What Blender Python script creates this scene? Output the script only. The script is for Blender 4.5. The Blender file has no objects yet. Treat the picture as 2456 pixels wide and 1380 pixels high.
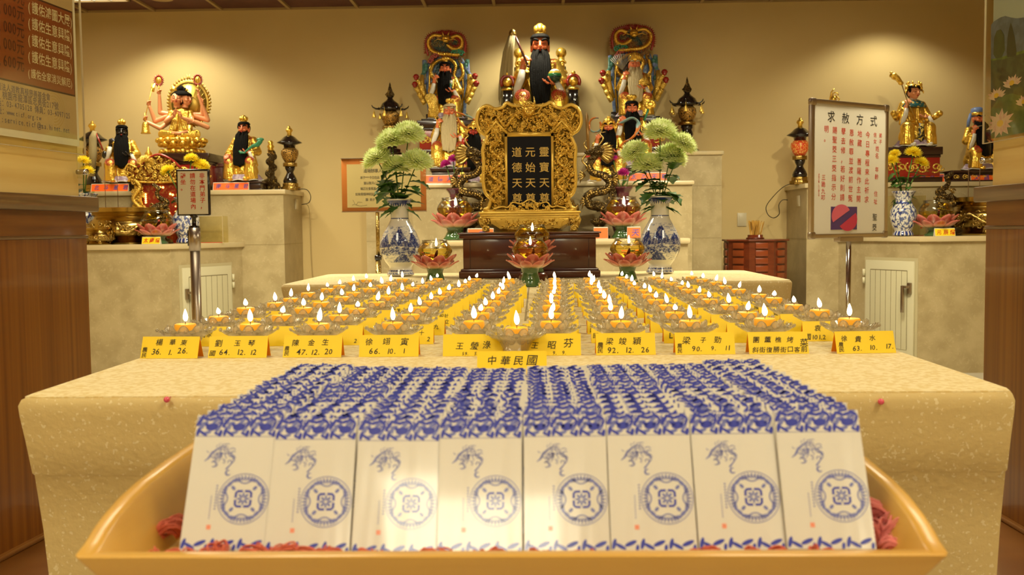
import bpy, bmesh, math, random
from math import sin, cos, pi, radians, atan2, sqrt
from mathutils import Vector, Matrix, noise
R = random.Random(7)
sc = bpy.context.scene
COL = sc.collection
# ---------------------------------------------------------------- camera
F = 2388.0                                   # focal length in pixels of the 2456x1380 frame
CAM = Vector((0.0, 0.0, 0.94))
YAW, PITCH, ROLL = math.atan(57 / F), math.atan(142 / F), radians(0.6)
CR = (Matrix.Rotation(YAW, 3, 'Z') @ Matrix.Rotation(pi / 2 - PITCH, 3, 'X') @ Matrix.Rotation(-ROLL, 3, 'Z'))
cd = bpy.data.cameras.new('camera'); cam = bpy.data.objects.new('camera', cd); COL.objects.link(cam)
cam.matrix_world = Matrix.Translation(CAM) @ CR.to_4x4()
cd.sensor_width = 36; cd.lens = F * 36 / 2456; cd.clip_start = 0.02
cd.dof.use_dof = True; cd.dof.focus_distance = 2.3; cd.dof.aperture_fstop = 13
sc.camera = cam
# ---------------------------------------------------------------- view, world, lamps
sc.view_settings.view_transform = 'Standard'; sc.view_settings.look = 'None'
sc.view_settings.gamma = 1; sc.view_settings.use_curve_mapping = False
sc.view_settings.exposure = 0.0
sc.cycles.max_bounces = 10; sc.cycles.transparent_max_bounces = 24; sc.cycles.transmission_bounces = 8
sc.cycles.caustics_refractive = False; sc.cycles.caustics_reflective = False
sc.cycles.sample_clamp_indirect = 4
w = bpy.data.worlds.new('world'); sc.world = w; w.use_nodes = True
w.node_tree.nodes['Background'].inputs[0].default_value = (1, .80, .50, 1)
w.node_tree.nodes['Background'].inputs[1].default_value = 0.16
LC = (1.0, .90, .62)
CEIL = 2.59; WALL = 7.5
PANELS = [(-2.62, 6.56), (-1.6, 4.9), (1.5, 4.9), (-.95, 2.1), (1.05, 2.1), (-1.1, -.2), (1.1, -.2), (-1.7, -1.95), (-.2, -1.95), (1.3, -1.95)]
def lamp(name, kind, loc, power, color=LC, **kw):
    l = bpy.data.lights.new(name, kind); l.energy = power; l.color = color
    for k, v in kw.items(): setattr(l, k, v)
    o = bpy.data.objects.new(name, l); COL.objects.link(o); o.location = loc; return o
for (x, y) in PANELS:
    lamp('panel_lamp', 'AREA', (x, y, CEIL - .03), 14 if y > 6 else 54 if y > 4 else 10 if y > 2 else 21 if y > -1 else 11, shape='RECTANGLE', size=.46, size_y=.96, spread=radians(140 if y > 3 else 172))
for x in (-2.62, .02, 2.56):
    lamp('downlight_lamp', 'SPOT', (x, WALL - .42, CEIL - .02), 40 if abs(x) > 1 else 62, (1, .93, .68), spot_size=radians(132), spot_blend=.5, shadow_soft_size=.08)
for x in (-1.4, -.5, .8, 2.0):  # fill spots added to brighten altar front and statues, no fixture there
    o = lamp('altar_fill', 'SPOT', (x, 4.3, CEIL - .02), 115, (1, .90, .60), spot_size=radians(70), spot_blend=1, shadow_soft_size=.06)
    o.rotation_euler = (radians(58), 0, 0)
# ---------------------------------------------------------------- pixel to place
def ray(px, py):
    return CR @ Vector(((px - 1228) / F, (690 - py) / F, -1.0))
def at(px, py, Y):
    d = ray(px, py); return CAM + d * (Y / d.y)
def onz(px, py, z):
    d = ray(px, py); return CAM + d * ((z - CAM.z) / d.z)
def onx(px, py, X0, k):          # on the upright plane X = X0 + k*Y
    d = ray(px, py); t = X0 / (d.x - k * d.y); return CAM + d * t
def X(px, Y, py=500): return at(px, py, Y).x
def Z(py, Y, px=1285): return at(px, py, Y).z
# ---------------------------------------------------------------- materials
MATS = {}
def mat(name, col=(.5, .5, .5), rough=.5, metal=0, bump=None, emit=None, spec=.5, coat=0, noise2=None, vcol=False, trans=0, ior=1.45, sub=0, sheen=0):
    if name in MATS: return MATS[name]
    m = bpy.data.materials.new(name); m.use_nodes = True; MATS[name] = m
    nt = m.node_tree; b = nt.nodes['Principled BSDF']; L = nt.links.new
    b.inputs['Base Color'].default_value = (*col, 1); b.inputs['Roughness'].default_value = rough
    b.inputs['Metallic'].default_value = metal; b.inputs['Specular IOR Level'].default_value = spec
    b.inputs['Coat Weight'].default_value = coat; b.inputs['Coat Roughness'].default_value = .06
    b.inputs['IOR'].default_value = ior
    if trans: b.inputs['Transmission Weight'].default_value = trans
    if sub:
        b.inputs['Subsurface Weight'].default_value = sub; b.inputs['Subsurface Radius'].default_value = (.02, .01, .004)
    if emit: b.inputs['Emission Color'].default_value = (*emit[0], 1); b.inputs['Emission Strength'].default_value = emit[1]
    tc = nt.nodes.new('ShaderNodeTexCoord')
    if noise2:                      # (second colour, scale (x,y,z), detail, lo, hi)
        c2, scl, det, lo, hi = noise2
        mp = nt.nodes.new('ShaderNodeMapping'); mp.inputs['Scale'].default_value = scl
        n = nt.nodes.new('ShaderNodeTexNoise'); n.inputs['Scale'].default_value = 1; n.inputs['Detail'].default_value = det
        r = nt.nodes.new('ShaderNodeValToRGB'); r.color_ramp.elements[0].position = lo; r.color_ramp.elements[1].position = hi
        r.color_ramp.elements[0].color = (*col, 1); r.color_ramp.elements[1].color = (*c2, 1)
        L(tc.outputs['Object'], mp.inputs[0]); L(mp.outputs[0], n.inputs['Vector']); L(n.outputs[0], r.inputs[0]); L(r.outputs[0], b.inputs['Base Color'])
    if vcol:
        a = nt.nodes.new('ShaderNodeAttribute'); a.attribute_name = 'Col'; L(a.outputs['Color'], b.inputs['Base Color'])
    if bump:                        # (kind, scale, strength, distance)
        kind, scl, st, dist = bump
        mp = nt.nodes.new('ShaderNodeMapping'); mp.inputs['Scale'].default_value = scl if isinstance(scl, tuple) else (scl,) * 3
        n = nt.nodes.new('ShaderNodeTexVoronoi' if kind == 'v' else 'ShaderNodeTexNoise'); n.inputs['Scale'].default_value = 1
        bp = nt.nodes.new('ShaderNodeBump'); bp.inputs['Strength'].default_value = st; bp.inputs['Distance'].default_value = dist
        L(tc.outputs['Object'], mp.inputs[0]); L(mp.outputs[0], n.inputs['Vector']); L(n.outputs[0], bp.inputs['Height']); L(bp.outputs[0], b.inputs['Normal'])
    return m
def thin_glass(name, tint=(1, 1, 1), refl=.9, white=0.0, wcol=(1, 1, 1), rough=.03, bump=0, bscale=400):
    if name in MATS: return MATS[name]
    m = bpy.data.materials.new(name); m.use_nodes = True; MATS[name] = m
    nt = m.node_tree; nt.nodes.clear(); N = nt.nodes.new; L = nt.links.new
    o = N('ShaderNodeOutputMaterial'); t = N('ShaderNodeBsdfTransparent'); t.inputs[0].default_value = (*tint, 1)
    g = N('ShaderNodeBsdfGlossy'); g.inputs['Roughness'].default_value = rough; g.inputs[0].default_value = (1, 1, 1, 1)
    fr = N('ShaderNodeFresnel'); fr.inputs[0].default_value = 1.5
    mu = N('ShaderNodeMath'); mu.operation = 'MULTIPLY'; mu.inputs[1].default_value = refl
    mx = N('ShaderNodeMixShader'); L(fr.outputs[0], mu.inputs[0]); L(mu.outputs[0], mx.inputs[0]); L(g.outputs[0], mx.inputs[2])
    base = t
    if white:
        d = N('ShaderNodeBsdfTranslucent'); d.inputs[0].default_value = (*wcol, 1)
        d2 = N('ShaderNodeBsdfDiffuse'); d2.inputs[0].default_value = (*wcol, 1)
        a = N('ShaderNodeMixShader'); a.inputs[0].default_value = .3; L(d.outputs[0], a.inputs[1]); L(d2.outputs[0], a.inputs[2])
        base = N('ShaderNodeMixShader'); base.inputs[0].default_value = white; L(t.outputs[0], base.inputs[1]); L(a.outputs[0], base.inputs[2])
    L(base.outputs[0], mx.inputs[1]); L(mx.outputs[0], o.inputs[0])
    if bump:
        tc = N('ShaderNodeTexCoord'); n = N('ShaderNodeTexNoise'); n.inputs['Scale'].default_value = bscale
        bp = N('ShaderNodeBump'); bp.inputs['Strength'].default_value = bump; bp.inputs['Distance'].default_value = .004
        L(tc.outputs['Object'], n.inputs['Vector']); L(n.outputs[0], bp.inputs['Height']); L(bp.outputs[0], g.inputs['Normal']); L(bp.outputs[0], fr.inputs['Normal'])
    return m
# ---------------------------------------------------------------- mesh builder
class B:
    def __init__(s, T=None): s.v = []; s.f = []; s.m = []; s.c = []; s.T = T or Matrix.Identity(4); s.mi = 0; s.col = None
    def add(s, vs, fs, T=None, cols=None):
        o = len(s.v); TT = s.T @ T if T is not None else s.T
        s.v += [TT @ Vector(p) for p in vs]; s.f += [tuple(i + o for i in f) for f in fs]; s.m += [s.mi] * len(fs)
        if cols: s.c += cols
        elif s.col: s.c += [s.col] * len(vs)
        return s
    def box(s, x0, x1, y0, y1, z0, z1, T=None):
        return s.add([(x, y, z) for z in (z0, z1) for y in (y0, y1) for x in (x0, x1)], [(0, 2, 3, 1), (4, 5, 7, 6), (0, 1, 5, 4), (2, 6, 7, 3), (0, 4, 6, 2), (1, 3, 7, 5)], T)
    def ell(s, c, r, seg=14, rings=8, T=None):
        c = Vector(c); r = (r,) * 3 if not hasattr(r, '__len__') else r
        vs = [(c.x, c.y, c.z - r[2])]
        for i in range(1, rings):
            a = -pi / 2 + pi * i / rings
            vs += [(c.x + r[0] * cos(a) * cos(2 * pi * j / seg), c.y + r[1] * cos(a) * sin(2 * pi * j / seg), c.z + r[2] * sin(a)) for j in range(seg)]
        vs.append((c.x, c.y, c.z + r[2])); n = len(vs) - 1
        fs = [(0, 1 + (j + 1) % seg, 1 + j) for j in range(seg)]
        for i in range(rings - 2):
            a = 1 + i * seg
            fs += [(a + j, a + (j + 1) % seg, a + seg + (j + 1) % seg, a + seg + j) for j in range(seg)]
        a = 1 + (rings - 2) * seg
        fs += [(n, a + j, a + (j + 1) % seg) for j in range(seg)]
        return s.add(vs, fs, T)
    def rings(s, rr, closed=True, cap=True, T=None, cols=None):
        n = len(rr[0]); vs = [p for r in rr for p in r]; fs = []
        for i in range(len(rr) - 1):
            for j in range(n if closed else n - 1):
                a, b = i * n + j, i * n + (j + 1) % n
                fs.append((a, b, b + n, a + n))
        if cap and closed: fs.append(tuple(range(n))[::-1]); fs.append(tuple(range(len(vs) - n, len(vs))))
        return s.add(vs, fs, T, cols)
    def lathe(s, prof, seg=24, c=(0, 0, 0), sx=1, sy=1, T=None, cap=True, wob=None, colf=None):
        rr = []; cols = []
        for (r, z) in prof:
            ring = []
            for j in range(seg):
                a = 2 * pi * j / seg; q = r * (wob(a, z) if wob else 1)
                ring.append((c[0] + q * cos(a) * sx, c[1] + q * sin(a) * sy, c[2] + z))
                if colf: cols.append(colf(a, z, r))
            rr.append(ring)
        return s.rings(rr, True, cap, T, cols or None)
    def tube(s, pts, rad, seg=8, T=None, flat=1.0, cap=True, up=None):
        P = [Vector(p) for p in pts]; n = len(P)
        if not hasattr(rad, '__len__'): rad = [rad] * n
        rad = [rad[min(int(i * len(rad) / n), len(rad) - 1)] if len(rad) != n else rad[i] for i in range(n)]
        rr = []; u = Vector(up) if up else None
        for i in range(n):
            t = (P[min(i + 1, n - 1)] - P[max(i - 1, 0)]).normalized()
            if u is None: u = t.orthogonal()
            u2 = (u - t * u.dot(t))
            u2 = u2.normalized() if u2.length > 1e-6 else t.orthogonal().normalized()
            if up is None: u = u2
            w_ = t.cross(u2)
            rr.append([P[i] + (u2 * cos(2 * pi * j / seg) * flat + w_ * sin(2 * pi * j / seg)) * rad[i] for j in range(seg)])
        return s.rings(rr, True, cap, T)
    def prism(s, pts, y0, y1, T=None):        # outline in x,z ; thickness along y
        n = len(pts)
        vs = [(x, y0, z) for x, z in pts] + [(x, y1, z) for x, z in pts]
        fs = [tuple(range(n)), tuple(range(2 * n - 1, n - 1, -1))] + [(j, j + n, (j + 1) % n + n, (j + 1) % n) for j in range(n)]
        return s.add(vs, fs, T)
    def build(s, name, mats, parent=None, smooth=True, bev=0, sub=0, remesh=0, relax=4, loc=None, solid=0, sharp=None):
        me = bpy.data.meshes.new(name); vs = s.v
        if loc is not None: L = Vector(loc); vs = [v - L for v in vs]
        me.from_pydata([tuple(v) for v in vs], [], s.f)
        ms = mats if isinstance(mats, (list, tuple)) else [mats]
        for q in ms: me.materials.append(q)
        if len(ms) > 1: me.polygons.foreach_set('material_index', s.m)
        if s.c and len(s.c) == len(s.v):
            ca = me.color_attributes.new('Col', 'FLOAT_COLOR', 'POINT')
            ca.data.foreach_set('color', [q for c in s.c for q in (c[0], c[1], c[2], 1)])
        o = bpy.data.objects.new(name, me); COL.objects.link(o)
        if loc is not None: o.location = loc
        bm = bmesh.new(); bm.from_mesh(me); bmesh.ops.recalc_face_normals(bm, faces=bm.faces); bm.to_mesh(me); bm.free()
        if remesh or bev or sub or solid:
            if remesh:
                r = o.modifiers.new('r', 'REMESH'); r.mode = 'VOXEL'; r.voxel_size = remesh
                q = o.modifiers.new('s', 'SMOOTH'); q.iterations = relax; q.factor = .6
            if solid: q = o.modifiers.new('t', 'SOLIDIFY'); q.thickness = solid; q.offset = 0
            if bev: q = o.modifiers.new('b', 'BEVEL'); q.width = bev; q.segments = 2; q.limit_method = 'ANGLE'; q.angle_limit = radians(40)
            if sub: q = o.modifiers.new('u', 'SUBSURF'); q.levels = sub; q.render_levels = sub
            dg = bpy.context.evaluated_depsgraph_get()
            nm = bpy.data.meshes.new_from_object(o.evaluated_get(dg)); o.modifiers.clear(); o.data = nm; nm.name = name
            bpy.data.meshes.remove(me); me = nm
            if remesh:
                if not me.materials: me.materials.append(ms[0])
        me.polygons.foreach_set('use_smooth', [smooth] * len(me.polygons))
        if smooth and (bev or sharp) and not sub:
            try: me.set_sharp_from_angle(angle=radians(sharp or 40))
            except Exception: pass
        if parent: 
            q = parent; w0 = Vector((0, 0, 0))
            while q: w0 += q.location; q = q.parent
            o.parent = parent; o.location = Vector(o.location) - w0
        return o
def pair(fn, name, m, T, parent, **kw):        # one part per side
    for s_ in (-1, 1): b = B(T); fn(b, s_); b.build(name, m, parent, **kw)
def thing(name, label, cat, loc=(0, 0, 0), group=None):
    o = bpy.data.objects.new(name, None); COL.objects.link(o); o.location = loc; o.empty_display_size = .02
    return tag(o, label, cat, group)
def tag(o, label=None, cat=None, group=None, kind=None):
    if label: o['label'] = label
    if cat: o['category'] = cat
    if group: o['group'] = group
    if kind: o['kind'] = kind
    return o
def struct(o): o['kind'] = 'structure'; return o
def copy_tree(o, parent=None):
    c = o.copy(); COL.objects.link(c)
    if parent: c.parent = parent
    for ch in [q for q in o.children]: copy_tree(ch, c)
    return c
def frame(loc, s=1.0, rz=0, rx=0, ry=0):
    return Matrix.Translation(loc) @ Matrix.Rotation(rz, 4, 'Z') @ Matrix.Rotation(rx, 4, 'X') @ Matrix.Rotation(ry, 4, 'Y') @ Matrix.Scale(s, 4)
# ---------------------------------------------------------------- writing
GL = {}
def glyph(ch, fat=0.0):
    k = (ch, fat)
    if k not in GL:
        cu = bpy.data.curves.new('t', 'FONT'); cu.body = ch; cu.size = 1; cu.resolution_u = 2; cu.offset = fat; cu.fill_mode = 'BOTH'
        o = bpy.data.objects.new('t', cu); COL.objects.link(o)
        dg = bpy.context.evaluated_depsgraph_get(); me = bpy.data.meshes.new_from_object(o.evaluated_get(dg))
        vs = [(v.co.x, v.co.y) for v in me.vertices]; fs = [tuple(p.vertices) for p in me.polygons]
        wd = max([v[0] for v in vs], default=.4) + .06
        if ord(ch) > 0x2e80 and ch not in '，。': wd = 1.0
        GL[k] = (vs, fs, wd)
        bpy.data.objects.remove(o); bpy.data.curves.remove(cu); bpy.data.meshes.remove(me)
    return GL[k]
def write(b, txt, x, z, size, T, y=-.0006, vertical=False, gap=1.08, jit=0, skew=0, fat=0.0, wide=1.0):
    """text on the local x,z plane of T (facing -y); (x,z) = lower left of first sign"""
    for ch in txt:
        if ch == ' ':
            if vertical: z -= size * gap
            else: x += size * .5 * wide
            continue
        vs, fs, wd = glyph(ch, fat)
        a = R.uniform(-jit, jit); s_ = size * (1 + R.uniform(-jit, jit))
        ca, sa = cos(a), sin(a)
        P = []
        for (u, v) in vs:
            u2 = (u + skew * v) * s_ * wide; v2 = v * s_
            P.append((x + u2 * ca - v2 * sa, y, z + u2 * sa + v2 * ca))
        b.add(P, fs, T)
        if vertical: z -= size * gap
        else: x += size * wd * gap * wide
    return x
def spiral(cx, cz, r0, r1, a0, a1, n=16, y=0):
    return [(cx + (r0 + (r1 - r0) * i / n) * cos(a0 + (a1 - a0) * i / n), y, cz + (r0 + (r1 - r0) * i / n) * sin(a0 + (a1 - a0) * i / n)) for i in range(n + 1)]
def cat_(P, n=5):
    O = []
    for i in range(len(P) - 1):
        p0, p1, p2, p3 = [Vector(P[max(0, min(len(P) - 1, i + k))]) for k in (-1, 0, 1, 2)]
        for k in range(n): s1 = k / n; O.append(.5 * ((2 * p1) + (p2 - p0) * s1 + (2 * p0 - 5 * p1 + 4 * p2 - p3) * s1 ** 2 + (3 * p1 - p0 - 3 * p2 + p3) * s1 ** 3))
    return O + [Vector(P[-1])]
# common materials
GOLD = mat('gold_leaf', (.92, .60, .10), .28, .85, bump=('n', 90, .35, .01))
GOLDF = mat('gold_frame', (.96, .66, .13), .30, .5, bump=('n', 40, .15, .01))
GOLDR = mat('gold_relief', (.95, .64, .12), .32, .7, bump=('v', 160, .6, .006))
BRASS = mat('dark_brass', (.42, .28, .08), .3, 1, bump=('n', 60, .5, .01))
BRONZE = mat('black_bronze', (.10, .065, .025), .28, .9, noise2=((.50, .33, .09), (40, 40, 40), 3, .57, .64), bump=('v', 130, .8, .01))
BLACK = mat('black_lacquer', (.012, .008, .007), .12, 0, coat=.6)
SKIN = mat('painted_skin', (.74, .20, .075), .32, 0, coat=.2)
SKINP = mat('painted_pale_skin', (.78, .33, .15), .34, 0, coat=.2)
SKINR = mat('painted_red_skin', (.42, .035, .02), .3, 0, coat=.2)
SKIND = mat('painted_black_skin', (.018, .012, .010), .25, 0, coat=.3)
HAIRB = mat('black_hair', (.006, .005, .004), .7, 0, spec=.12, bump=('n', (400, 400, 12), .7, .01))
HAIRW = mat('pale_hair', (.62, .50, .27), .6, 0, bump=('n', (400, 400, 12), .7, .01))
LINEN = mat('white_lining', (.72, .68, .58), .3, coat=.3)
LILAC = mat('lilac_hem', (.32, .22, .30), .4, noise2=((.55, .45, .5), (40, 40, 40), 2, .5, .6))
REDP = mat('red_lacquer', (.33, .02, .012), .25, coat=.4)
REDL = mat('red_paint', (.5, .03, .015), .4)
GREENP = mat('green_paint', (.03, .22, .11), .35, coat=.3)
BLUEP = mat('blue_paint', (.10, .16, .34), .4, coat=.2, noise2=((.25, .33, .42), (50, 50, 50), 2, .5, .6))
DWOOD = mat('dark_wood_stand', (.035, .012, .008), .25, coat=.4)
CREAMW = mat('white_print', (.84, .82, .76), .35)
INK = mat('ink', (.02, .018, .015), .6)
REDINK = mat('red_ink', (.55, .03, .01), .5)
BLUEINK = mat('blue_ink', (.09, .06, .28), .5)
ORANGE = mat('orange_paper', (.95, .14, .01), .5)
CHROME = mat('chrome', (.6, .58, .55), .12, 1)
STEEL = mat('brushed_steel', (.42, .35, .28), .3, 1)
CLEAR = thin_glass('clear_glass', (.97, .97, .93), .8)
ACRYL = thin_glass('acrylic_sheet', (.97, .96, .88), .10)
FLAME = mat('candle_flame', (1, .8, .4), 1, emit=((1, .80, .42), 14))
# ================================================================ the room
WALLM = mat('cream_wall', (.65, .49, .22), .75, noise2=((.68, .52, .245), (1.5, 1.5, 1.5), 3, .4, .7), bump=('n', 160, .1, .003))
def marble(name, joints=True):
    m = mat(name, (.39, .31, .165), .32, noise2=((.48, .39, .22), (7, 7, 7), 8, .40, .62))
    nt = m.node_tree; b = nt.nodes['Principled BSDF']; src = b.inputs['Base Color'].links[0].from_socket
    tc = [n for n in nt.nodes if n.type == 'TEX_COORD'][0]
    mp = nt.nodes.new('ShaderNodeMapping'); mp.inputs['Scale'].default_value = (34, 34, 34)
    n = nt.nodes.new('ShaderNodeTexNoise'); n.inputs['Scale'].default_value = 1; n.inputs['Detail'].default_value = 6; n.inputs['Distortion'].default_value = 1.5
    r = nt.nodes.new('ShaderNodeValToRGB'); r.color_ramp.elements[0].position = .56; r.color_ramp.elements[1].position = .68
    r.color_ramp.elements[0].color = (0, 0, 0, 1); r.color_ramp.elements[1].color = (.22, .22, .22, 1)
    mx = nt.nodes.new('ShaderNodeMix'); mx.data_type = 'RGBA'; mx.inputs[7].default_value = (.68, .57, .36, 1)
    L = nt.links.new; L(tc.outputs['Object'], mp.inputs[0]); L(mp.outputs[0], n.inputs['Vector']); L(n.outputs[0], r.inputs[0]); L(r.outputs[0], mx.inputs[0]); L(src, mx.inputs[6])
    L(mx.outputs[2], b.inputs['Base Color'])
    return m
MARB = marble('cream_marble'); LEDGE = mat('marble_ledge', (.62, .50, .29), .22, coat=.2, noise2=((.6, .5, .3), (9, 9, 9), 5, .4, .6))
JOINT = mat('marble_joint', (.36, .29, .15), .6)
b = B().box(-3.9, 3.9, WALL, WALL + .15, 0, 3.0); struct(b.build('wall_back', WALLM, smooth=False))
b = B().box(-3.9, -3.72, 3.2, WALL, 0, 3.0); struct(b.build('wall_left', WALLM, smooth=False))
b = B().box(3.72, 3.9, 3.2, WALL, 0, 3.0); struct(b.build('wall_right', WALLM, smooth=False))
TILEF = mat('floor_tile', (.62, .58, .48), .25, noise2=((.55, .5, .4), (3, 3, 3), 4, .4, .6))
b = B().box(-3.9, 3.9, -3.6, WALL + .15, -.1, 0); struct(b.build('floor', TILEF, smooth=False))
# ceiling: grid of dark red tiles between cream rails
CT = mat('ceiling_tile', (.10, .035, .03), .6, noise2=((.13, .05, .04), (6, 6, 6), 3, .4, .6))
CTR = mat('ceiling_tile_floral', (.16, .02, .015), .5, noise2=((.42, .26, .05), (22, 22, 22), 4, .58, .64))
RAIL = mat('ceiling_rail', (.42, .30, .14), .5)
GX0 = X(371, WALL, 40); TW = .509
b = B()
b.box(-3.9, 3.9, -3.6, WALL + .15, CEIL + .012, CEIL + .1)
struct(b.build('ceiling', [CT], smooth=False))
pan = [(x, y) for x, y in PANELS]
rl = B(); ty = [WALL] + [7.07 - TW * i for i in range(0, 22)]
tx = [GX0 + TW * i for i in range(-3, 13)]
for y in ty: rl.box(-3.72, 3.72, y - .011, y + .011, CEIL - .004, CEIL + .016)
for x in tx: rl.box(x - .011, x + .011, -3.6, WALL, CEIL - .003, CEIL + .016)
struct(rl.build('trim_1', RAIL, smooth=False))
fl = B()
for i, y in enumerate(ty[1:-1]):
    for j in range(len(tx) - 1):
        if (i + j) % 3 != 1: fl.box(tx[j] + .02, tx[j + 1] - .02, ty[i + 2] + .02, y - .02, CEIL + .004, CEIL + .014)
struct(fl.build('trim_2', CTR, smooth=False))
def ordn_(n): return ['nearest', 'second row', 'third row', 'fourth row', 'fifth row'][n]
DIFF = mat('light_louvre', (.9, .9, .85), .3, emit=((1, .93, .76), 2.6)); LOUV = mat('louvre_blade', (.8, .78, .7), .25, .6)
for i, (x, y) in enumerate(PANELS):
    vis = y > 6
    if vis: x = GX0 - TW / 2 + .0; 
    t = thing('ceiling_light', ['louvred fluorescent ceiling light at the upper left by the altar wall', 'louvred fluorescent ceiling light above the room, %s from the %s, %s' % (ordn_(round(abs(y - 4.9) / 2.3) if y < 6 else 0), 'altar', 'right side' if x > 0 else 'left side' if x < -1 else 'middle')][0 if vis else 1], 'ceiling light', (x, y, CEIL), None if vis else 'ceiling lights above the room')
    B().box(x - .235, x + .235, y - .495, y + .495, CEIL - .012, CEIL - .004).build('diffuser', DIFF, t, False)
    q = B()
    for k in range(9): q.box(x - .24, x + .24, y - .5 + k * .125 - .003, y - .5 + k * .125 + .003, CEIL - .024, CEIL - .012)
    for k in range(5): q.box(x - .24 + k * .12 - .003, x - .24 + k * .12 + .003, y - .5, y + .5, CEIL - .024, CEIL - .012)
    q.build('louvre', LOUV, t, False)
    q = B(); q.box(x - .25, x - .235, y - .51, y + .51, CEIL - .026, CEIL); q.box(x + .235, x + .25, y - .51, y + .51, CEIL - .026, CEIL)
    q.box(x - .25, x + .25, y - .51, y - .495, CEIL - .026, CEIL); q.box(x - .25, x + .25, y + .495, y + .51, CEIL - .026, CEIL); q.build('frame', RAIL, t, False)
# partition walls beside the table, with wood wainscot
def wood(name, c1, c2, horiz=False, s=60):
    sc_ = (1.5, 3, s) if horiz else (s, s, .7)
    return mat(name, c1, .32, noise2=(c2, sc_, 5, .35, .68), coat=.25)
WAINV = wood('walnut_upright', (.27, .095, .010), (.17, .05, .006)); WAINH = wood('walnut_crosswise', (.27, .10, .014), (.17, .055, .008), True, 40)
CAPM = wood('walnut_rail', (.19, .10, .035), (.10, .045, .015), True, 70)
UPW = mat('pale_wood_panel', (.86, .66, .27), .4, noise2=((.79, .57, .21), (2, 1.5, 25), 4, .4, .65), coat=.15)
YF = 3.05
LK, RK = .10, -.02
LX = X(205, YF) - LK * YF; RX = X(2366, YF) - RK * YF       # wainscot face planes: X = LX + LK*Y
def slab(b, X0, k, side, off0, off1, y0, y1, z0, z1):
    # off measured into the wall (positive away from the aisle)
    P = [(X0 + k * y + side * o, y) for (o, y) in ((off0, y0), (off0, y1), (off1, y1), (off1, y0))]
    b.add([(x, y, z) for z in (z0, z1) for x, y in P], [(0, 1, 2, 3), (7, 6, 5, 4), (0, 4, 5, 1), (1, 5, 6, 2), (2, 6, 7, 3), (3, 7, 4, 0)])
CAPZ = Z(482, YF, 205)
for side, X0, k, nm in ((-1, LX, LK, 'left'), (1, RX, RK, 'right')):
    b = B(); slab(b, X0, k, side, .008, .24, -3.4, YF - .02, CAPZ, CEIL + .02); 
    xe = X0 + k * (YF - .02)
    b.box(min(xe + side * .06, side * 3.9), max(xe + side * .06, side * 3.9), YF - .15, YF - .02, 0, CEIL + .02)
    struct(b.build('wall_' + nm + '_partition', UPW, smooth=False))
    b = B(); slab(b, X0, k, side, 0, .24, -3.4, YF, .08, Z(568, YF, 205)); struct(b.build('trim_3' if side < 0 else 'trim_4', WAINV, smooth=False))
    b = B(); slab(b, X0, k, side, 0, .24, -3.4, YF, Z(568, YF, 205), CAPZ - .03); struct(b.build('trim_5' if side < 0 else 'trim_6', WAINH, smooth=False))
    b = B(); slab(b, X0, k, side, -.028, .24, -3.4, YF + .03, CAPZ - .034, CAPZ + .012)
    slab(b, X0, k, side, -.006, .24, -3.4, YF + .006, Z(572, YF, 205), Z(564, YF, 205))
    struct(b.build('trim_7' if side < 0 else 'trim_8', CAPM, bev=.008))
    b = B(); slab(b, X0, k, side, -.30, .24, -3.4, YF + .01, 0, .07); slab(b, X0, k, side, -.014, .24, -3.4, YF + .006, .07, .085)
    struct(b.build('baseboard_' + nm, WAINH, bev=.004))
# downlight rims
for x, d in ((-2.62, 'left altar wing'), (.02, 'central altar'), (2.56, 'right altar wing')):
    b = B().lathe([(.05, -.006), (.075, -.006), (.08, 0), (.05, .004)], 24, (x, WALL - .42, CEIL - .004))
    tag(b.build('downlight', RAIL, loc=(x, WALL - .42, CEIL)), 'round recessed downlight in the ceiling above the ' + d, 'downlight')
# ---------------------------------------------------------------- marble altars
def ledge(b, pts, z, t=.035, ov=.02, inner=None):
    """slab over plan outline pts (ccw), given directly"""
    n = len(pts)
    b.add([(x, y, z - t) for x, y in pts] + [(x, y, z) for x, y in pts], [tuple(range(n))[::-1], tuple(range(n, 2 * n))] + [(j, (j + 1) % n, (j + 1) % n + n, j + n) for j in range(n)])
def block(b, pts, z0, z1): ledge(b, pts, z1, z1 - z0)
Z1, Z2, Z3 = Z(575, 5.9), Z(437, 6.5), Z(367, 7.0)
t = thing('marble_altar', 'stepped cream marble altar in the centre holding the five rear statues', 'altar', (0, 7, 0))
xl3, xr3 = X(878, 7.0), X(1731, 7.0)
b = B(); b.box(xl3, xr3, 7.0, WALL - .002, 0, Z3 - .03); b.box(X(990, 6.5), X(1660, 6.5), 6.5, 7.0, 0, Z2 - .03); b.box(X(1060, 5.9), X(1650, 5.9), 5.9, 6.5, 0, Z1 - .03)
b.build('body', MARB, t, False)
b = B(); b.box(xl3 - .01, xr3 + .015, 6.98, WALL - .002, Z3 - .03, Z3); b.box(X(990, 6.5) - .01, X(1660, 6.5) + .015, 6.48, 7.0, Z2 - .03, Z2)
b.box(X(1060, 5.9) - .01, X(1650, 5.9) + .015, 5.88, 6.5, Z1 - .035, Z1); b.build('ledge', LEDGE, t, bev=.012)
b = B()
for xx in (1662, ): b.box(X(xx, 7.0) - .0015, X(xx, 7.0) + .0015, 6.998, 7.0, 0, Z2 - .04)
for zz in (Z(450, 7.0), Z(575, 7.0)): b.box(xl3, xr3, 6.998, 7.0, zz - .0015, zz + .0015)
b.build('joint', JOINT, t, False)
ZS, ZT = .862, 1.228
YB = 6.3
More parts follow.
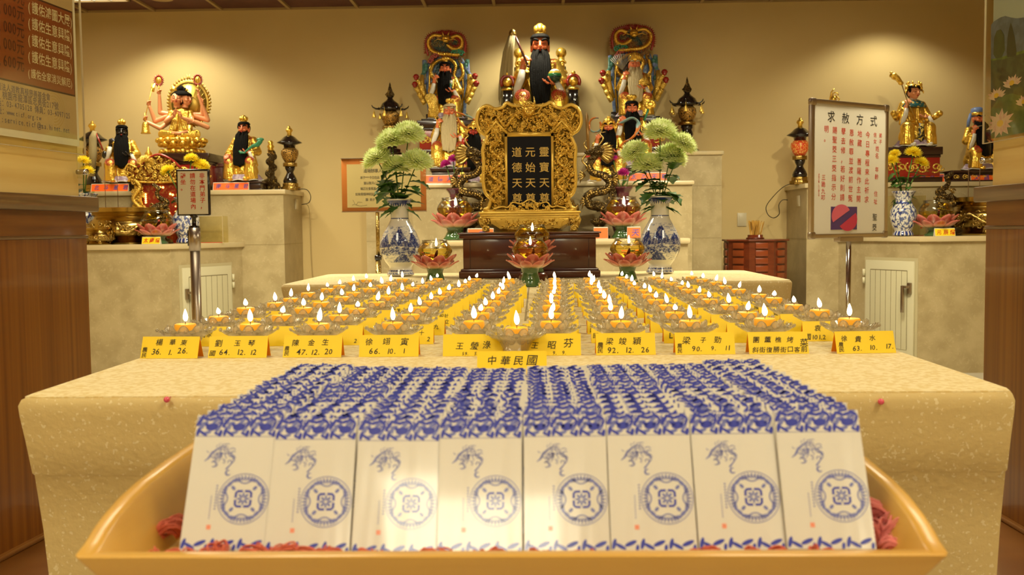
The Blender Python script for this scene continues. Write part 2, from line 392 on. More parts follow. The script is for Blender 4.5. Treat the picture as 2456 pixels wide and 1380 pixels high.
def wing(side, pxB, pxTall, nm):
    xw = side * 3.718; xB = X(pxB, YB); xC = side * 2.06 if side < 0 else 2.10; YT = 6.95; xT = X(pxTall, YT)
    t = thing('marble_altar', 'cream marble altar wing on the %s with a low front shelf and cupboard door' % nm, 'altar', (xB, 6.8, 0))
    def ccw(p): return p if side < 0 else p[::-1]
    b = B(); block(b, ccw([(xw, YB), (xB, YB), (xC, YT), (xC, YT + .1), (xw, YT + .1)]), 0, ZS - .032)
    block(b, ccw([(xw, YT), (xT, YT), (xT, WALL - .002), (xw, WALL - .002)]), 0, ZT - .03); b.build('body', MARB, t, False)
    o = .018
    b = B(); ledge(b, ccw([(xw, YB - o), (xB - side * .006, YB - o), (xC - side * .02, YT - .001), (xC - side * .02, YT - .0005), (xw, YT - .0005)]), ZS, .032); 
    ledge(b, ccw([(xw, YT - o), (xT - side * o, YT - o), (xT - side * o, WALL - .002), (xw, WALL - .002)]), ZT, .03); b.build('ledge', LEDGE, t, bev=.012)
    b = B(); zz = Z(580, YT)
    b.box(min(xT, xC), max(xT, xC), YT - .002, YT, zz - .0015, zz + .0015); b.box(min(xT, xT - side * .002), max(xT, xT - side * .002), YT, WALL, zz - .0015, zz + .0015)
    b.build('joint', JOINT, t, False)
    # cupboard door on the chamfer
    d = Vector((xC - xB, YT - YB, 0)).normalized(); nrm = Vector((d.y, -d.x, 0)) * (1 if side < 0 else -1)
    if nrm.y > 0: nrm = -nrm
    return t, Vector((xB, YB, 0)), d, nrm, (Vector((xC, YT, 0)) - Vector((xB, YB, 0))).length
DOORM = mat('white_cupboard_door', (.62, .58, .40), .4); SLOT = mat('door_slot', (.20, .16, .08), .7)
for side, pxB, pxT, nm, pA, pB in ((-1, 405, 680, 'left', 435, 552), (1, 2207, 1935, 'right', 2196, 2080)):
    t, O, d, n, Ln = wing(side, pxB, pxT, nm)
    def along(px):
        r = ray(px, 700); # intersect plane through O with normal n
        tt = (O - CAM).xy.dot(n.xy) / r.xy.dot(n.xy); p = CAM + r * tt; return (p - O).xy.dot(d.xy)
    a0, a1 = along(pA), along(pB)
    Mx = Matrix((( d.x, -n.x, 0, O.x), (d.y, -n.y, 0, O.y), (0, 0, 1, 0), (0, 0, 0, 1)))   # local x along, -y outward
    top = .705
    B(Mx).box(a0 - .02, a1 + .02, -.004, .0, .07, top + .02).build('door_frame', mat('door_frame', (.5, .44, .27), .5), t, False)
    q = B(Mx); q.box(a0, a1, -.018, -.004, .09, top); dd = q.build('door', DOORM, t, bev=.003)
    q = B(Mx); q.box(a0 + .05, a1 - .05, -.022, -.018, .14, top - .06); q.build('door_panel', mat('door_panel', (.58, .54, .36), .45), dd, bev=.002)
    q = B(Mx)
    for i in range(8):
        xx = a0 + .05 + (a1 - a0 - .1) * i / 7; q.box(xx - .0015, xx + .0015, -.0225, -.0218, .14, top - .06)
    q.box(a0 + .05, a1 - .05, -.0225, -.0218, top - .063, top - .058); q.build('groove', SLOT, dd, False)
    hx = (a0 + .025)
    q = B(Mx); q.box(hx - .014, hx + .014, -.035, -.018, .50, .57); q.box(hx - .01, hx + .04, -.06, -.035, .535, .552); q.box(hx + .022, hx + .04, -.062, -.046, .38, .552)
    q.build('door_handle', STEEL, dd, bev=.003)
    q = B(Mx)
    for z0, z1 in ((.60, .645), (.55, .59)): q.tube([(a1 + .008, -.024, z0), (a1 + .008, -.024, z1)], .009, 8)
    q.build('hinge', DOORM, dd)
# ================================================================ tables with cloths
def ordn(n): return ['first', 'second', 'third', 'fourth', 'fifth', 'sixth', 'seventh', 'eighth', 'ninth', 'tenth', 'eleventh', 'twelfth', 'thirteenth', 'fourteenth'][n]
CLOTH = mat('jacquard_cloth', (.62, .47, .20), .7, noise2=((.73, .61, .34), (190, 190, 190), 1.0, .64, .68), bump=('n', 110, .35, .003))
CLOTH_LIT = mat('jacquard_cloth_lit', (.74, .58, .26), .7, noise2=((.84, .72, .42), (130, 130, 130), 3, .42, .56), bump=('n', 110, .35, .003))  # paler copy of the cloth for the top, overhead light put into its colour
TZ = .751
def cloth(x0, x1, y0, y1, zt, rad, name, label, seam=None):
    n = 220; per = []
    w_, h_ = x1 - x0, y1 - y0; tot = 2 * (w_ + h_)
    for i in range(n):
        d = tot * i / n
        if d < w_: p = (x0 + d, y0, 0, -1)
        elif d < w_ + h_: p = (x1, y0 + d - w_, 1, 0)
        elif d < 2 * w_ + h_: p = (x1 - (d - w_ - h_), y1, 0, 1)
        else: p = (x0, y1 - (d - 2 * w_ - h_), -1, 0)
        per.append(p)
    cx, cy = (x0 + x1) / 2, (y0 + y1) / 2
    def ring(off, z, rip, rr):
        out = []
        for i, (x, y, nx, ny) in enumerate(per):
            # rounded corner
            qx, qy = x - cx, y - cy; hx, hy = w_ / 2 - rr, h_ / 2 - rr
            ex, ey = max(abs(qx) - hx, 0), max(abs(qy) - hy, 0); l = sqrt(ex * ex + ey * ey)
            if l > rr and ex > 0 and ey > 0:
                x = cx + math.copysign(hx + ex / l * rr, qx); y = cy + math.copysign(hy + ey / l * rr, qy)
                nx, ny = math.copysign(ex / l, qx), math.copysign(ey / l, qy)
            r_ = rip * (noise.noise(Vector((x * 3.1, y * 3.1, z * 1.2))) + .5 * noise.noise(Vector((x * 9, y * 9, z * 2))))
            out.append((x + nx * (off + r_), y + ny * (off + r_), z))
        return out
    b = B(); R_ = [ring(-.006, zt, 0, rad), ring(0, zt - .002, 0, rad), ring(.004, zt - .009, 0, rad), ring(.003, zt - .02, .001, rad)]
    for z, o, r_ in ((-.05, -.002, .004), (-.09, -.008, .008), (-.0925, -.0105, .008), (-.16, -.018, .011), (-.26, -.026, .016), (-.4, -.032, .024), (-.55, -.034, .03), (-zt + .004, -.034, .036)):
        R_.append(ring(o, zt + z, r_, rad))
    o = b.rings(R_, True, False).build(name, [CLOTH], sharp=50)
    tp = B(); 
    rr = ring(-.004, zt + .0012, 0, rad); tp.add(rr + [(x, y, z - .004) for x, y, z in rr], [tuple(range(n)), tuple(range(2 * n - 1, n - 1, -1))] + [(j, j + n, (j + 1) % n + n, (j + 1) % n) for j in range(n)])
    c = tp.build('cloth_top', CLOTH_LIT, o, False)
    if seam is not None:
        s_ = B().box(seam - .002, seam + .002, y0 + .9, y1 - .002, zt + .0012, zt + .0022).build('seam', JOINT, o, False)
    return tag(o, label, 'tablecloth')
YT0 = .189 * F / 401
TX0, TX1 = X(40, YT0, 950), X(2446, YT0, 940)
cloth(TX0, TX1, YT0, 3.36, TZ - .0012, .012, 'tablecloth', 'cream jacquard tablecloth draped over the long table of candles', seam=X(1268, 3.1, 690))
bx0, bx1 = X(672, 3.46, 690), X(1902, 3.46, 680)
cloth(bx0, bx1, 3.44, 4.28, TZ - .0012, .05, 'tablecloth', 'cream dotted tablecloth over the wide rear table under vases and box')
PIN = mat('pink_pin_head', (.75, .10, .16), .2, coat=.5)
for px, py, s_ in ((400, 959, 'left'), (2113, 964, 'right')):
    p = at(px, py, YT0 - .008); q = B().ell(p, .0036).tube([p, p + Vector((0, .012, .001))], .0006, 6)
    tag(q.build('dressmaking_pin', PIN, loc=p), 'pink pin head in the front cloth edge, the %s one' % s_, 'pin')
# ================================================================ tray of booklets
TRAYW = wood('pale_tray_wood', (.70, .42, .09), (.58, .32, .06), True, 30)
XL, XR = X(195, .60, 1325), X(2262, .60, 1330)
tr = thing('tray', 'pale wooden tray with curved sides holding rows of blue and white booklets', 'tray', ((XL + XR) / 2, .78, .71))
q = B(); q.box(XL + .03, XR - .03, .60, 1.02, .716, .7240); q.build('bottom', TRAYW, tr, bev=.001)
prof = [(.588, .7435), (.603, .7475), (.615, .7525), (.63, .757), (.655, .762), (.683, .765), (.737, .7675), (.8, .768), (.88, .766), (.95, .759), (1.0, .748), (1.03, .736)]
for sx, xt in ((-1, XL), (1, XR)):
    q = B(); rr = []
    for (y, z) in prof: rr.append([(xt, y, z), (xt - sx * .011, y, z), (xt - sx * .036, y if y > .6 else .6, .712), (xt - sx * .025, y if y > .6 else .598, .712)])
    q.rings(rr, True, True); q.build('side_panel', TRAYW, tr, bev=.0025)
q = B()
def bd(y, s): return [(XL + .002, y, .7435), (XR - .002, y, .7435), (XR - .03, y + s, .708), (XL + .03, y + s, .708)]
q.rings([bd(.586, .012), bd(.599, .012)], True, True); q.build('front_board', TRAYW, tr, bev=.002)
q = B(); q.rings([bd(1.03, -.012), bd(1.018, -.012)], True, True); q.build('back_board', TRAYW, tr, bev=.002)
PED = thing('pedestal_table', 'small wooden stand under the tray of booklets, hidden below the frame', 'stand', (0, .8, 0))
B().box(-.2, .17, .66, 1.0, .67, .708).build('top', TRAYW, PED, bev=.003); B().box(-.12, .09, .72, .94, .03, .67).build('column', TRAYW, PED, bev=.003)
B().box(-.2, .17, .66, 1.0, 0, .03).build('base', TRAYW, PED, bev=.003)
# booklet: one mesh with a printed cover, shared by all
PAPER = mat('laminated_cover', (.74, .71, .64), .16, coat=.9, bump=('n', (40, 1, 4), .25, .004)); PAGE = mat('page_edges', (.70, .66, .56), .6)
BLUE = mat('cobalt_print', (.06, .075, .44), .2, coat=.9); LBLUE = mat('soft_blue_print', (.20, .22, .50), .2, coat=.9); RST = mat('red_stamp_print', (.85, .30, .18), .3, coat=.8)
def ribbon(b, P, w_, y=-.0003, T=None):
    n = len(P); vs = []
    for i in range(n):
        a, c = P[max(i - 1, 0)], P[min(i + 1, n - 1)]; dx, dz = c[0] - a[0], c[1] - a[1]; l = sqrt(dx * dx + dz * dz) or 1
        ww = w_[i] if hasattr(w_, '__len__') else w_
        ox, oz = -dz / l * ww / 2, dx / l * ww / 2
        vs += [(P[i][0] + ox, y, P[i][1] + oz), (P[i][0] - ox, y, P[i][1] - oz)]
    return b.add(vs, [(2 * i, 2 * i + 1, 2 * i + 3, 2 * i + 2) for i in range(n - 1)], T)
def arc(cx, cz, r, a0, a1, n=10): return [(cx + r * cos(a0 + (a1 - a0) * i / n), cz + r * sin(a0 + (a1 - a0) * i / n)) for i in range(n + 1)]
def disc(b, cx, cz, rx, rz, y=-.0003, a=0, n=12, T=None):
    P = []
    for i in range(n):
        u, v = rx * cos(2 * pi * i / n), rz * sin(2 * pi * i / n); P.append((cx + u * cos(a) - v * sin(a), y, cz + u * sin(a) + v * cos(a)))
    return b.add(P, [tuple(range(n))], T)
BW, BH, BTK = .0545, .0904, .0042
def booklet_mesh(sh=0.0):
    b = B(); b.mi = 0; b.box(0, BW, 0, .0004, 0, BH); b.box(0, BW, BTK - .0004, BTK, 0, BH); b.mi = 1; b.box(.0004, BW - .0003, .0004, BTK - .0004, .0004, BH - .0004)
    b.mi = 2; rr = random.Random(3); zt = BH - .0145; y = -.00015
    def band(z0, z1, s=1.0):
        b.mi = 3; b.add([(0, y * .6, z0), (BW, y * .6, z0), (BW, y * .6, z1), (0, y * .6, z1)], [(0, 1, 2, 3)])
        pass
    for k in range(3):                                  # top border: three repeats
        x0 = k * .0181
        ox_ = lambda u: (u + sh) % .0181 if .003 < (u + sh) % .0181 < .0155 else u
        b.mi = 2
        disc(b, x0 + ox_(.0108), zt + .0062, .0042, .0026, y, .12); disc(b, x0 + ox_(.0075), zt + .0072, .0024, .0012, y, -.7)
        b.add([(x0 + .0125, y, zt + .0075), (x0 + .0165, y, zt + .0105), (x0 + .0128, y, zt + .0052)], [(0, 1, 2)])
        for (u, v, a, l1, l2) in ((.0018, .0028, 1.4, .0030, .0012), (.0052, .0018, -.6, .0034, .0010), (.0168, .0018, 1.35, .0026, .0013), (.0142, .0016, -.5, .0018, .0009),
                                  (.0020, .0098, 1.0, .0036, .0013), (.0058, .0122, -.3, .0032, .0012), (.0105, .0118, .35, .0030, .0011), (.0150, .0125, -.6, .0030, .0012), (.0166, .0085, 1.2, .0028, .0009), (.0085, .0142, .1, .0034, .0008)):
            disc(b, x0 + ox_(u), zt + v, l1, l2, y, a)
        b.mi = 3
        for (u, v, a, l1, l2) in ((.0035, .0060, .9, .0032, .0014), (.0055, .0088, .2, .0026, .0012), (.0150, .0052, 1.1, .0034, .0013), (.0125, .0100, .9, .0026, .0014), (.0078, .0022, .3, .0030, .0012)):
            disc(b, x0 + ox_(u), zt + v, l1, l2, y * .8, a)
        b.mi = 2
        for (u, v, a, l1, l2) in ((.002, .0045, 1.3, .0036, .0013), (.0060, .0030, -.5, .0040, .0012), (.0125, .0048, .4, .0042, .0014), (.0166, .0020, 1.4, .0022, .0011)):
            disc(b, x0 + ox_(u), v, l1, l2, y, a)
    rq = random.Random(int(sh * 1e5) + 5)
    for k in range(46):
        b.mi = 2 if k % 3 else 3; u, v = rq.uniform(.001, BW - .0015), rq.uniform(.006, .0138)
        if k % 2: disc(b, u, zt + v, rq.uniform(.0012, .0026), rq.uniform(.0005, .0011), y * .7, rq.uniform(0, 3), 8)
        else: ribbon(b, arc(u, zt + v, rq.uniform(.0006, .0012), k, k + 4, 5), .0005, y * .7)
    b.mi = 3; ribbon(b, [(0, zt - .0003), (BW, zt - .0003)], .0003, y)
    # medallion
    cx, cz, r = .0372, .0335, .0166
    ribbon(b, arc(cx, cz, r, 0, 2 * pi, 40), .0005, y)
    for q in range(4):
        a = q * pi / 2; ribbon(b, arc(cx + (r - .0012) * cos(a), cz + (r - .0012) * sin(a), .0052, a + pi * .62, a + pi * 1.38, 10), .0008, y)
        for d in (-.42, -.3, -.16, 0, .16, .3, .42): ribbon(b, [(cx + (r - .001) * cos(a + d), cz + (r - .001) * sin(a + d)), (cx + (r - .0046) * cos(a + d * .8), cz + (r - .0046) * sin(a + d * .8))], .0009, y)
        ribbon(b, arc(cx, cz, r - .0030, a - .26, a + .26, 5), .0006, y)
        m_ = a + pi / 4
        for d in (-.3, 0, .3): disc(b, cx + (r - .0028) * cos(m_ + d), cz + (r - .0028) * sin(m_ + d), .0025, .0012, y, m_ + pi / 2 + d * 2)
        disc(b, cx + .0100 * cos(m_), cz + .0100 * sin(m_), .0018, .0011, y, m_)
        disc(b, cx + .0026 * cos(m_), cz + .0026 * sin(m_), .0018, .0008, y, m_); disc(b, cx + .0026 * cos(a), cz + .0026 * sin(a), .0016, .0007, y, a)
    b.mi = 2
    for q in range(4):
        m_ = q * pi / 2 + pi / 4; ex, ez = cx + .0052 * cos(m_) * 1.05, cz + .0052 * sin(m_) * 1.05
        ribbon(b, [(ex - .0030 * cos(m_) * 0 + (-math.copysign(.0032, cos(m_))), ez + math.copysign(.0012, sin(m_))), (ex, ez + math.copysign(.0011, sin(m_))), (ex + math.copysign(.0011, cos(m_)), ez), (ex + math.copysign(.0012, cos(m_)), ez - math.copysign(.0032, sin(m_)))], .0015, y)
    # peony sprig, upper left
    b.mi = 3; fx, fz = .0185, .0620
    for i in range(58):
        a = rr.uniform(0, 2 * pi); d = rr.uniform(.0, .0085); u, v = fx + d * cos(a) * 1.2, fz + d * sin(a) * .9 + .001
        ribbon(b, arc(u, v, rr.uniform(.0007, .002), a, a + rr.uniform(2, 4.5), 6), rr.uniform(.0002, .0005), y)
    ribbon(b, [(.0085, .0585), (.011, .0605), (.0125, .0635), (.015, .0660), (.0185, .0685)], [.0004, .0012, .0014, .0011, .0004], y)
    ribbon(b, [(.0245, .0640), (.0275, .0618), (.0285, .0590), (.0260, .0560), (.0235, .0530)], [.0003, .0006, .0006, .0008, .0012], y)
    ribbon(b, arc(.0255, .0508, .0017, 1.2, 5.6, 8), [.0004, .0007, .001, .0012, .0013, .0012, .001, .0007, .0004], y)
    for i in range(9): ribbon(b, [(.0188, .0420 - i * .0019), (.0199, .0422 - i * .0019)], .0009, y)
    for i in range(13): ribbon(b, [(.0160, .0350 - i * .0012), (.0168, .0352 - i * .0012)], .0005, y)
    b.mi = 4; b.add([(.0155, y, .0135), (.0183, y, .0135), (.0183, y, .0165), (.0155, y, .0165)], [(0, 1, 2, 3)])
    return b
BKM = [booklet_mesh(q_).build('booklet', [PAPER, PAGE, BLUE, LBLUE, RST], None, False) for q_ in (0, .004, .0075, .011)]
for q_ in BKM[1:]: bpy.data.objects.remove(q_) if False else None
bk = BKM[0]; BKD = [q_.data for q_ in BKM]
for q_ in BKM[1:]: bpy.data.objects.remove(q_)
TH = math.atan(.042 / .080)
NB = 13
colz = [.0015, -.0015, -.003, -.001, 0, .0005, .001, .003]
first = True; BYAW = [0, .004, 0, .02, -.012, -.004, 0, .015]
for c in range(8):
    for r in range(NB):
        o = bk if first else bk.copy()
        if not first: COL.objects.link(o)
        if r > 0: o.data = BKD[(c * 7 + r // (3 + c % 3)) % 4]
        first = False
        dz = colz[c] + R.uniform(-.0012, .0012) + (.004 if R.random() < .08 and r > 0 else 0)
        if r == 0: dz = colz[c]
        x = -.229 + .055 * c + R.uniform(-.0006, .0006) + (c - 3.5) * .0004
        y = .620 + .0236 * r + (.0 if c < 7 else -.004) + abs(c - 3.5) * .0006
        o.rotation_euler = (-TH + R.uniform(-.01, .01), R.uniform(-.006, .006) + (3.5 - c) * .004, R.uniform(-.012, .012) + (3.5 - c) * .008)
        o.location = (x, y, .7346 - .00026 * r - .0045 * r / 12 * (1 - abs(c - 3.5) / 5) + max(dz, -.0012 if r > 8 else -.003) * .8)
        tag(o, 'blue and white booklet in the tray, %s row from front, %s from left' % (ordn(r), ordn(c)), 'booklet', 'blue and white booklets standing in the tray')
# coral knotted cords
CORD = mat('coral_cord', (.62, .13, .07), .6); CORDP = mat('pink_cord', (.75, .22, .20), .6)
def knot(p, s, m, label, nloop=7, flat=.7):
    nloop = int(nloop * 1.4)
    b = B(); rr = random.Random(int(p.x * 9999))
    for i in range(nloop):
        a = rr.uniform(0, pi); e = rr.uniform(-.7, .7); l = s * rr.uniform(.6, 1.1); pts = []
        for k in range(15):
            t = 2 * pi * k / 14; u = l * (1 + cos(t)) * .5; v = l * .42 * sin(t)
            pts.append(Vector((u * cos(a) - v * sin(a) * e, u * sin(a) * .6 + v * .6, abs(v) * .9 * flat + abs(u) * abs(e) * .55 + .0012)) + p)
        for w_ in range(3): o_ = Vector((rr.uniform(-.0012, .0012), rr.uniform(-.001, .001), w_ * .0011)); b.tube([q_ + o_ for q_ in pts], .0006, 5)
    for i in range(4):
        a = rr.uniform(-.6, pi + .6); b.tube([p + Vector((0, 0, .003)), p + Vector((cos(a) * s * .6, sin(a) * s * .3, .005)), p + Vector((cos(a) * s * 1.3, sin(a) * s * .5, .0015))], .0010, 5)
    b.ell(p + Vector((0, 0, .004)), (.004, .0035, .004), 8, 6)
    tag(b.build('knotted_cord', m, loc=p), label, 'cord', 'coral cords lying in the tray')
fl_ = .7250
for i, (px, s, k) in enumerate(((372, .014, 6), (440, .012, 5), (520, .019, 8), (640, .021, 9), (760, .017, 7), (900, .012, 5), (1050, .013, 6), (1160, .013, 6), (1300, .013, 6), (1420, .012, 5), (1560, .011, 5), (1690, .014, 6), (1840, .014, 6), (1960, .012, 6))):
    knot(Vector((X(px, .606, 1320), .609, fl_ + .0052)), s, CORD, 'coral knotted cord behind the front board of the tray, %s from the left' % ordn(i), k)
knot(Vector((X(375, .66, 1290), .665, fl_ + .002)), .022, CORD, 'coral knotted cord at the left end of the tray beside the first booklet', 10, 1.3)
for i, (px, py, s) in enumerate(((2105, .64, .024), (2140, .655, .022), (2160, .625, .014))):
    knot(Vector((X(px, py, 1290), py, fl_ + .004 + .006 * (i == 1))), s, CORDP, 'pink cord tangle at the right end of the tray, %s from the booklets' % ordn(i), 13, 1.6)
# ================================================================ candles, glass lotus dishes and name cards
DISH = thin_glass('pressed_glass', (1, .99, .96), .75, white=.22, wcol=(1, .90, .62), rough=.06, bump=.5, bscale=260)
FROST = thin_glass('frosted_petals', (1, .99, .95), .8, white=.32, wcol=(1, .90, .60), rough=.12, bump=.5, bscale=300)
WAX = mat('orange_wax', (1.0, .42, .015), .35, sub=.25, emit=((1, .50, .04), .25)); WICK = mat('wick', (.05, .03, .02), .8)  # faint glow put into the wax material itself
def petal_w(n, amt): return lambda a, z: 1 + amt * abs(cos(n * a / 2)) - amt
b = B(Matrix.Diagonal((1, 1, 1.22, 1))); S = 64
def rf(a, z): return 1 + .05 * (1 if int(a / (2 * pi) * S) % 2 else 0)
b.lathe([(.0165, 0), (.0185, .0005), (.0175, .004), (.0190, .010), (.0230, .017)], S, wob=rf, cap=False)
rr = [0] * 8
for k, (r, z, am, zl) in enumerate(((.0230, .017, 0, 0), (.030, .0195, .06, .0010), (.038, .0215, .16, .0018), (.0455, .0240, .26, .0040), (.0460, .0255, .26, .0040), (.038, .0235, .16, .0018), (.030, .0213, .06, .0010), (.022, .0195, 0, 0))):
    rr[k] = [(r * (1 - am * (1 - abs(cos(4 * a)) ** .7)) * cos(a), r * (1 - am * (1 - abs(cos(4 * a)) ** .7)) * sin(a), z + zl * abs(cos(4 * a))) for a in [2 * pi * j / S for j in range(S)]]
b.rings(rr, True, False)
b.lathe([(.0225, .0195), (.019, .012), (.0175, .004), (.001, .0035)], 32, cap=False)
for k in range(24):
    a = 2 * pi * (k + .5) / 24; q = 1 - .26 * (1 - abs(cos(4 * a)) ** .7); b.ell((.0452 * q * cos(a), .0452 * q * sin(a), .0252 + .004 * abs(cos(4 * a))), .0023, 8, 6)
holder0 = thing('lotus_candle_dish', 'x', 'candle holder', (0, 0, 0))
b.build('dish', DISH, holder0)
b = B(Matrix.Diagonal((1, 1, 1.2, 1)))
for k in range(8):
    a = 2 * pi * k / 8; T = Matrix.Rotation(a, 4, 'Z') @ Matrix.Translation((.0235, 0, .0255)) @ Matrix.Rotation(.45, 4, 'Y')
    b.ell((0, 0, 0), (.0026, .0088, .0118), 12, 8, T)
    a += pi / 8; T = Matrix.Rotation(a, 4, 'Z') @ Matrix.Translation((.0305, 0, .0255)) @ Matrix.Rotation(.95, 4, 'Y'); b.ell((0, 0, 0), (.0018, .0070, .0085), 10, 7, T)
b.build('petal_ring', FROST, holder0)
candle0 = thing('candle', 'x', 'candle'); UP = Matrix.Translation((0, 0, .0075))
B(UP).lathe([(.0005, .0200), (.0150, .0200), (.0163, .0212), (.0166, .0330), (.0160, .0350), (.0150, .0356), (.0136, .0345), (.0005, .0338)], 28).build('wax', WAX, candle0)
B(UP).tube([(0, 0, .033), (.0003, 0, .038), (.0012, 0, .0425)], .0006, 6).build('wick', WICK, candle0)
B(UP).lathe([(.0002, .0395), (.0022, .0405), (.0037, .0440), (.0041, .0475), (.0036, .0520), (.0024, .0570), (.0010, .0610), (.0001, .0635)], 14, (.0008, 0, 0)).build('flame', FLAME, candle0)
CARDM = mat('yellow_card', (.98, .70, .012), .5); CARDI = mat('orange_card_underside', (.95, .30, .005), .55)
def card(x, y, rz, wd, label, lines, h=.0315, dep=.0125, group='yellow name cards before the candles'):
    base = Vector((x, y, TZ + .0003)); T = frame(base, 1, rz)
    b = B(T); t_ = .0005; hw = wd / 2
    P = [(-dep, 0), (0, h), (dep, 0)]; I_ = [(-dep + t_ * 1.4, 0), (0, h - t_ * 3), (dep - t_ * 1.4, 0)]
    vs = [(sx * hw, p[0], p[1]) for sx in (-1, 1) for p in P + I_]
    b.mi = 0; b.add(vs, [(0, 1, 7, 6), (1, 2, 8, 7), (0, 3, 9, 6)[::-1], (2, 5, 11, 8), (0, 1, 4, 3), (1, 2, 5, 4), (6, 9, 10, 7), (7, 10, 11, 8)])
    b.mi = 1; b.add([vs[i] for i in (3, 4, 5, 9, 10, 11)], [(0, 1, 4, 3), (1, 2, 5, 4)])
    o = b.build('name_card', [CARDM, CARDI], None, False, loc=base)
    if lines:
        q = B(); TT = frame((x, y, TZ + .0003), 1, rz) @ Matrix.Translation((0, -dep, 0)) @ Matrix.Rotation(-math.atan(dep / h), 4, 'X')
        for (s_, u, v, sz, kw) in lines: write(q, s_, u, v, sz, TT, y=-.0006, **kw)
        if q.f: q.build('writing', INK, o, False)
    return tag(o, label, 'name card', group)
J = dict(jit=.07, skew=.15, fat=.003)
JV = dict(jit=.05, skew=.1, fat=.003, vertical=True, gap=.95)
front_cards = [
 (413, [('楊', -.023, .0205, .0105, J), ('華', -.002, .021, .0105, J), ('東', .015, .021, .0095, J), ('農', -.0425, .0100, .0085, JV), ('民', -.0425, .002, .0085, JV), ('36.', -.028, .006, .0120, J), ('1.', -.003, .0055, .0120, J), ('26.', .012, .0075, .0120, J)]),
 (575, [('劉', -.036, .0185, .0115, J), ('玉', -.007, .019, .0105, J), ('琴', .014, .0185, .0115, J), ('國', -.043, .004, .0095, J), ('64.', -.028, .0045, .0120, J), ('12.', -.002, .0045, .0120, J), ('12', .018, .0045, .0110, J)]),
 (753, [('陳', -.032, .0180, .0115, J), ('金', -.008, .019, .0100, J), ('生', .013, .0195, .0100, J), ('農', -.0425, .0110, .0080, JV), ('民', -.0425, .0035, .0080, JV), ('47.', -.024, .0040, .0120, J), ('12.', -.003, .0040, .0120, J), ('20', .018, .0045, .0115, J)]),
 (935, [('徐', -.036, .0185, .0120, J), ('翊', -.010, .0190, .0120, J), ('寅', .016, .0185, .0120, J), ('66.', -.030, .0045, .0125, J), ('10.', -.004, .0045, .0120, J), ('1', .020, .0050, .0115, J)]),
 (1135, [('王', -.026, .0115, .0120, J), ('瑩', -.005, .0115, .0125, J), ('淥', .014, .0120, .0125, J), ('59.', -.016, .0015, .0070, J), ('5.', .002, .0015, .0070, J), ('10', .013, .0015, .0070, J)]),
 (1321, [('王', -.030, .0120, .0110, J), ('昭', -.006, .0115, .0125, J), ('芬', .018, .0130, .0140, J), ('9.', .002, .0015, .0080, J), ('9.', .016, .0015, .0080, J)]),
 (1499, [('梁', -.030, .0170, .0120, J), ('竣', -.011, .0170, .0115, J), ('穎', .010, .0165, .0130, J), ('農', -.0425, .0120, .0090, JV), ('民', -.0425, .0040, .0090, JV), ('92.', -.028, .0030, .0125, J), ('12.', -.002, .0035, .0115, J), ('26', .022, .0035, .0115, J)]),
 (1688, [('梁', -.034, .0170, .0125, J), ('子', -.007, .0185, .0095, J), ('勁', .013, .0185, .0115, J), ('農', -.0415, .0105, .0080, JV), ('民', -.0415, .0030, .0080, JV), ('90.', -.020, .0050, .0110, J), ('9.', .008, .0060, .0100, J), ('11', .028, .0060, .0105, J)]),
 (1863, [('團', -.038, .0180, .0100, J), ('薰', -.021, .0180, .0100, J), ('樵', -.005, .0180, .0100, J), ('烤', .012, .0180, .0100, J), ('菜', .031, .0120, .0120, J), ('斜街復勝街口客前', -.040, .0030, .0095, J)]),
 (2070, [('徐', -.036, .0190, .0100, J), ('貴', -.016, .0180, .0105, J), ('水', .006, .0195, .0100, J), ('農', -.0410, .0110, .0080, JV), ('民', -.0410, .0030, .0080, JV), ('63.', -.021, .0040, .0110, J), ('10.', .004, .0050, .0105, J), ('17.', .028, .0065, .0105, J)])]
frags = {(1, 0): [('人', -.034, .0165, .010), ('闔家', -.012, .0165, .010), ('2', -.038, .006, .008)], (1, 1): [('27', .022, .004, .010)], (1, 2): [('2', .030, .004, .010)], (2, 1): [('李', -.030, .016, .010)], (2, 2): [('闔家', -.020, .017, .011), ('8.8', -.034, .004, .010)],
 (2, 3): [('九', .024, .012, .010)], (1, 3): [('2', .033, .005, .010), ('十', .020, .016, .009)], (3, 3): [('設計', .014, .018, .009), ('立', .024, .006, .009)], (4, 2): [('伏美', .004, .018, .009)], (3, 2): [('昭', -.006, .016, .010)], (4, 4): [('5', .030, .010, .010)], (7, 4): [('2', .030, .006, .010)],
 (1, 6): [('國', -.042, .009, .010)], (1, 7): [('LOB.', -.036, .008, .013)], (1, 8): [('2', .012, .004, .010)], (1, 9): [('袁', -.026, .018, .011), ('國101.2', -.043, .003, .011)], (2, 7): [('尾', -.024, .018, .011), ('84', -.018, .004, .010)], (2, 8): [('劉', -.008, .017, .011), ('2', .026, .004, .010)],
 (3, 8): [('陳', -.006, .016, .012)], (4, 8): [('王', -.010, .017, .010)], (3, 7): [('李', -.012, .016, .010)], (4, 9): [('陳', -.022, .017, .011)], (3, 9): [('黃', -.018, .017, .011), ('12', .022, .004, .009)], (5, 9): [('王', -.018, .018, .010)], (2, 6): [('金', -.040, .014, .009), ('國', -.040, .004, .009)], (5, 7): [('張', -.014, .017, .010), ('47', .004, .004, .009)], (8, 8): [('吳', -.010, .017, .010)], (7, 8): [('謝', -.010, .017, .010)], (6, 7): [('林', -.010, .017, .010)], (8, 9): [('何', -.024, .018, .010)], (7, 9): [('良', -.020, .017, .010)], (4, 1): [('洪', -.006, .016, .010)], (5, 1): [('周', .002, .017, .010)], (6, 3): [('張', .010, .016, .010)]}
fpx = [447, 598, 765, 945, 1138, 1323, 1487, 1653, 1835, 2038]
bpx = [875, 963, 1052, 1138, 1225, 1328, 1408, 1492, 1572, 1662]
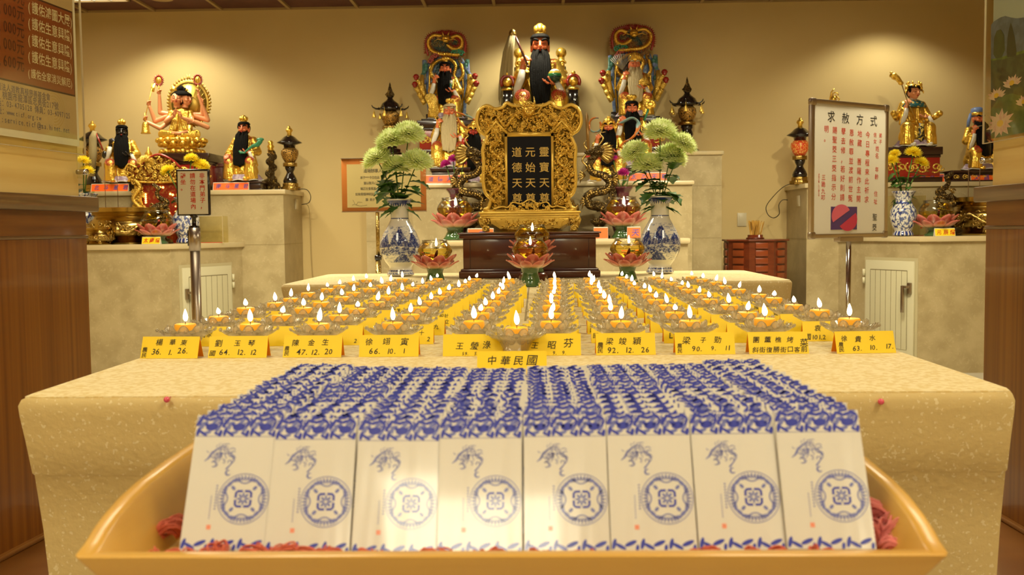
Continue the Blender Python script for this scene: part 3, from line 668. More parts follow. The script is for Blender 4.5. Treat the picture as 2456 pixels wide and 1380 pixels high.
fX = [X(p, 1.55, 790) for p in fpx]; bX = [X(p, 2.90, 670) for p in bpx]; cX = [X(c_[0], 1.48, 830) for c_ in front_cards]
def place(c, r, x, y, where):
    global used0
    h = holder0 if not used0 else copy_tree(holder0); k = candle0 if not used0 else copy_tree(candle0)
    used0 = True
    h.location = (x, y, TZ + .0003); h.rotation_euler.z = R.uniform(0, 1)
    tag(h, 'clear glass lotus candle dish, ' + where, 'candle holder', 'glass lotus dishes on the long table')
    k.location = (x + R.uniform(-.002, .002), y + R.uniform(-.002, .002), TZ + .0003 + R.uniform(-.001, .002)); k.rotation_euler.z = R.uniform(-1.2, 1.2)
    tag(k, 'small lit orange candle, ' + where, 'candle', 'orange candles in the glass dishes')
    s_ = R.uniform(.42, .80) if r else R.uniform(.78, .92)
    for ch in k.children:
        if ch.name.startswith('flame'):
            ch.scale = (R.uniform(.85, 1.1), R.uniform(.85, 1.1), s_); th = R.uniform(-.25, .3) * (1 if r else .5); ch.location = (-.047 * s_ * sin(th), 0, .047 - .047 * s_ * cos(th)); ch.rotation_euler = (0, th, 0)
used0 = False
for r in range(10):
    for c in range(10):
        t_ = r / 9; y = 1.55 + .15 * r + R.uniform(-.008, .008) * (r > 0); x = fX[c] * (1 - t_) + bX[c] * t_ + R.uniform(-.006, .006) * (r > 0)
        place(c, r, x, y, '%s row from the front, %s column from the left' % (ordn(r), ordn(c)))
        cx_ = cX[c] * (1 - t_) + (bX[c] + .004) * t_
        if r == 0: ln = front_cards[c][1]
        else: ln = [(s_, u, v, z, J) for (s_, u, v, z) in frags.get((r, c), [])]
        card(cx_ + R.uniform(-.004, .004) * (r > 0), y - .072, R.uniform(-.05, .05) if r else [.05, .0, .02, 0, 0, 0, -.02, -.01, -.02, -.06][c] * -1, .089 if c in (3, 4, 5) else .088,
             'yellow folded name card, %s row from the front, %s column from the left' % (ordn(r), ordn(c)), ln)
x = X(1237, 1.465, 790)
place(0, 0, x, 1.465, 'the single one standing ahead of all ten rows')
card(X(1228, 1.27, 870), 1.27, 0, .089, 'yellow folded name card standing alone ahead of all rows, above the booklets', [('中', -.032, .0165, .0125, J), ('華', -.0155, .0165, .0130, J), ('民', 0.001, .0165, .0130, J), ('國', .0175, .0165, .0140, J)])
# ================================================================ carved figures
def V(*a): return Vector(a)
def hand(b, P, d, n, s=1.0, curl=2.2, flip=1):
    P = Vector(P); d = Vector(d).normalized(); n = Vector(n); n = (n - d * n.dot(d)).normalized(); sd = d.cross(n) * flip
    M3 = Matrix((sd, d, n)).transposed().to_4x4(); M3.translation = P
    b.ell((0, 0, 0), (.34 * s, .36 * s, .15 * s), 12, 8, M3)
    for k in range(4):
        p = P + sd * (k - 1.5) * .19 * s + d * .26 * s; pts = [p]; L_ = (.62, .72, .68, .5)[k] * s
        for i in range(6):
            th = curl * (i + .5) / 6; p = p + (d * cos(th) + n * sin(th)) * (L_ / 6); pts.append(p)
        b.tube(pts, [.10 * s, .10 * s, .095 * s, .09 * s, .085 * s, .08 * s, .065 * s], 8); b.ell(pts[-1], .066 * s, 8, 6)
    p = P + sd * .30 * s - d * .08 * s; pts = [p, p + (sd * .5 + d * .45 + n * .35) * .28 * s, p + (sd * .35 + d * .8 + n * .9) * .42 * s, p + (sd * .1 + d * 1.0 + n * 1.2) * .48 * s]
    b.tube(pts, [.13 * s, .11 * s, .10 * s, .08 * s], 8)
def head_mesh(T, u, skin, c=(0, -.25, 7.75), parent=None, lids=True, mouth=True, brow=HAIRB, female=False, fierce=False, rz=0):
    C = Matrix.Translation(c) @ Matrix.Rotation(rz, 4, 'Z'); b = B(T @ C)
    b.ell((0, .06, .12), (.80, .88, .92), 20, 14); b.ell((0, -.18, -.42), (.62 if not female else .56, .62, .58), 16, 10); b.ell((0, -.40, -.72), (.26, .28, .22), 12, 8)
    b.tube([(0, .1, -.4), (0, .15, -1.3)], [.48, .5], 14)
    b.tube([(0, -.80, .22), (0, -.92, .02), (0, -1.02, -.18)], [.09, .11, .15], 10); b.ell((0, -.98, -.22), (.20, .16, .12), 12, 8)
    for s_ in (-1, 1):
        b.ell((s_ * .36, -.60, -.22), (.27, .24, .24), 12, 8); b.ell((s_ * .80, .08, -.10), (.10, .20, .34), 10, 8); b.ell((s_ * .80, .02, -.42), (.10, .13, .18), 8, 6)
        b.ell((s_ * .34, -.72, .10), (.20, .12, .12), 12, 8); b.ell((s_ * .36, -.70, .34), (.26, .12, .09), 10, 6)
    b.ell((0, -.86, -.44), (.20, .10, .08), 10, 6); b.ell((0, -.84, -.56), (.16, .10, .07), 10, 6)
    h = b.build('head', skin, parent, remesh=.045 * u, relax=2)
    for s_ in (-1, 1):
        b = B(T @ C)
        if female: b.tube([(s_ * .16, -.83, .33), (s_ * .36, -.85, .41), (s_ * .56, -.72, .34)], [.02, .035, .015], 6)
        else: b.tube([(s_ * .13, -.88, .27 if not fierce else .16), (s_ * .30, -.89, .40), (s_ * .50, -.80, .46), (s_ * .70, -.60, .32)], [.05, .12, .115, .03], 8)
        b.build('eyebrow', brow, h)
    for s_ in (-1, 1): b = B(T @ C); b.tube([(s_ * .17, -.85, .09), (s_ * .27, -.87, .03), (s_ * .38, -.85, .01), (s_ * .52, -.74, .07)], [.015, .028, .028, .012], 6); b.build('eyelid', HAIRB, h)
    b = B(T @ C); b.tube([(-.20, -.90, -.48), (-.08, -.96, -.45), (0, -.965, -.47), (.08, -.96, -.45), (.20, -.90, -.48)], [.015, .045, .04, .045, .015], 8); b.tube([(-.14, -.90, -.52), (0, -.95, -.56), (.14, -.90, -.52)], [.02, .05, .02], 8)
    b.build('mouth', REDL, h)
    return h
def hair_cap(T, m, parent, c=(0, -.25, 7.75), rz=0):
    b = B(T @ Matrix.Translation(c) @ Matrix.Rotation(rz, 4, 'Z'))
    b.lathe([(.02, 1.14), (.45, 1.08), (.72, .96), (.84, .82), (.90, .70), (.88, .62), (.78, .64)], 28, (0, .06, 0), 1, 1.08)
    b.ell((0, .34, .10), (.86, .70, .90), 18, 12)
    for s_ in (-1, 1): b.ell((s_ * .78, -.22, .30), (.10, .26, .34), 10, 8)
    return b.build('hair', m, parent)
def crown(T, kind, parent, c=(0, -.25, 7.75)):
    b = B(T @ Matrix.Translation(c))
    m = GOLD
    if kind == 'lotus':
        b.lathe([(.02, 1.0), (.40, 1.0), (.50, 1.12), (.34, 1.22), (.30, 1.3)], 20, cap=False)
        b.ell((0, 0, 1.62), (.42, .42, .42)); 
        for k in range(6): a = k * pi / 3 + pi / 6; b.ell((.38 * cos(a), .38 * sin(a), 1.48), (.26, .26, .34))
    elif kind == 'bulb':
        b.lathe([(.02, 1.0), (.42, 1.02), (.46, 1.10), (.26, 1.20), (.30, 1.26), (.52, 1.42), (.50, 1.62), (.30, 1.78), (.02, 1.86)], 24)
        for k in range(8): a = k * pi / 4; b.ell((.42 * cos(a), .42 * sin(a), 1.50), (.14, .14, .26))
    elif kind == 'melon':
        b.lathe([(.02, 1.0), (.5, 1.02), (.55, 1.12), (.35, 1.2), (.62, 1.4), (.70, 1.6), (.55, 1.82), (.02, 1.9)], 48, wob=lambda a, z: 1 + .06 * cos(12 * a) * (z > 1.25))
    elif kind == 'tiara':
        b.lathe([(.86, .46), (.94, .50), (.92, .74), (.86, .80)], 28, (0, .05, 0), cap=False)
        for k in range(-5, 6): a = -pi / 2 + k * .26; b.tube([(.88 * cos(a), .05 + .88 * sin(a), .7), (.86 * cos(a), .05 + .86 * sin(a), 1.75 - abs(k) * .07)], [.13, .06], 8)
        b.ell((0, .1, .9), (.75, .75, .6))
    elif kind == 'helm':
        b.ell((0, .12, .42), (.94, 1.0, .92), 24, 14); b.lathe([(.93, .34), (1.02, .38), (1.0, .52), (.92, .56)], 28, (0, .08, 0), cap=False)
        for s_ in (-1, 1): b.ell((s_ * .92, -.15, -.25), (.14, .38, .62), 12, 8); b.tube(spiral(s_ * .95, -.1, .3, .06, 0, 9, 18, -.3), .06, 6)
        for k in range(-3, 4): b.ell((k * .24, -.86 + abs(k) * .1, .62 + .0), (.1, .1, .16))
        b.ell((0, -.2, 1.35), (.3, .3, .2)); b.ell((0, -.85, .95), (.24, .14, .3))
    elif kind == 'band':
        b.lathe([(.84, .46), (.93, .48), (.95, .95), (.86, 1.0)], 28, (0, .05, 0), cap=False); m = GOLD
    elif kind == 'phoenix':
        b.ell((0, .25, .75), (.9, .8, .55), 18, 10)
        rr = random.Random(5)
        for k in range(34): a = rr.uniform(-pi, 0); r_ = rr.uniform(.75, 1.05); b.ell((r_ * cos(a) * 1.1, .1 + r_ * sin(a), .85 + rr.uniform(-.1, .55)), (rr.uniform(.08, .18), .1, rr.uniform(.1, .2)), 8, 6)
        for s_ in (-1, 1): b.ell((s_ * 1.05, -.1, .62), (.24, .3, .36), 10, 8); b.tube([(s_ * 1.0, -.2, .4), (s_ * 1.3, -.3, .1), (s_ * 1.28, -.35, -.15)], [.16, .12, .05], 8)
    return b.build('crown', m, parent)
def robe_mesh(T, u, P, parent, m):
    b = B(T); N = noise.noise
    b.rings([[(rx * cos(2 * pi * j / 20), cy + ry * sin(2 * pi * j / 20), z) for j in range(20)] for (z, rx, ry, cy) in ((1.0, 1.7, 1.1, .1), (2.2, 1.75, 1.2, 0), (3.5, 1.5, 1.05, 0), (5, 1.45, .95, 0), (6.0, 1.55, .85, 0), (6.55, 1.1, .7, 0), (6.9, .55, .5, -.05))])
    for s_ in (-1, 1):
        b.ell((s_ * 1.3, 0, 6.02), (.68, .62, .62)); b.tube([(s_ * .8, -.2, 2.6), (s_ * 1.55, -1.75, 2.65)], [1.0, .95], 16); b.ell((s_ * 1.6, -1.75, 2.62), .95, 16, 10)
        b.tube([(s_ * 1.6, -1.8, 2.5), (s_ * 1.6, -1.85, 1.4), (s_ * 1.55, -1.6, .35)], [.92, .86, .98], 18)
        for k in range(7):      # folds down the shins and around the chest
            a = -pi / 2 + (k - 3) * .36; b.tube([(s_ * 1.6 + .80 * cos(a), -1.8 + .80 * sin(a), 2.4), (s_ * 1.6 + .86 * cos(a), -1.84 + .86 * sin(a), 1.3), (s_ * 1.55 + 1.02 * cos(a + .1), -1.62 + 1.0 * sin(a + .1), .3)], [.08, .15, .19], 6)
        for k in range(4): b.tube([(s_ * (.35 + k * .28), -.74 + k * .03, 6.4 - k * .08), (s_ * (.42 + k * .26), -1.02, 5.0), (s_ * (.30 + k * .2), -1.16, 3.6)], [.10, .13, .10], 6)
        S_, E_, W_ = P['arm'][0 if s_ < 0 else 1]
        b.tube([(s_ * 1.3, 0, 6.1), E_, W_], [.60, .66, .58], 16); b.ell(E_, .64)
        for k in range(3): q = V(*E_).lerp(V(*W_), .2 + .25 * k); b.ell(q, (.68, .68, .18), 12, 6)
        D = P['drape'][0 if s_ < 0 else 1]
        if D: b.tube([W_, V(*W_).lerp(V(*D), .5), D], [.52, .50, .30], 12, flat=.6, up=(0, 1, 0))
    b.ell((0, -1.2, 1.5), (1.2, .8, 1.6)); b.ell((0, .2, 1.5), (1.9, 1.3, 1.7))
    for k in range(5): b.tube([(-.9, -1.6 - .1 * k, 2.5 - k * .34), (0, -2.02, 1.9 - k * .36), (.9, -1.6 - .1 * k, 2.5 - k * .34)], .12, 6)
    return b.build('robe', m, parent, remesh=.085 * u, relax=3)
def ringpatch(b, c, n, r, T=None):
    n = Vector(n).normalized(); a = n.orthogonal().normalized(); c_ = n.cross(a); c = Vector(c)
    for rr, w_ in ((.14, .05), (.34, .03), (.50, .03), (.64, .03)):
        b.tube([c + (a * cos(t) + c_ * sin(t)) * rr * r - n * rr * rr * r * r * .35 for t in [2 * pi * k / 24 for k in range(25)]], w_ * r * .9, 6)
    for k in range(16):
        t = 2 * pi * k / 16; d = a * cos(t) + c_ * sin(t); b.tube([c + d * .34 * r - n * .03, c + d * .64 * r - n * .14 * r * r], .024 * r, 5)
ARM_UP_L = (None, (-2.05, -.35, 4.45), (-1.60, -1.25, 5.35)); ARM_HOLD_R = (None, (2.05, -.35, 4.35), (1.45, -1.55, 4.15))
ARM_KNEE_L = (None, (-2.1, -.3, 4.4), (-1.95, -1.5, 3.85))
def statue(px, py, Y, unit, label, zb=None, skin=SKIN, robe=GOLD, beard=HAIRB, hair=HAIRB, crn='lotus', turn=0, arms=('up', 'hold'), bl=1.0, item=None, lining=LINEN, hem=LILAC, female=False, fierce=False, bw=1.0, headz=0, knee=REDL, headrz=0):
    base = at(px, py, Y); u = unit * Y / F
    if zb: base.z = zb
    T = frame(base, u, turn)
    t = thing('deity_statue', label, 'statue', base)
    P = {'arm': [ARM_UP_L if arms[0] == 'up' else ARM_KNEE_L, ARM_HOLD_R], 'drape': [(-2.25, -1.1, 3.1) if arms[0] == 'up' else None, (2.35, -1.5, 2.1)]}
    robe_mesh(T, u, P, t, robe)
    h = head_mesh(T, u, skin, parent=t, brow=(beard or hair) if not female else HAIRB, female=female, fierce=fierce, rz=headrz)
    if hair: hair_cap(T, hair, h, rz=headrz)
    if crn: crown(T, crn, t)
    # hands
    b = B(T)
    if arms[0] == 'up':
        b.tube([(-1.68, -1.2, 5.0), (-1.52, -1.35, 5.9)], [.34, .27], 12); hand(b, (-1.47, -1.5, 6.2), (0.35, -.1, .35), (.3, .7, -.2), 1.0, 2.6)
    else: hand(b, (-1.95, -1.9, 3.85), (.1, -.9, -.5), (0, .2, -1), 1.05, .6)
    hb = b.build('hand', skin, t, remesh=.05 * u, relax=1)
    b = B(T); b.tube([(1.9, -1.3, 4.2), (1.15, -1.75, 4.2)], [.33, .27], 12); hand(b, (.95, -1.85, 4.15), (-.9, -.25, -.05), (0, -.15, 1), 1.05, 1.3, -1)
    b.build('hand', skin, t, remesh=.05 * u, relax=1)
    if beard:
        b = B(T); e = .9 + 4.9 * bl * .0; zb = 6.9 - 4.9 * bl
        for k in range(9):
            q = (k - 4) / 4; x0 = q * .58 * bw; zt = 7.05 + .38 * abs(q)
            zz = zb + .35 * abs(q) + R.uniform(-.12, .12)
            b.tube([(x0 * 1.0, -.98 + .42 * q * q, zt), (x0 * 1.35, -1.38 + .3 * q * q, zt - .7), (x0 * 1.55, -1.72 + .2 * q * q, 5.4), (x0 * 1.5, -2.05 + .1 * q * q, 4.0), (x0 * 1.25, -2.3, max(zz, 2.4) if zz > 2 else 3.0), (x0 * 1.0, -2.5, zz)],
                   [.14, .25, .29, .28, .22, .05], 10, flat=.75, up=(1, 0, 0))
        for s_ in (-1, 1): b.tube([(s_ * .07, -1.12, 7.30), (s_ * .22, -1.22, 7.16), (s_ * .32, -1.42, 6.6), (s_ * .34, -1.75, 5.2), (s_ * .28, -2.1, 3.9)], [.06, .15, .17, .14, .03], 8)
        b.build('beard', beard, t)
    if knee:
        pair(lambda b, s_: ringpatch(b, (s_ * 1.62, -2.52, 3.12), (0, -.85, .5), 1.0), 'round_emblem', knee, T, t)
        b = B(T); ringpatch(b, (1.42, -.58, 6.05), (.55, -.8, .3), .8); b.build('round_emblem', knee, t)
    if lining:
        b = B(T)
        if arms[0] == 'up':
            b.tube([(-1.60, -1.60, 5.4), (-1.75, -1.68, 4.6), (-2.1, -1.62, 3.7), (-2.35, -1.45, 3.0)], [.30, .36, .34, .10], 10, flat=.5, up=(0, 1, 0)); b.build('sleeve_lining', lining, t); b = B(T)
        b.tube([(1.45, -1.98, 4.25), (1.75, -2.05, 3.6), (2.15, -2.1, 2.8), (2.42, -2.0, 2.1)], [.22, .30, .28, .10], 10, flat=.5, up=(0, 1, 0)); b.build('sleeve_lining', lining, t)
    if hem:
        b = B(T); n = 60; rr = []
        for (z, s_, am) in ((.95, .93, .02), (.6, .99, .04), (.3, 1.06, .07), (.12, 1.12, .09), (.05, 1.10, .09)):
            rr.append([((2.55 * s_) * cos(a) * (1 + am * sin(7 * a)), -1.0 + 1.75 * s_ * sin(a) * (1 + am * cos(9 * a)), z + .08 * sin(7 * a) * (z < .7)) for a in [2 * pi * k / n for k in range(n)]])
        b.rings(rr, True, False); o = b.build('hem', hem, t)
        b = B(T); b.tube(rr[3] + [rr[3][0]], .07, 6); b.build('hem_trim', LINEN, o)
    pair(lambda b, s_: b.ell((s_ * 1.2, -2.75, .22), (.42, .62, .24)).ell((s_ * 1.2, -3.2, .36), (.26, .2, .2)), 'shoe', LINEN if female else GOLD, T, t)
    if item: item(T, t, u)
    return t
# carried pieces
def it_whisk(T, t, u):
    b = B(T); b.tube([(-2.38, -1.75, 8.75), (-1.1, -1.65, 5.75)], [.11, .10], 10); b.ell((-1.1, -1.65, 5.72), .14); b.build('whisk_handle', mat('plum_lacquer', (.11, .03, .03), .25, coat=.4), t)
    b = B(T); b.ell((-2.45, -1.75, 8.55), (.34, .34, .46)); b.build('whisk_knob', BRASS, t)
    b = B(T)
    for k in range(16):
        q = R.uniform(-1, 1); w_ = R.uniform(-1, 1); b.tube([(-2.5 + .2 * q, -1.75 + .2 * w_, 8.4), (-2.85 + .34 * q, -1.5 + .3 * w_, 7.0), (-3.05 + .50 * q, -.9 + .3 * w_, 5.2), (-3.2 + .55 * q, -.4 + .3 * w_, 3.7), (-3.45 + .4 * q, -.3, 2.4 + R.uniform(-.4, .9))], [.16, .20, .17, .12, .02], 6)
    b.build('whisk_hair', mat('whisk_hair', (.46, .37, .18), .7, bump=('n', (400, 400, 12), .7, .01)), t)
def it_ball(T, t, u):
    C = (1.28, -2.15, 4.75)
    for z0, z1, m, nm in ((-1.6, -.1, mat('dark_green', (.01, .05, .03), .2, coat=.5), 'ball'), (-.1, .28, mat('bright_green', (.03, .25, .08), .2, coat=.5), 'ball_band'), (.28, .62, mat('yellow_glaze', (.6, .42, .06), .25, coat=.5), 'ball_stripe'), (.62, 1.6, LINEN, 'ball_top')):
        b = B(T); pr = [(.62 * cos(a), .62 * sin(a)) for a in [max(-pi / 2, z0) + (min(pi / 2, z1) - max(-pi / 2, z0)) * k / 6 for k in range(7)]]; b.lathe(pr, 24, C); b.build(nm, m, t)
    b = B(T)
def it_fan_pen(T, t, u):
    b = B(T); b.tube([(-1.9, -1.5, 7.2), (-1.05, -1.7, 5.5)], .05, 6); b.build('brush', HAIRW, t)
    b = B(T)
    for k, m in enumerate((BLUEP, GREENP, LINEN)):
        b = B(T); b.box(.75 + .05 * k, 1.0 + .1 * k, -2.3, -2.0, 4.3 + k * .42, 4.9 + k * .42, Matrix.Rotation(.0, 4, 'Y')); b.build('scroll', m, t)
def it_fan(T, t, u):
    b = B(T); O = (-1.9, -1.6, 6.8)
    n = 12
    for k in range(n): a = .5 + k * .13; b.tube([O, (O[0] + 2.3 * cos(a + .5), O[1] + .1 * sin(k), O[2] + 2.3 * sin(a + .5))], [.03, .10], 6, flat=.4)
    b.build('feather_fan', mat('fan_feather', (.35, .32, .27), .5), t)
    b = B(T); C = V(1.0, -2.2, 4.95); b.ell(C, .55)
    for k in range(26): a, e = R.uniform(0, 6.3), R.uniform(-1, 1.4); b.ell(C + V(cos(a) * cos(e), sin(a) * cos(e), sin(e)) * .55, (.16, .12, .12), 8, 6)
    b.build('gold_ingot', GOLDR, t)
def it_goldfan(T, t, u):
    b = B(T); O = (-1.5, -1.7, 6.3)
    b.tube([(-1.1, -1.7, 4.8), (-1.45, -1.7, 6.2), (-2.0, -1.75, 7.0)], .06, 6)
    rr = []
    b.prism([(-2.3, 6.9), (-1.75, 6.9), (-1.35, 7.35), (-1.35, 7.9), (-1.75, 8.7), (-1.55, 9.4), (-1.9, 9.9), (-2.5, 10.1), (-3.05, 9.9), (-3.2, 9.4), (-2.9, 8.8), (-2.6, 8.0), (-2.55, 7.3)], -1.85, -1.7)
    for k in range(5): b.tube(spiral(-2.2 - (k % 2) * .3, 7.4 + k * .5, .28, .05, 0, 7, 14, -1.9), .05, 5)
    b.build('gold_fan', GOLDR, t)
def ribbon_tube(T, t, pts, m, nm='ribbon', w=.3):
    b = B(T); b.tube(cat_(pts, 4) if len(pts) < 15 else pts, w, 8, flat=.25, up=(0, .35, 1)); return b.build(nm, m, t)
SASHB = mat('blue_orange_sash', (.28, .48, .50), .3, coat=.4, noise2=((.75, .22, .03), (14, 14, 14), 1, .45, .55))
def it_ribbon_sword(T, t, u):
    b = B(T); b.prism([(-2.95, 3.6), (-2.55, 3.6), (-2.75, 9.2), (-3.0, 9.9), (-3.2, 9.2)], -1.5, -1.4); b.build('sword_blade', mat('wooden_blade', (.30, .16, .04), .35, .4), t)
    b = B(T); b.tube([(-2.75, -1.45, 3.7), (-2.7, -1.45, 2.4)], .2, 8); b.tube([(-3.3, -1.45, 3.6), (-2.2, -1.45, 3.6)], .15, 8); b.build('sword_hilt', REDL, t)
    P = spiral(-1.85, 8.0, 1.15, .75, 1.2, 7.0, 20, -.2); ribbon_tube(T, t, P, SASHB, w=.28)
    P = [(1.2, -.1, 8.0), (2.2, -.4, 8.5), (3.3, -.6, 8.9), (4.1, -.7, 8.3), (4.0, -.8, 7.0), (3.2, -.9, 6.0), (2.2, -1.0, 5.5), (1.6, -1.1, 4.8)]
    ribbon_tube(T, t, P, SASHB, w=.36)
def it_ribbon_loop(T, t, u):
    P = [(.9, -.6, 7.6), (1.8, -1.0, 7.3), (3.2, -1.0, 6.7), (3.6, -1.0, 5.9), (2.6, -1.1, 5.4), (1.6, -1.1, 5.9), (1.1, -1.0, 6.8)]
    ribbon_tube(T, t, P, SASHB, w=.3); it_goldfan(T, t, u)
def it_staffs(T, t, u):
    b = B(T); b.tube([(1.5, -1.6, 6.0), (2.1, -1.6, 7.6)], [.14, .14], 8); b.build('green_sceptre', GREENP, t)
    b = B(T)
    for k in range(12): a = R.uniform(0, 6.3); b.ell((2.3 + .5 * cos(a), -1.6, 8.1 + .45 * sin(a)), (.3, .25, .25), 8, 6)
    b.ell((2.3, -1.6, 8.1), (.55, .3, .45)); b.build('sceptre_head', GOLD, t)
def it_green(T, t, u):
    b = B(T); b.tube([(.1, -2.35, 4.35), (.35, -2.4, 4.1), (.9, -2.4, 4.05), (1.5, -2.35, 4.6), (2.2, -2.3, 5.05), (2.9, -2.3, 5.2), (3.3, -2.3, 5.7), (3.6, -2.3, 6.0)], [.12, .22, .14, .15, .24, .34, .36, .2], 10); b.ell((3.3, -2.3, 5.95), (.6, .3, .25)); b.build('green_sceptre', GREENP, t)
def it_whisk2(T, t, u):
    b = B(T); b.tube([(-3.6, -1.2, 7.6), (-2.6, -1.5, 4.9)], .12, 8); b.build('whisk_handle', REDP, t)
    b = B(T); b.ell((-2.4, -1.55, 4.2), (.4, .35, .6)); b.build('whisk_grip', BLACK, t)
    b = B(T); b.tube([(-3.7, -1.2, 7.75), (-4.0, -1.1, 6.8), (-4.1, -1.1, 4.5), (-4.3, -1.1, 1.0)], [.3, .55, .6, .4], 10); b.build('whisk_hair', mat('whisk_hair'), t)
TIER3 = 7.22
statue(1297, 317, TIER3, 26, 'largest central golden-robed statue with black beard, horsetail whisk and striped ball', item=lambda T, t, u: (it_whisk(T, t, u), it_ball(T, t, u)), bl=1.0, bw=.86)
statue(1070, 290, TIER3, 15.7, 'black-bearded golden statue holding coloured scrolls on the left dragon throne', item=it_fan_pen, crn='bulb')
statue(1522, 285, TIER3, 16.3, 'white-bearded golden statue with feather fan and spiked crown on right dragon throne', beard=HAIRW, hair=None, crn='tiara', item=it_fan, bl=1.05)
T2 = 6.75
statue(1081, 405, T2, 17.4, 'white-haired statue with long pale beard and gold fan, below the left throne', beard=HAIRW, hair=HAIRW, crn='bulb', item=it_ribbon_loop, bl=1.0, headrz=-.05)
statue(1137, 432, T2 - .05, 16, zb=Z2 + .002, label= 'red-faced black-bearded statue in gold helmet, partly behind the tablet left edge', skin=SKINR, crn='helm', hair=None, fierce=True, bl=1.1, turn=.05, bw=1.15)
statue(1461, 437, T2 - .05, 16.8, zb=Z2 + .002, label= 'black-bearded warrior statue with gold helmet, sword and looping blue ribbon', crn='helm', hair=None, bl=1.0, item=it_ribbon_sword, turn=-.15, skin=SKIN, bw=1.1)
statue(1515, 402, T2 + .05, 17.8, 'black-bearded statue with small gold crown holding a green sceptre, beside the warrior', crn='melon', item=it_staffs, bl=1.0)
WY = 7.12
statue(297, 440, WY, 15.8, 'black-faced statue with long black beard and whisk on the left altar wing', skin=SKIND, item=it_whisk2, crn='lotus', turn=.28, bl=.95)
statue(590, 436, WY, 16.2, 'black-bearded golden statue with a hand on its knee and green sceptre', arms=('knee', 'hold'), item=it_green, turn=-.12, crn='lotus')
def it_lady(T, t, u):
    b = B(T); b.tube([(-2.55, -1.6, 9.2), (-1.5, -1.7, 6.2), (.9, -2.9, .6)], .07, 8); b.build('staff', BRASS, t)
    b = B(T); b.tube([(-2.5, -1.6, 9.0), (-3.0, -1.6, 9.6), (-3.5, -1.6, 10.0), (-4.1, -1.6, 9.9)], [.25, .35, .4, .2], 10)
    for k in range(22): a = R.uniform(0, 1); b.ell((-2.6 - 1.5 * a, -1.65, 9.2 + a * .9 + R.uniform(-.3, .35)), (.2, .14, .16), 8, 6)
    b.ell((-2.5, -1.6, 8.9), (.4, .25, .3)); b.build('dragon_staff_head', GOLD, t)
    pair(lambda b, s_: b.tube([(s_ * 2.2, .1, 4.0), (s_ * 2.8, -.8, 4.2), (s_ * 3.2, -1.2, 4.6)], [.3, .4, .45], 10).ell((s_ * 3.35, -1.3, 4.7), .45), 'armrest', GOLD, T, t)
    b = B(T); b.prism([(-.35, 3.2), (.35, 3.2), (.45, 1.0), (0, .4), (-.45, 1.0)], -2.75, -2.65); b.build('apron_band', mat('black_gold_band', (.02, .02, .02), .3, noise2=((.7, .5, .1), (60, 60, 60), 2, .5, .55)), t)
    b = B(T); b.lathe([(.9, 6.75), (1.45, 6.45), (2.0, 5.75), (1.85, 5.6), (1.2, 6.1), (.7, 6.6)], 28, (0, -.05, 0), 1, .72, cap=False); b.build('shoulder_cape', mat('teal_cape', (.02, .13, .15), .35, coat=.3, noise2=((.7, .48, .1), (55, 55, 55), 2, .56, .6)), t)
    b = B(T); b.lathe([(.55, 6.95), (.62, 6.65), (.75, 6.6)], 20, (0, -.1, 0), cap=False); b.build('collar', LINEN, t)
statue(2187, 355, WY, 16.6, 'crowned female statue with dragon-headed staff seated on the right altar wing', skin=SKINP, beard=None, crn='phoenix', item=it_lady, female=True, knee=None, turn=.1, headrz=.25)
def it_hat(T, t, u):
    b = B(T); b.lathe([(.80, 8.1), (.92, 8.15), (.95, 8.9), (.90, 9.3), (.5, 9.5), (.02, 9.5)], 24, (0, -.15, 0)); b.build('blue_hat', mat('sky_blue_hat', (.16, .24, .50), .4), t)
    pair(lambda b, s_: b.tube([(s_ * .95, .1, 8.6), (s_ * 1.15, .3, 7.4), (s_ * 1.3, .3, 6.3)], [.2, .26, .18], 8, flat=.5), 'hat_ribbon', mat('sky_blue_hat'), T, t)
    b = B(T); b.tube([(-1.9, -1.6, 6.3), (-.6, -1.9, 6.6)], .05, 6); b.build('brush', HAIRW, t)
statue(2340, 410, WY, 15.6, 'black-bearded statue in blue hat with gold band at the right end of the altar', hair=None, crn='band', item=it_hat, turn=.28, bl=1.0, bw=1.25)
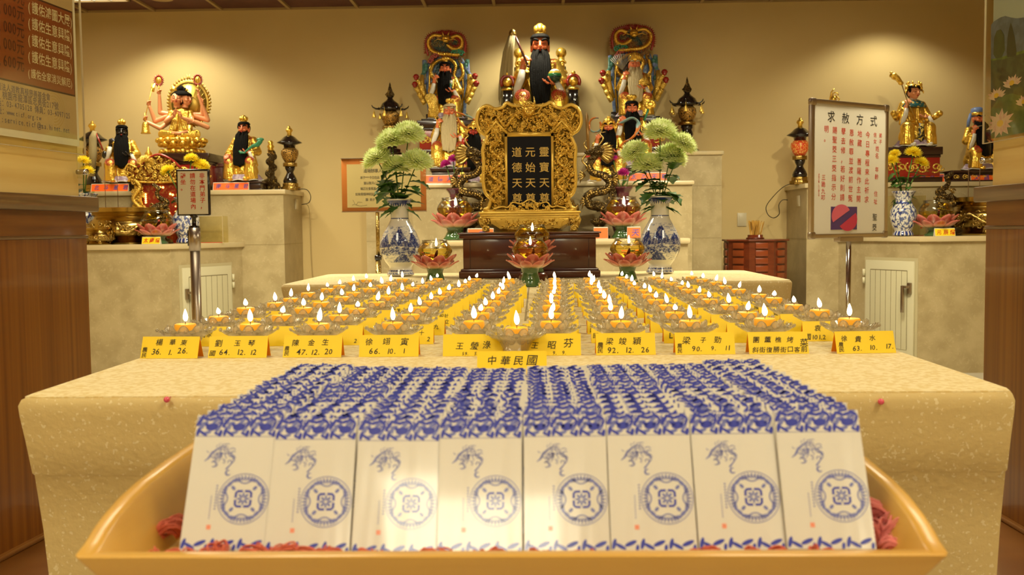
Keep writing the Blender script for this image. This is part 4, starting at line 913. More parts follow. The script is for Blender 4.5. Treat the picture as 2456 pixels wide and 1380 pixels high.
# ---------------------------------------------------------------- thrones
def spikes(b, P, r, h, n, T=None, rot=0):
    for i in range(n):
        t_ = i / n * (len(P) - 1); k = int(t_); q = Vector(P[k]).lerp(Vector(P[min(k + 1, len(P) - 1)]), t_ - k); d = (Vector(P[min(k + 1, len(P) - 1)]) - Vector(P[k])).normalized()
        nn = Vector((d.z, 0, -d.x))
        if rot: nn = -nn
        b.tube([q + nn * r, q + nn * (r + h)], [h * .28, h * .05], 5)
def dragon_throne(px, py, Y, unit, label, mirror=1, ball=None):
    base = at(px, py, Y); u = unit * Y / F; T = frame(base, u); t = thing('dragon_throne', label, 'throne', base); m_ = mirror
    b = B(T); b.prism([(-2.9, 1.0), (2.9, 1.0), (3.2, 5.0), (3.1, 8.4), (2.6, 9.6), (1.6, 9.9), (-1.6, 9.9), (-2.6, 9.6), (-3.1, 8.4), (-3.2, 5.0)], 1.35, 1.75); b.build('backrest', BLUEP, t, bev=.15 * u)
    b = B(T)
    for s_ in (-1, 1): b.tube([(s_ * 2.3, 1.25, 1), (s_ * 2.6, 1.2, 5), (s_ * 2.5, 1.2, 8.2), (s_ * 1.9, 1.2, 9.3)], .16, 8)
    P1 = [(2.3, .9, 8.6), (2.6, .9, 7.2), (2.0, .9, 6.2), (1.2, .9, 6.9), (1.5, .9, 8.4), (.6, .9, 9.4), (-.8, .9, 9.3), (-1.9, .9, 8.6), (-2.3, .9, 7.2), (-1.4, .9, 6.2)]
    def sm(P, n=6):
        O = []
        for i in range(len(P) - 1):
            p0, p1, p2, p3 = [Vector(P[max(0, min(len(P) - 1, i + k))]) for k in (-1, 0, 1, 2)]
            for k in range(n): s1 = k / n; O.append(.5 * ((2 * p1) + (p2 - p0) * s1 + (2 * p0 - 5 * p1 + 4 * p2 - p3) * s1 ** 2 + (3 * p1 - p0 - 3 * p2 + p3) * s1 ** 3))
        return O + [Vector(P[-1])]
    P2 = [(.9 * m_, .7, 12.6), (1.8 * m_, .8, 12.9), (2.5 * m_, .8, 12.3), (2.3 * m_, .8, 11.2), (1.3 * m_, .8, 10.9), (.3 * m_, .8, 11.5)]
    P3 = [(-.6 * m_, .8, 12.9), (-1.8 * m_, .8, 13.0), (-2.6 * m_, .8, 12.2), (-2.3 * m_, .8, 11.0), (-1.2 * m_, .8, 10.3), (.6 * m_, .8, 10.1), (2.0 * m_, .8, 10.0)]
    S1, S2, S3 = sm(P1), sm(P2), sm(P3)
    for S_, r_ in ((S1, .26), (S2, .28), (S3, .28)): b.tube(S_, r_, 8)
    for S_ in (S1, S2, S3):
        for q in S_[::1]: b.ell(q + V(0, -.2, 0), (.17, .14, .14), 6, 4)
    b.ell((.1, .3, 12.4), (.62, .5, .55)); b.ell((.1, -.1, 12.0), (.45, .45, .3)); 
    for s_ in (-1, 1): b.tube([(.1 + s_ * .3, .3, 12.8), (.1 + s_ * .6, .3, 13.5)], [.12, .04], 6); b.tube([(.1 + s_ * .4, .1, 12.1), (.1 + s_ * 1.2, .1, 12.3), (.1 + s_ * 1.7, .1, 12.0)], [.08, .06, .03], 6); b.ell((.1 + s_ * .25, -.12, 12.45), .12)
    b.build('gold_dragon', GOLD, t)
    b = B(T); rr_ = random.Random(8)
    for k in range(90):
        a = rr_.uniform(0, 6.28); q = sqrt(rr_.random()); x, z = 2.5 * q * cos(a), 11.6 + 1.35 * q * sin(a); b.tube(spiral(x, z, rr_.uniform(.18, .42), .05, a, a + 8, 10, 1.05 + rr_.uniform(-.2, .1)), rr_.uniform(.05, .09), 5)
    for k in range(70): x, z = rr_.uniform(-2.3, 2.3), rr_.uniform(5.5, 9.8); b.tube(spiral(x, z, rr_.uniform(.2, .4), .05, k, k + 8, 10, 1.15), rr_.uniform(.05, .09), 5)
    b.build('openwork', mat('throne_openwork', (.30, .15, .04), .4, .4, noise2=((.06, .10, .09), (9, 9, 9), 2, .45, .55)), t)
    b = B(T)
    for S_ in (S2, S3): spikes(b, S_, .25, .38, 26, rot=m_ < 0); spikes(b, S_, .25, .25, 20, rot=m_ > 0)
    for k in range(15): a = .45 + k * .16; b.tube([(1.2 * cos(a), .9, 12.6 + .5 * sin(a)), (1.75 * cos(a), .9, 12.75 + 1.05 * sin(a))], [.2, .04], 5)
    b.tube(sm([(-2.7, 1.0, 10.0), (-3.0, 1.0, 11.6), (-2.6, 1.0, 12.9), (-1.2, 1.0, 13.4), (0, 1.0, 13.5), (1.2, 1.0, 13.4), (2.6, 1.0, 12.9), (3.0, 1.0, 11.6), (2.7, 1.0, 10.0)]), .18, 6)
    spikes(b, sm([(-2.9, 1.0, 10.4), (-3.0, 1.0, 11.6), (-2.6, 1.0, 12.9), (-1.2, 1.0, 13.4), (0, 1.0, 13.5), (1.2, 1.0, 13.4), (2.6, 1.0, 12.9), (3.0, 1.0, 11.6), (2.9, 1.0, 10.4)]), .12, .34, 44, rot=1)
    b.build('red_flames', REDP, t)
    for nm, m, xs in (('red_clouds', mat('dusky_red', (.40, .08, .06), .4), ((-2.0, 9.6), (-1.5, 9.9), (-2.3, 9.1))), ('green_clouds', GREENP, ((1.2, 10.3), (1.8, 10.5), (2.4, 10.2)))):
        b = B(T)
        for x, z in xs: b.tube(spiral(x * (m_ if nm[0] == 'g' else 1), z, .42, .08, 0, 8, 16, .7), .15, 6)
        b.build(nm, m, t)
    def arm_(b, s_):
        for k, (x, z) in enumerate(((4.3, 6.2), (4.5, 5.1), (4.1, 4.2), (3.7, 3.4))): b.tube([(s_ * (x - .55), .1, z - .8), (s_ * x, -.1, z)], [.42, .36], 8)
        b.tube([(s_ * 3.1, .6, 3.0), (s_ * 3.7, .2, 5.4), (s_ * 3.6, .6, 7.0)], [.5, .5, .3], 10)
    pair(arm_, 'armrest', GOLDR, T, t)
    def cap_(b, s_):
        for x, z in ((4.45, 6.45), (4.65, 5.35)): b.ell((s_ * x, -.15, z), (.36, .3, .34)); b.lathe([(.45, 0), (.5, .2), (.3, .5), (.02, .6)], 14, (s_ * x, -.1, z + .05))
    pair(cap_, 'armrest_cap', REDP, T, t)
    def cl_(b, s_):
        for k in range(7): b.ell((s_ * (3.3 + .3 * sin(k)), .9, 6.0 + .5 * k), (.35, .25, .4), 8, 6)
        b.tube([(s_ * 3.4, .9, 9.3), (s_ * 3.5, .9, 6)], .2, 6)
    pair(cl_, 'cloud_edge', mat('green_blue_clouds', (.07, .2, .16), .4, noise2=((.2, .26, .5), (12, 12, 12), 1, .48, .52)), T, t)
    b = B(T); b.box(-3.2, 3.2, 1.2, 1.9, -.05, 1.2); b.box(-3.4, 3.4, -3.7, 1.9, -.35, -.04); b.build('seat', BLACK, t, bev=.1 * u)
    return t
dragon_throne(1070, 290, TIER3 + .03, 15.7, 'carved dragon throne with blue back and red flames, left of the central statue', 1)
dragon_throne(1520, 285, TIER3 + .03, 16.3, 'carved dragon throne with blue back and green clouds, right of central statue', -1)
base = at(1297, 317, TIER3); u = 26 * TIER3 / F; T = frame(base, u); t = thing('throne', 'black and gold throne with ball finials under the largest central statue', 'throne', base)
b = B(T)
for s_ in (-1, 1): b.tube([(s_ * 2.9, -1.2, 0), (s_ * 3.1, -1.2, 2.2), (s_ * 3.05, -1.2, 3.0)], [.42, .38, .46], 10); b.box(s_ * 2.95 - .42, s_ * 2.95 + .42, -1.6, -.8, 2.4, 3.6); b.box(s_ * 3 - .3, s_ * 3 + .3, -1.2, 1.2, 2.4, 3.0)
b.box(-2.4, 2.4, 1.7, 2.1, 0, 6.2); b.box(-2.95, 2.95, -3.5, 2.1, -.12, -.03); b.build('frame', BLACK, t, bev=.08 * u)
def fin_(b, s_): b.ell((s_ * 2.98, -1.25, 4.35), (.42, .42, .42)); b.lathe([(.5, 3.6), (.55, 3.72), (.4, 3.85)], 16, (s_ * 2.98, -1.2, 0)); b.ell((s_ * 2.98, -1.1, 5.15), .2)
def fin2_(b, s_): b.ell((s_ * 1.95, 1.2, 7.35), .5); b.tube([(s_ * 1.95, 1.1, 5.0), (s_ * 1.95, 1.1, 6.9)], [.36, .3], 10); b.tube(spiral(s_ * 2.0, 6.3, .36, .06, 0, 8, 16, .8), .09, 6); b.tube(spiral(s_ * 2.1, 5.4, .36, .06, 0, 8, 16, .8), .09, 6)
pair(fin_, 'gold_finial', GOLD, T, t); pair(fin2_, 'back_finial', GOLD, T, t)
pair(lambda b, s_: b.tube([(s_ * 2.98 + .55 * cos(a), -1.1, 4.35 + .62 * sin(a)) for a in [-.5 + k * .42 for k in range(11)]], .16, 8), 'red_arch', REDP, T, t)
# ================================================================ multi-armed figure on a lotus
base = at(437, 372, WY); u = 16.0 * WY / F; T = frame(base, u, .1); t = thing('deity_statue', 'many-armed golden figure with two faces on a lotus seat before a flaming halo', 'statue', base)
b = B(T); b.lathe([(.3, 0), (2.6, 0), (3.1, .3), (2.8, .7), (2.2, .9), (2.3, 1.2), (2.9, 1.6), (3.4, 2.2), (2.9, 2.5), (.1, 2.5)], 36, sx=1, sy=.75)
for rw, (z, r, n) in enumerate(((1.55, 3.1, 14), (2.1, 3.35, 14), (.4, 3.0, 14))):
    for k in range(n): a = 2 * pi * (k + .5 * (rw % 2)) / n; b.ell((r * cos(a), r * .76 * sin(a), z), (.5, .42, .42), 10, 8)
b.build('lotus_seat', GOLD, t)
b = B(T)
b.rings([[(rx * cos(2 * pi * j / 20), ry * sin(2 * pi * j / 20), z) for j in range(20)] for (z, rx, ry) in ((2.5, 1.9, 1.2), (3.6, 1.3, .95), (4.8, 1.25, .85), (6.1, 1.45, .8), (6.7, 1.0, .6), (7.0, .4, .4))])
for s_ in (-1, 1):
    b.tube([(s_ * 1.0, 0, 2.9), (s_ * 2.5, -1.1, 3.0), (s_ * .4, -1.9, 2.85)], [.75, .7, .5], 14); b.ell((s_ * 1.35, 0, 6.2), (.6, .6, .55)); b.tube([(s_ * 1.35, 0, 6.2), (s_ * 1.6, -.3, 5.3)], [.55, .6], 12)
    for k in range(4): b.tube([(s_ * (.3 + k * .3), -.72, 6.5), (s_ * (.3 + k * .25), -.98, 5.0), (s_ * (.6 + k * .3), -1.2, 3.6)], .12, 6); b.tube([(s_ * .6, -1.7 - k * .05, 3.3 - k * .2), (s_ * 1.6, -1.75, 3.35 - k * .25), (s_ * 2.5, -1.5, 3.3 - k * .2)], .10, 6)
b.build('robe', GOLD, t, remesh=.08 * u, relax=3)
b = B(T); b.tube([(-.9, -2.0, 3.1), (.2, -2.1, 3.0), (1.4, -1.9, 3.3)], [.25, .3, .25], 10); b.build('foot', SKINP, t)
h1 = head_mesh(T, u, SKINP, (-.45, -.35, 8.3), t, female=True, rz=.1)
h2 = head_mesh(T, u, SKINP, (.75, -.05, 8.3), t, female=True, rz=1.0)
b = B(T @ Matrix.Translation((.15, 0, 8.3)))
b.lathe([(.02, 1.35), (.8, 1.2), (1.35, .85), (1.5, .55), (1.4, .45)], 28, sx=1.05, sy=.75); b.ell((.15, .45, .1), (1.3, .6, 1.0)); b.ell((0, 0, 1.5), (.5, .45, .55)); b.ell((.5, 0, 1.35), (.45, .4, .4)); b.ell((-.5, 0, 1.3), (.4, .4, .4)); b.ell((.25, -.5, -.1), (.14, .3, .7), 10, 8)
b.build('hair', HAIRB, t)
b = B(T); b.prism([(-1.3, 9.5), (-.9, 10.2), (-.45, 9.9), (-.2, 9.4)], -.75, -.65); b.prism([(1.3, 9.5), (1.1, 10.0), (.8, 9.4)], -.55, -.45); b.build('tiara', GOLD, t)
for (E_, W_, dd, it) in (((-3.0, -.1, 6.3), (-3.0, -.3, 8.9), (0, 0, 1), 'disc'), ((-3.7, -.4, 5.0), (-4.4, -.7, 7.2), (-.1, 0, 1), 'fork'), ((-2.9, -.8, 3.9), (-4.9, -1.0, 4.9), (-.1, 0, 1), 'bell'), ((-1.9, -1.1, 4.9), (-.55, -1.9, 5.6), (.3, 0, 1), None),
                         ((1.9, -1.1, 4.9), (.5, -2.0, 5.4), (-.3, 0, 1), None), ((3.9, .1, 5.2), (2.7, -.3, 9.0), (0, 0, 1), 'disc'), ((3.9, -.3, 4.1), (2.0, -1.3, 4.9), (-.8, 0, -.2), 'cup'), ((3.1, .2, 6.0), (3.2, -.2, 7.4), (0, 0, 1), None)):
    b = B(T); sx = -1 if E_[0] < 0 else 1; b.tube([(sx * 1.4, 0, 6.0 if W_[2] > 5 else 5.2), E_], [.40, .36], 12); b.tube([E_, W_], [.36, .24], 12); b.ell(E_, .36)
    W = V(*W_); d = V(*dd).normalized(); hand(b, W + d * .25, d, (-sx * .5, -.6, 0), .85, 2.2 if it else .4, sx)
    b.build('arm', SKINP, t, remesh=.055 * u, relax=1)
    C = W + d * .45
    if it == 'disc':
        b = B(T); b.tube([C + V(0, -.1, 0), C + V(0, -.1, 1.0)], .10, 8); b.ell(C + V(0, -.1, 1.65), (.52, .16, .62)); b.ell(C + V(0, -.25, 1.65), (.26, .14, .36)); o = b.build('sun_disc', GOLD, t)
        b = B(T)
        for k in range(20): a = 2 * pi * k / 20; q = C + V(0, -.1, 1.65); b.tube([q + V(.45 * cos(a), 0, .55 * sin(a)), q + V(.82 * cos(a), 0, .95 * sin(a))], [.17, .02], 5)
        b.build('disc_flames', REDP, o)
    if it == 'fork': b = B(T); b.tube([C + V(-.6, -.1, -2.2), C + V(.55, -.1, 2.2)], .06, 6); b.prism([(C.x + .35, C.z + 1.7), (C.x + .85, C.z + 1.6), (C.x + 1.05, C.z + 2.9), (C.x + .75, C.z + 2.7), (C.x + .5, C.z + 2.9)], C.y - .15, C.y - .05); b.build('small_fork', GOLD, t)
    if it == 'bell': b = B(T); b.tube([C + V(0, -.15, -.4), C + V(0, -.15, .8)], .10, 8); b.lathe([(.02, -.5), (.35, -.55), (.5, -1.0), (.6, -2.0), (.75, -2.2), (.7, -2.25), (.02, -2.1)], 20, C); b.build('hand_bell', GOLD, t)
    if it == 'cup': b = B(T); b.lathe([(.02, -.5), (.42, -.5), (.45, -1.6), (.32, -2.2), (.02, -2.2)], 18, C + V(0, -.1, 0)); b.build('gold_cylinder', GOLD, t)
b = B(T); C = (.9, 1.4, 7.9)
b.lathe([(2.6, -.1), (2.95, -.12), (3.05, 0), (2.95, .12), (2.6, .1)], 40, (0, 0, 0), 1, 1.18, T=Matrix.Translation(C) @ Matrix.Rotation(pi / 2, 4, 'X'), cap=False)
b.lathe([(.02, .03), (2.7, .03), (2.7, -.03), (.02, -.03)], 40, (0, 0, 0), 1, 1.18, T=Matrix.Translation(C) @ Matrix.Rotation(pi / 2, 4, 'X')); b.lathe([(1.3, -.1), (1.5, -.12), (1.5, .1)], 30, T=Matrix.Translation((C[0] - .1, C[1] - .1, C[2] - .4)) @ Matrix.Rotation(pi / 2, 4, 'X'), cap=False)
for k in range(24): a = 2 * pi * k / 24; b.tube([(C[0] + 1.5 * cos(a), C[1] - .05, C[2] - .3 + 1.5 * sin(a)), (C[0] + 2.7 * cos(a), C[1] - .05, C[2] + 3.2 * sin(a))], .025, 4)
o = b.build('halo', mat('halo_gold', (.72, .48, .10), .35, .8), t)
b = B(T)
for k in range(46): a = 2 * pi * k / 46; x, z = C[0] + 2.95 * cos(a), C[2] + 3.5 * sin(a); sz = .95 if abs(a - pi / 2) < .08 else .62; b.tube([(x, C[1], z), (x + .3 * cos(a) - .12 * sin(a) * math.copysign(1, cos(a)), C[1], z + .3 * sin(a) + .1), (x + .45 * sz * cos(a), C[1], z + sz * .75 * (sin(a) * .5 + .7))], [.26, .17, .02], 6, flat=.4)
b.build('halo_flames', mat('halo_gold'), o)
# ================================================================ pedestals and red tables under statues
def pedestal(px0, px1, py0, zt, y0, y1, label, panel=REDP, orn=True):
    Y = y0; p = at((px0 + px1) / 2, py0, (y0 + y1) / 2); zt_ = zt; x0, x1 = X(px0, Y, py0), X(px1, Y, py0); top = p.z
    base = V((x0 + x1) / 2, (y0 + y1) / 2, zt_); t = thing('pedestal', label, 'pedestal', base); h = top - zt_
    b = B(); b.box(x0, x1, y0, y1, top - h * .22, top); b.box(x0 + .01, x1 - .01, y0 + .01, y1 - .01, top - h * .3, top - h * .22); b.box(x0, x1, y0, y1, zt_, zt_ + h * .15); b.build('frame', DWOOD, t, bev=.003)
    b = B(); b.box(x0 + .014, x1 - .014, y0 + .014, y1 - .014, zt_ + h * .15, top - h * .3); o = b.build('red_panel', panel, t, bev=.002)
    if orn:
        b = B(); w_ = x1 - x0
        for k in range(5):
            cx = x0 + w_ * (k + .5) / 5; cz = zt_ + h * .42; r = min(h * .22, w_ * .09)
            b.tube(spiral(cx, cz, r, r * .15, k, k + 8, 16, y0 + .012), r * .16, 5); b.tube(spiral(cx + r * .8, cz, r * .7, r * .1, k + 2, k - 5, 14, y0 + .012), r * .14, 5)
        b.build('carving', GOLDR, o)
    return t
pedestal(1228, 1366, 318, Z3 + .0005, 7.03, 7.47, 'black pedestal under the large central statue behind the gold tablet', DWOOD, False)
pedestal(1000, 1140, 296, Z3 + .0005, 7.04, 7.48, 'black and red carved pedestal under the left dragon throne')
pedestal(1452, 1590, 291, Z3 + .0005, 7.04, 7.48, 'black and red carved pedestal under the right dragon throne')
pedestal(1030, 1128, 406, Z2 + .0005, 6.56, 6.93, 'low dark pedestal under the white-haired statue', DWOOD, False)
pedestal(1466, 1566, 403, Z2 + .0005, 6.64, 6.98, 'low dark pedestal under the statue with green sceptre', DWOOD, False)
pedestal(380, 500, 372, ZT + .0005, 6.97, 7.32, 'red carved pedestal under the many-armed figure')
pedestal(2110, 2262, 357, ZT + .0005, 6.97, 7.3, 'red pedestal with gold scroll carving under the crowned female statue')
pedestal(2283, 2395, 411, ZT + .0005, 6.97, 7.28, 'low black pedestal under the statue in a blue hat', DWOOD, True)
pedestal(262, 332, 441, ZT + .0005, 6.99, 7.3, 'thin black base under the black-faced statue', DWOOD, False)
pedestal(552, 628, 437, ZT + .0005, 7.0, 7.3, 'thin black base under the statue with hand on knee', DWOOD, False)
# black rock carving behind the left statue
p = at(650, 455, 7.2); u = 7.2 / F; b = B(frame((p.x, p.y, ZT + .002), u))
for k, (x, z, r) in enumerate(((-22, 12, 17), (-8, 14, 18), (6, 10, 15), (2, 26, 13), (-4, 42, 12), (3, 56, 11), (-2, 70, 11), (5, 82, 10), (0, 90, 11))): b.ell((x, 5 + k % 3 * 3, z), (r, r * .8, r * .9))
r_ = thing('rock_carving', 'black rockwork carving with a gold urn finial beside the kneeling-hand statue', 'carving', V(p.x, p.y, ZT))
b.build('rock', BRONZE, r_, remesh=2 * u, relax=1)
B(frame((p.x, p.y, ZT + .002), u)).lathe([(.1, 96), (8, 97), (6, 101), (9, 106), (5, 112), (7, 116), (4, 120), (.1, 121)], 20, (0, 6, 0)).build('finial', GOLD, r_)
# ================================================================ lanterns
GOLDL = mat('gold_fretwork', (.55, .30, .06), .35, .6, noise2=((.02, .012, .01), (150, 150, 150), 2, .50, .56), bump=('n', 300, .6, .003))
REDF = mat('red_gold_fretwork', (.55, .035, .01), .35, 0, noise2=((.75, .50, .12), (120, 120, 120), 2, .52, .56), emit=((.9, .12, .02), .12))
def lantern(px, pyt, pyb, Y, zb, kind, label):
    p = at(px, pyb, Y); base = V(p.x, Y, zb + .0008); u = (at(px, pyt, Y).z - base.z) / 162.0; T = frame(base, u)
    t = thing('lantern', label, 'lantern', base)
    if kind == 'bell':
        q = B(T).lathe([(26, 0), (26, 8), (21, 9), (21, 16), (14, 18), (10, 30), (14, 40), (11, 50), (14, 54), (13, 60)], 8, cap=True); q.build('base', BLACK, t, bev=.4 * u)
        B(T).lathe([(.1, 60), (19, 60), (19, 67), (.1, 67)], 8).build('collar', BRASS, t)
        B(T).lathe([(.1, 67), (12, 68), (17, 76), (20, 86), (19, 94), (13, 100), (.1, 100)], 24).build('lamp_body', GOLDL, t)
        q = B(T).lathe([(.1, 100), (22, 101), (26, 104), (22, 108), (18, 116), (10, 122), (6, 126), (6, 130), (.1, 131)], 24)
        for k in range(6): a = 2 * pi * k / 6 + .3; q.tube([(22 * cos(a), 22 * sin(a), 104), (32 * cos(a), 32 * sin(a), 104), (39 * cos(a), 39 * sin(a), 108), (41 * cos(a), 41 * sin(a), 112)], [2.6, 1.8, 1.4, .8], 6)
        q.build('roof', BLACK, t)
        B(T).lathe([(.1, 128), (7, 130), (9, 136), (6, 142), (3, 150), (1.5, 158), (.1, 163)], 14, wob=lambda a, z: 1 + .25 * cos(5 * a + z * .3)).build('finial', BRONZE, t)
        for k in range(6):
            a = 2 * pi * k / 6 + .3; x, y = 36 * cos(a), 36 * sin(a)
            B(T).lathe([(.1, 98), (2, 97), (2.6, 92), (4.6, 86), (4.4, 85), (.1, 86)], 12, (x, y, 0)).tube([(x, y, 105), (x, y, 97)], .5, 5).build('bell', GOLDF, t)
    else:
        B(T).lathe([(.1, 0), (25, 0), (25, 9), (.1, 9)], 8).lathe([(.1, 9), (20, 9), (20, 18), (.1, 18)], 8).build('base', BRASS, t, bev=.4 * u)
        B(T).lathe([(.1, 18), (17, 18), (18, 24), (15, 32), (9, 42), (8, 46), (12, 54), (13, 60), (.1, 60)], 28).build('stem', BLACK, t)
        B(T).lathe([(.1, 60), (18, 60), (18, 69), (.1, 69)], 8).build('collar', BRASS, t, bev=.4 * u)
        B(T).lathe([(.1, 69), (12, 70), (18, 80), (22, 92), (21, 100), (15, 106), (.1, 106)], 28).build('lamp_body', REDF if kind == 'red' else GOLDL, t)
        B(T).lathe([(.1, 106), (14, 106), (15, 114), (32, 119), (30, 121), (22, 126), (14, 134), (7, 138), (.1, 139)], 32).build('roof', BLACK, t)
        B(T).lathe([(.1, 137), (6, 138), (5, 144), (9, 150), (7, 155), (4, 156), (3, 160), (.1, 163)], 20).build('finial', GOLD, t)
lantern(938, 198, 368, 7.2, Z3, 'bell', 'black lantern with small hanging gold bells left of the dragon thrones')
lantern(1648, 185, 362, 7.2, Z3, 'bell', 'black lantern with small hanging gold bells right of the dragon thrones')
lantern(697, 302, 458, 7.15, ZT, 'gold', 'black and gold lantern beside the wall on the left altar wing')
lantern(1918, 282, 442, 7.15, ZT, 'red', 'black lantern with a red fretwork body on the right altar block')
lantern(226, 290, 440, 7.25, ZT, 'gold', 'dark lantern behind the whisk at the far left end of the altar')
# ================================================================ red box and gold tablet
BOXM = mat('mahogany_box', (.10, .020, .005), .22, coat=.5, noise2=((.065, .012, .004), (2, 2, 14), 4, .35, .65))
bx = X(1270, 3.8, 620); YX0, YX1 = 3.76, 4.06; bw_ = (X(1436, YX0, 620) - X(1104, YX0, 620)) / 2; zt = Z(558, YX0, 1270)
t = thing('wooden_chest', 'dark red wooden chest under the gold tablet on the rear table', 'chest', (bx, 3.9, TZ))
B().box(bx - bw_ + .01, bx + bw_ - .01, YX0 + .01, YX1 - .01, TZ + .02, zt - .012).build('body', BOXM, t, bev=.002)
B().box(bx - bw_ - .004, bx + bw_ + .004, YX0 - .004, YX1 + .004, zt - .022, zt - .006).box(bx - bw_ - .010, bx + bw_ + .010, YX0 - .010, YX1 + .010, zt - .006, zt + .002).build('lid', BOXM, t, bev=.005)
B().box(bx - bw_ - .006, bx + bw_ + .006, YX0 - .006, YX1 + .006, TZ + .002, TZ + .028).box(bx - bw_, bx + bw_, YX0, YX1, TZ + .028, TZ + .036).build('plinth', BOXM, t, bev=.005)
b = B()
for s_ in (-1, 1): b.box(bx + s_ * bw_ * .86 - .001, bx + s_ * bw_ * .86 + .001, YX0 + .0085, YX0 + .0105, TZ + .036, zt - .024)
b.build('panel_line', DWOOD, t, False)
YT_ = 3.90; p = at(1271, 555, YT_); u = YT_ / F; base = V(p.x, YT_, zt + .003); T = frame(base, u)
t = thing('ancestral_tablet', 'tall gold carved tablet frame with black panel of gold characters on the chest', 'tablet', base)
def smooth_closed(P, n=5):
    O = []; m_ = len(P)
    for i in range(m_):
        p0, p1, p2, p3 = [Vector((*P[(i + k) % m_], 0)) for k in (-1, 0, 1, 2)]
        for k in range(n): s1 = k / n; O.append(.5 * ((2 * p1) + (p2 - p0) * s1 + (2 * p0 - 5 * p1 + 4 * p2 - p3) * s1 ** 2 + (3 * p1 - p0 - 3 * p2 + p3) * s1 ** 3))
    return [(q.x, q.y) for q in O]
right = [(0, 296), (38, 300), (52, 306), (62, 296), (80, 292), (100, 300), (118, 288), (124, 262), (116, 240), (100, 228), (104, 214), (110, 196), (108, 160), (110, 120), (104, 92), (92, 78), (98, 58), (96, 50)]
outl = smooth_closed(right + [(-x, z) for x, z in right[::-1]], 4)
b = B(T); b.tube([(x, 0, z) for x, z in outl] + [(outl[0][0], 0, outl[0][1])], 4.6, 8)
b.box(-58, 58, -5, 3, 226, 236); b.box(-58, -52, -5, 3, 56, 236); b.box(52, 58, -5, 3, 56, 236)
for s_ in (-1, 1): b.tube([(s_ * 52, -3, 234), (s_ * 78, -3, 262), (s_ * 104, -3, 232)], 4, 8)
b.build('frame', GOLDF, t)
B(T).prism([(x * .97, z) for x, z in outl], 3.5, 6).build('back_board', mat('amber_backing', (.62, .38, .06), .45, .5), t)
rr = random.Random(11)
def inside(x, z, o=outl):
    c = False
    for i in range(len(o)):
        x1, z1 = o[i]; x2, z2 = o[i - 1]
        if (z1 > z) != (z2 > z) and x < (x2 - x1) * (z - z1) / (z2 - z1) + x1: c = not c
    return c
def carve(b, cond, n, x0, x1, z0, z1, y=-2, r0=3.0, r1=8.5):
    k = 0; tries = 0
    while k < n and tries < n * 20:
        tries += 1; x, z = rr.uniform(x0, x1), rr.uniform(z0, z1)
        if not cond(x, z): continue
        k += 1; q = rr.random()
        if q < .45: b.tube(spiral(x, z, rr.uniform(r0, r1), .8, rr.uniform(0, 6), rr.uniform(6, 12) * rr.choice((-1, 1)), 12, y + rr.uniform(-3, 2)), rr.uniform(.8, 1.7), 5)
        elif q < .8:
            a = rr.uniform(0, 6.28); L_ = rr.uniform(5, 13); b.tube([(x, y, z), (x + L_ * .5 * cos(a), y - 3, z + L_ * .5 * sin(a)), (x + L_ * cos(a + .5), y + 1, z + L_ * sin(a + .5))], [rr.uniform(1.4, 2.6), 1.6, .4], 5)
        else: b.ell((x, y - 1, z), (rr.uniform(1.5, 3.4),) * 3, 8, 6)
ins = lambda x, z: inside(x * 1.05, z) and inside(x, z + 4) and inside(x, z - 4) and abs(x) < 118
b = B(T); carve(b, lambda x, z: ins(x, z) and z > 238 and (abs(x) < 80 or z > 240), 430, -116, 116, 238, 300)
for s_ in (-1, 1):       # dragons coiling in the crest
    P = [(s_ * (24 + 72 * k / 22), -6, 264 + 13 * sin(k * .42 + .6)) for k in range(23)]; b.tube(P, [5.0 - 3.2 * k / 22 for k in range(23)], 8)
    for k in range(0, 22): b.ell((P[k][0], -10, P[k][2]), (2.0, 1.2, 2.0), 6, 4)
b.build('crest_carving', GOLDR, t)
b = B(T); b.ell((0, -9, 285), (13, 9, 12)); b.ell((0, -17, 278), (9, 9, 6)); b.ell((0, -20, 283), (4, 4, 4))
for s_ in (-1, 1):
    b.ell((s_ * 6, -17, 289), (3.2, 3, 3.2)); b.tube([(s_ * 6, -8, 294), (s_ * 14, -6, 306), (s_ * 12, -4, 320)], [3, 2.2, .8], 6); b.tube([(s_ * 9, -14, 276), (s_ * 22, -14, 280), (s_ * 30, -12, 296), (s_ * 34, -10, 304)], [1.6, 1.4, 1.2, .5], 6)
    for k in range(7): a = .3 + k * .3; b.tube([(s_ * 10 * cos(a), -7, 285 + 9 * sin(a)), (s_ * 27 * cos(a), -7, 287 + 21 * sin(a))], [3.2, .5], 5)
b.tube([(-2, -14, 272), (-5, -14, 262), (3, -12, 252), (-3, -10, 242)], [2.2, 2, 1.6, .6], 6)
b.build('dragon_head', GOLDR, t)
for s_ in (-1, 1):
    b = B(T); carve(b, lambda x, z: ins(x, z) and 60 < x * s_, 270, min(s_ * 58, s_ * 110), max(s_ * 58, s_ * 110), 58, 250)
    P = [(s_ * (80 + 13 * sin(k * .62)), -7, 70 + k * 5.6) for k in range(30)]; b.tube(P, [4.4 - .05 * k for k in range(30)], 8)
    for k in range(30): b.ell((P[k][0], -11, P[k][2]), (1.9, 1.2, 1.9), 6, 4)
    b.build('side_carving', GOLDR, t)
pn = B(T).box(-53, 53, -3, 2, 56, 230).build('panel', mat('black_panel', (.008, .008, .012), .55, spec=.2), t, False)
for cx, s_ in ((-49 + 7, '道德天尊'), (-10, '元始天尊'), (23, '靈寶天尊')):
    b = B(T)
    for k, ch in enumerate(s_): write(b, ch, cx, 180 - k * 36.5, 25, Matrix.Identity(4), y=-3.6, fat=.006)
    b.build('characters', mat('gilt_characters', (.80, .56, .16), .35, .6), pn, False)
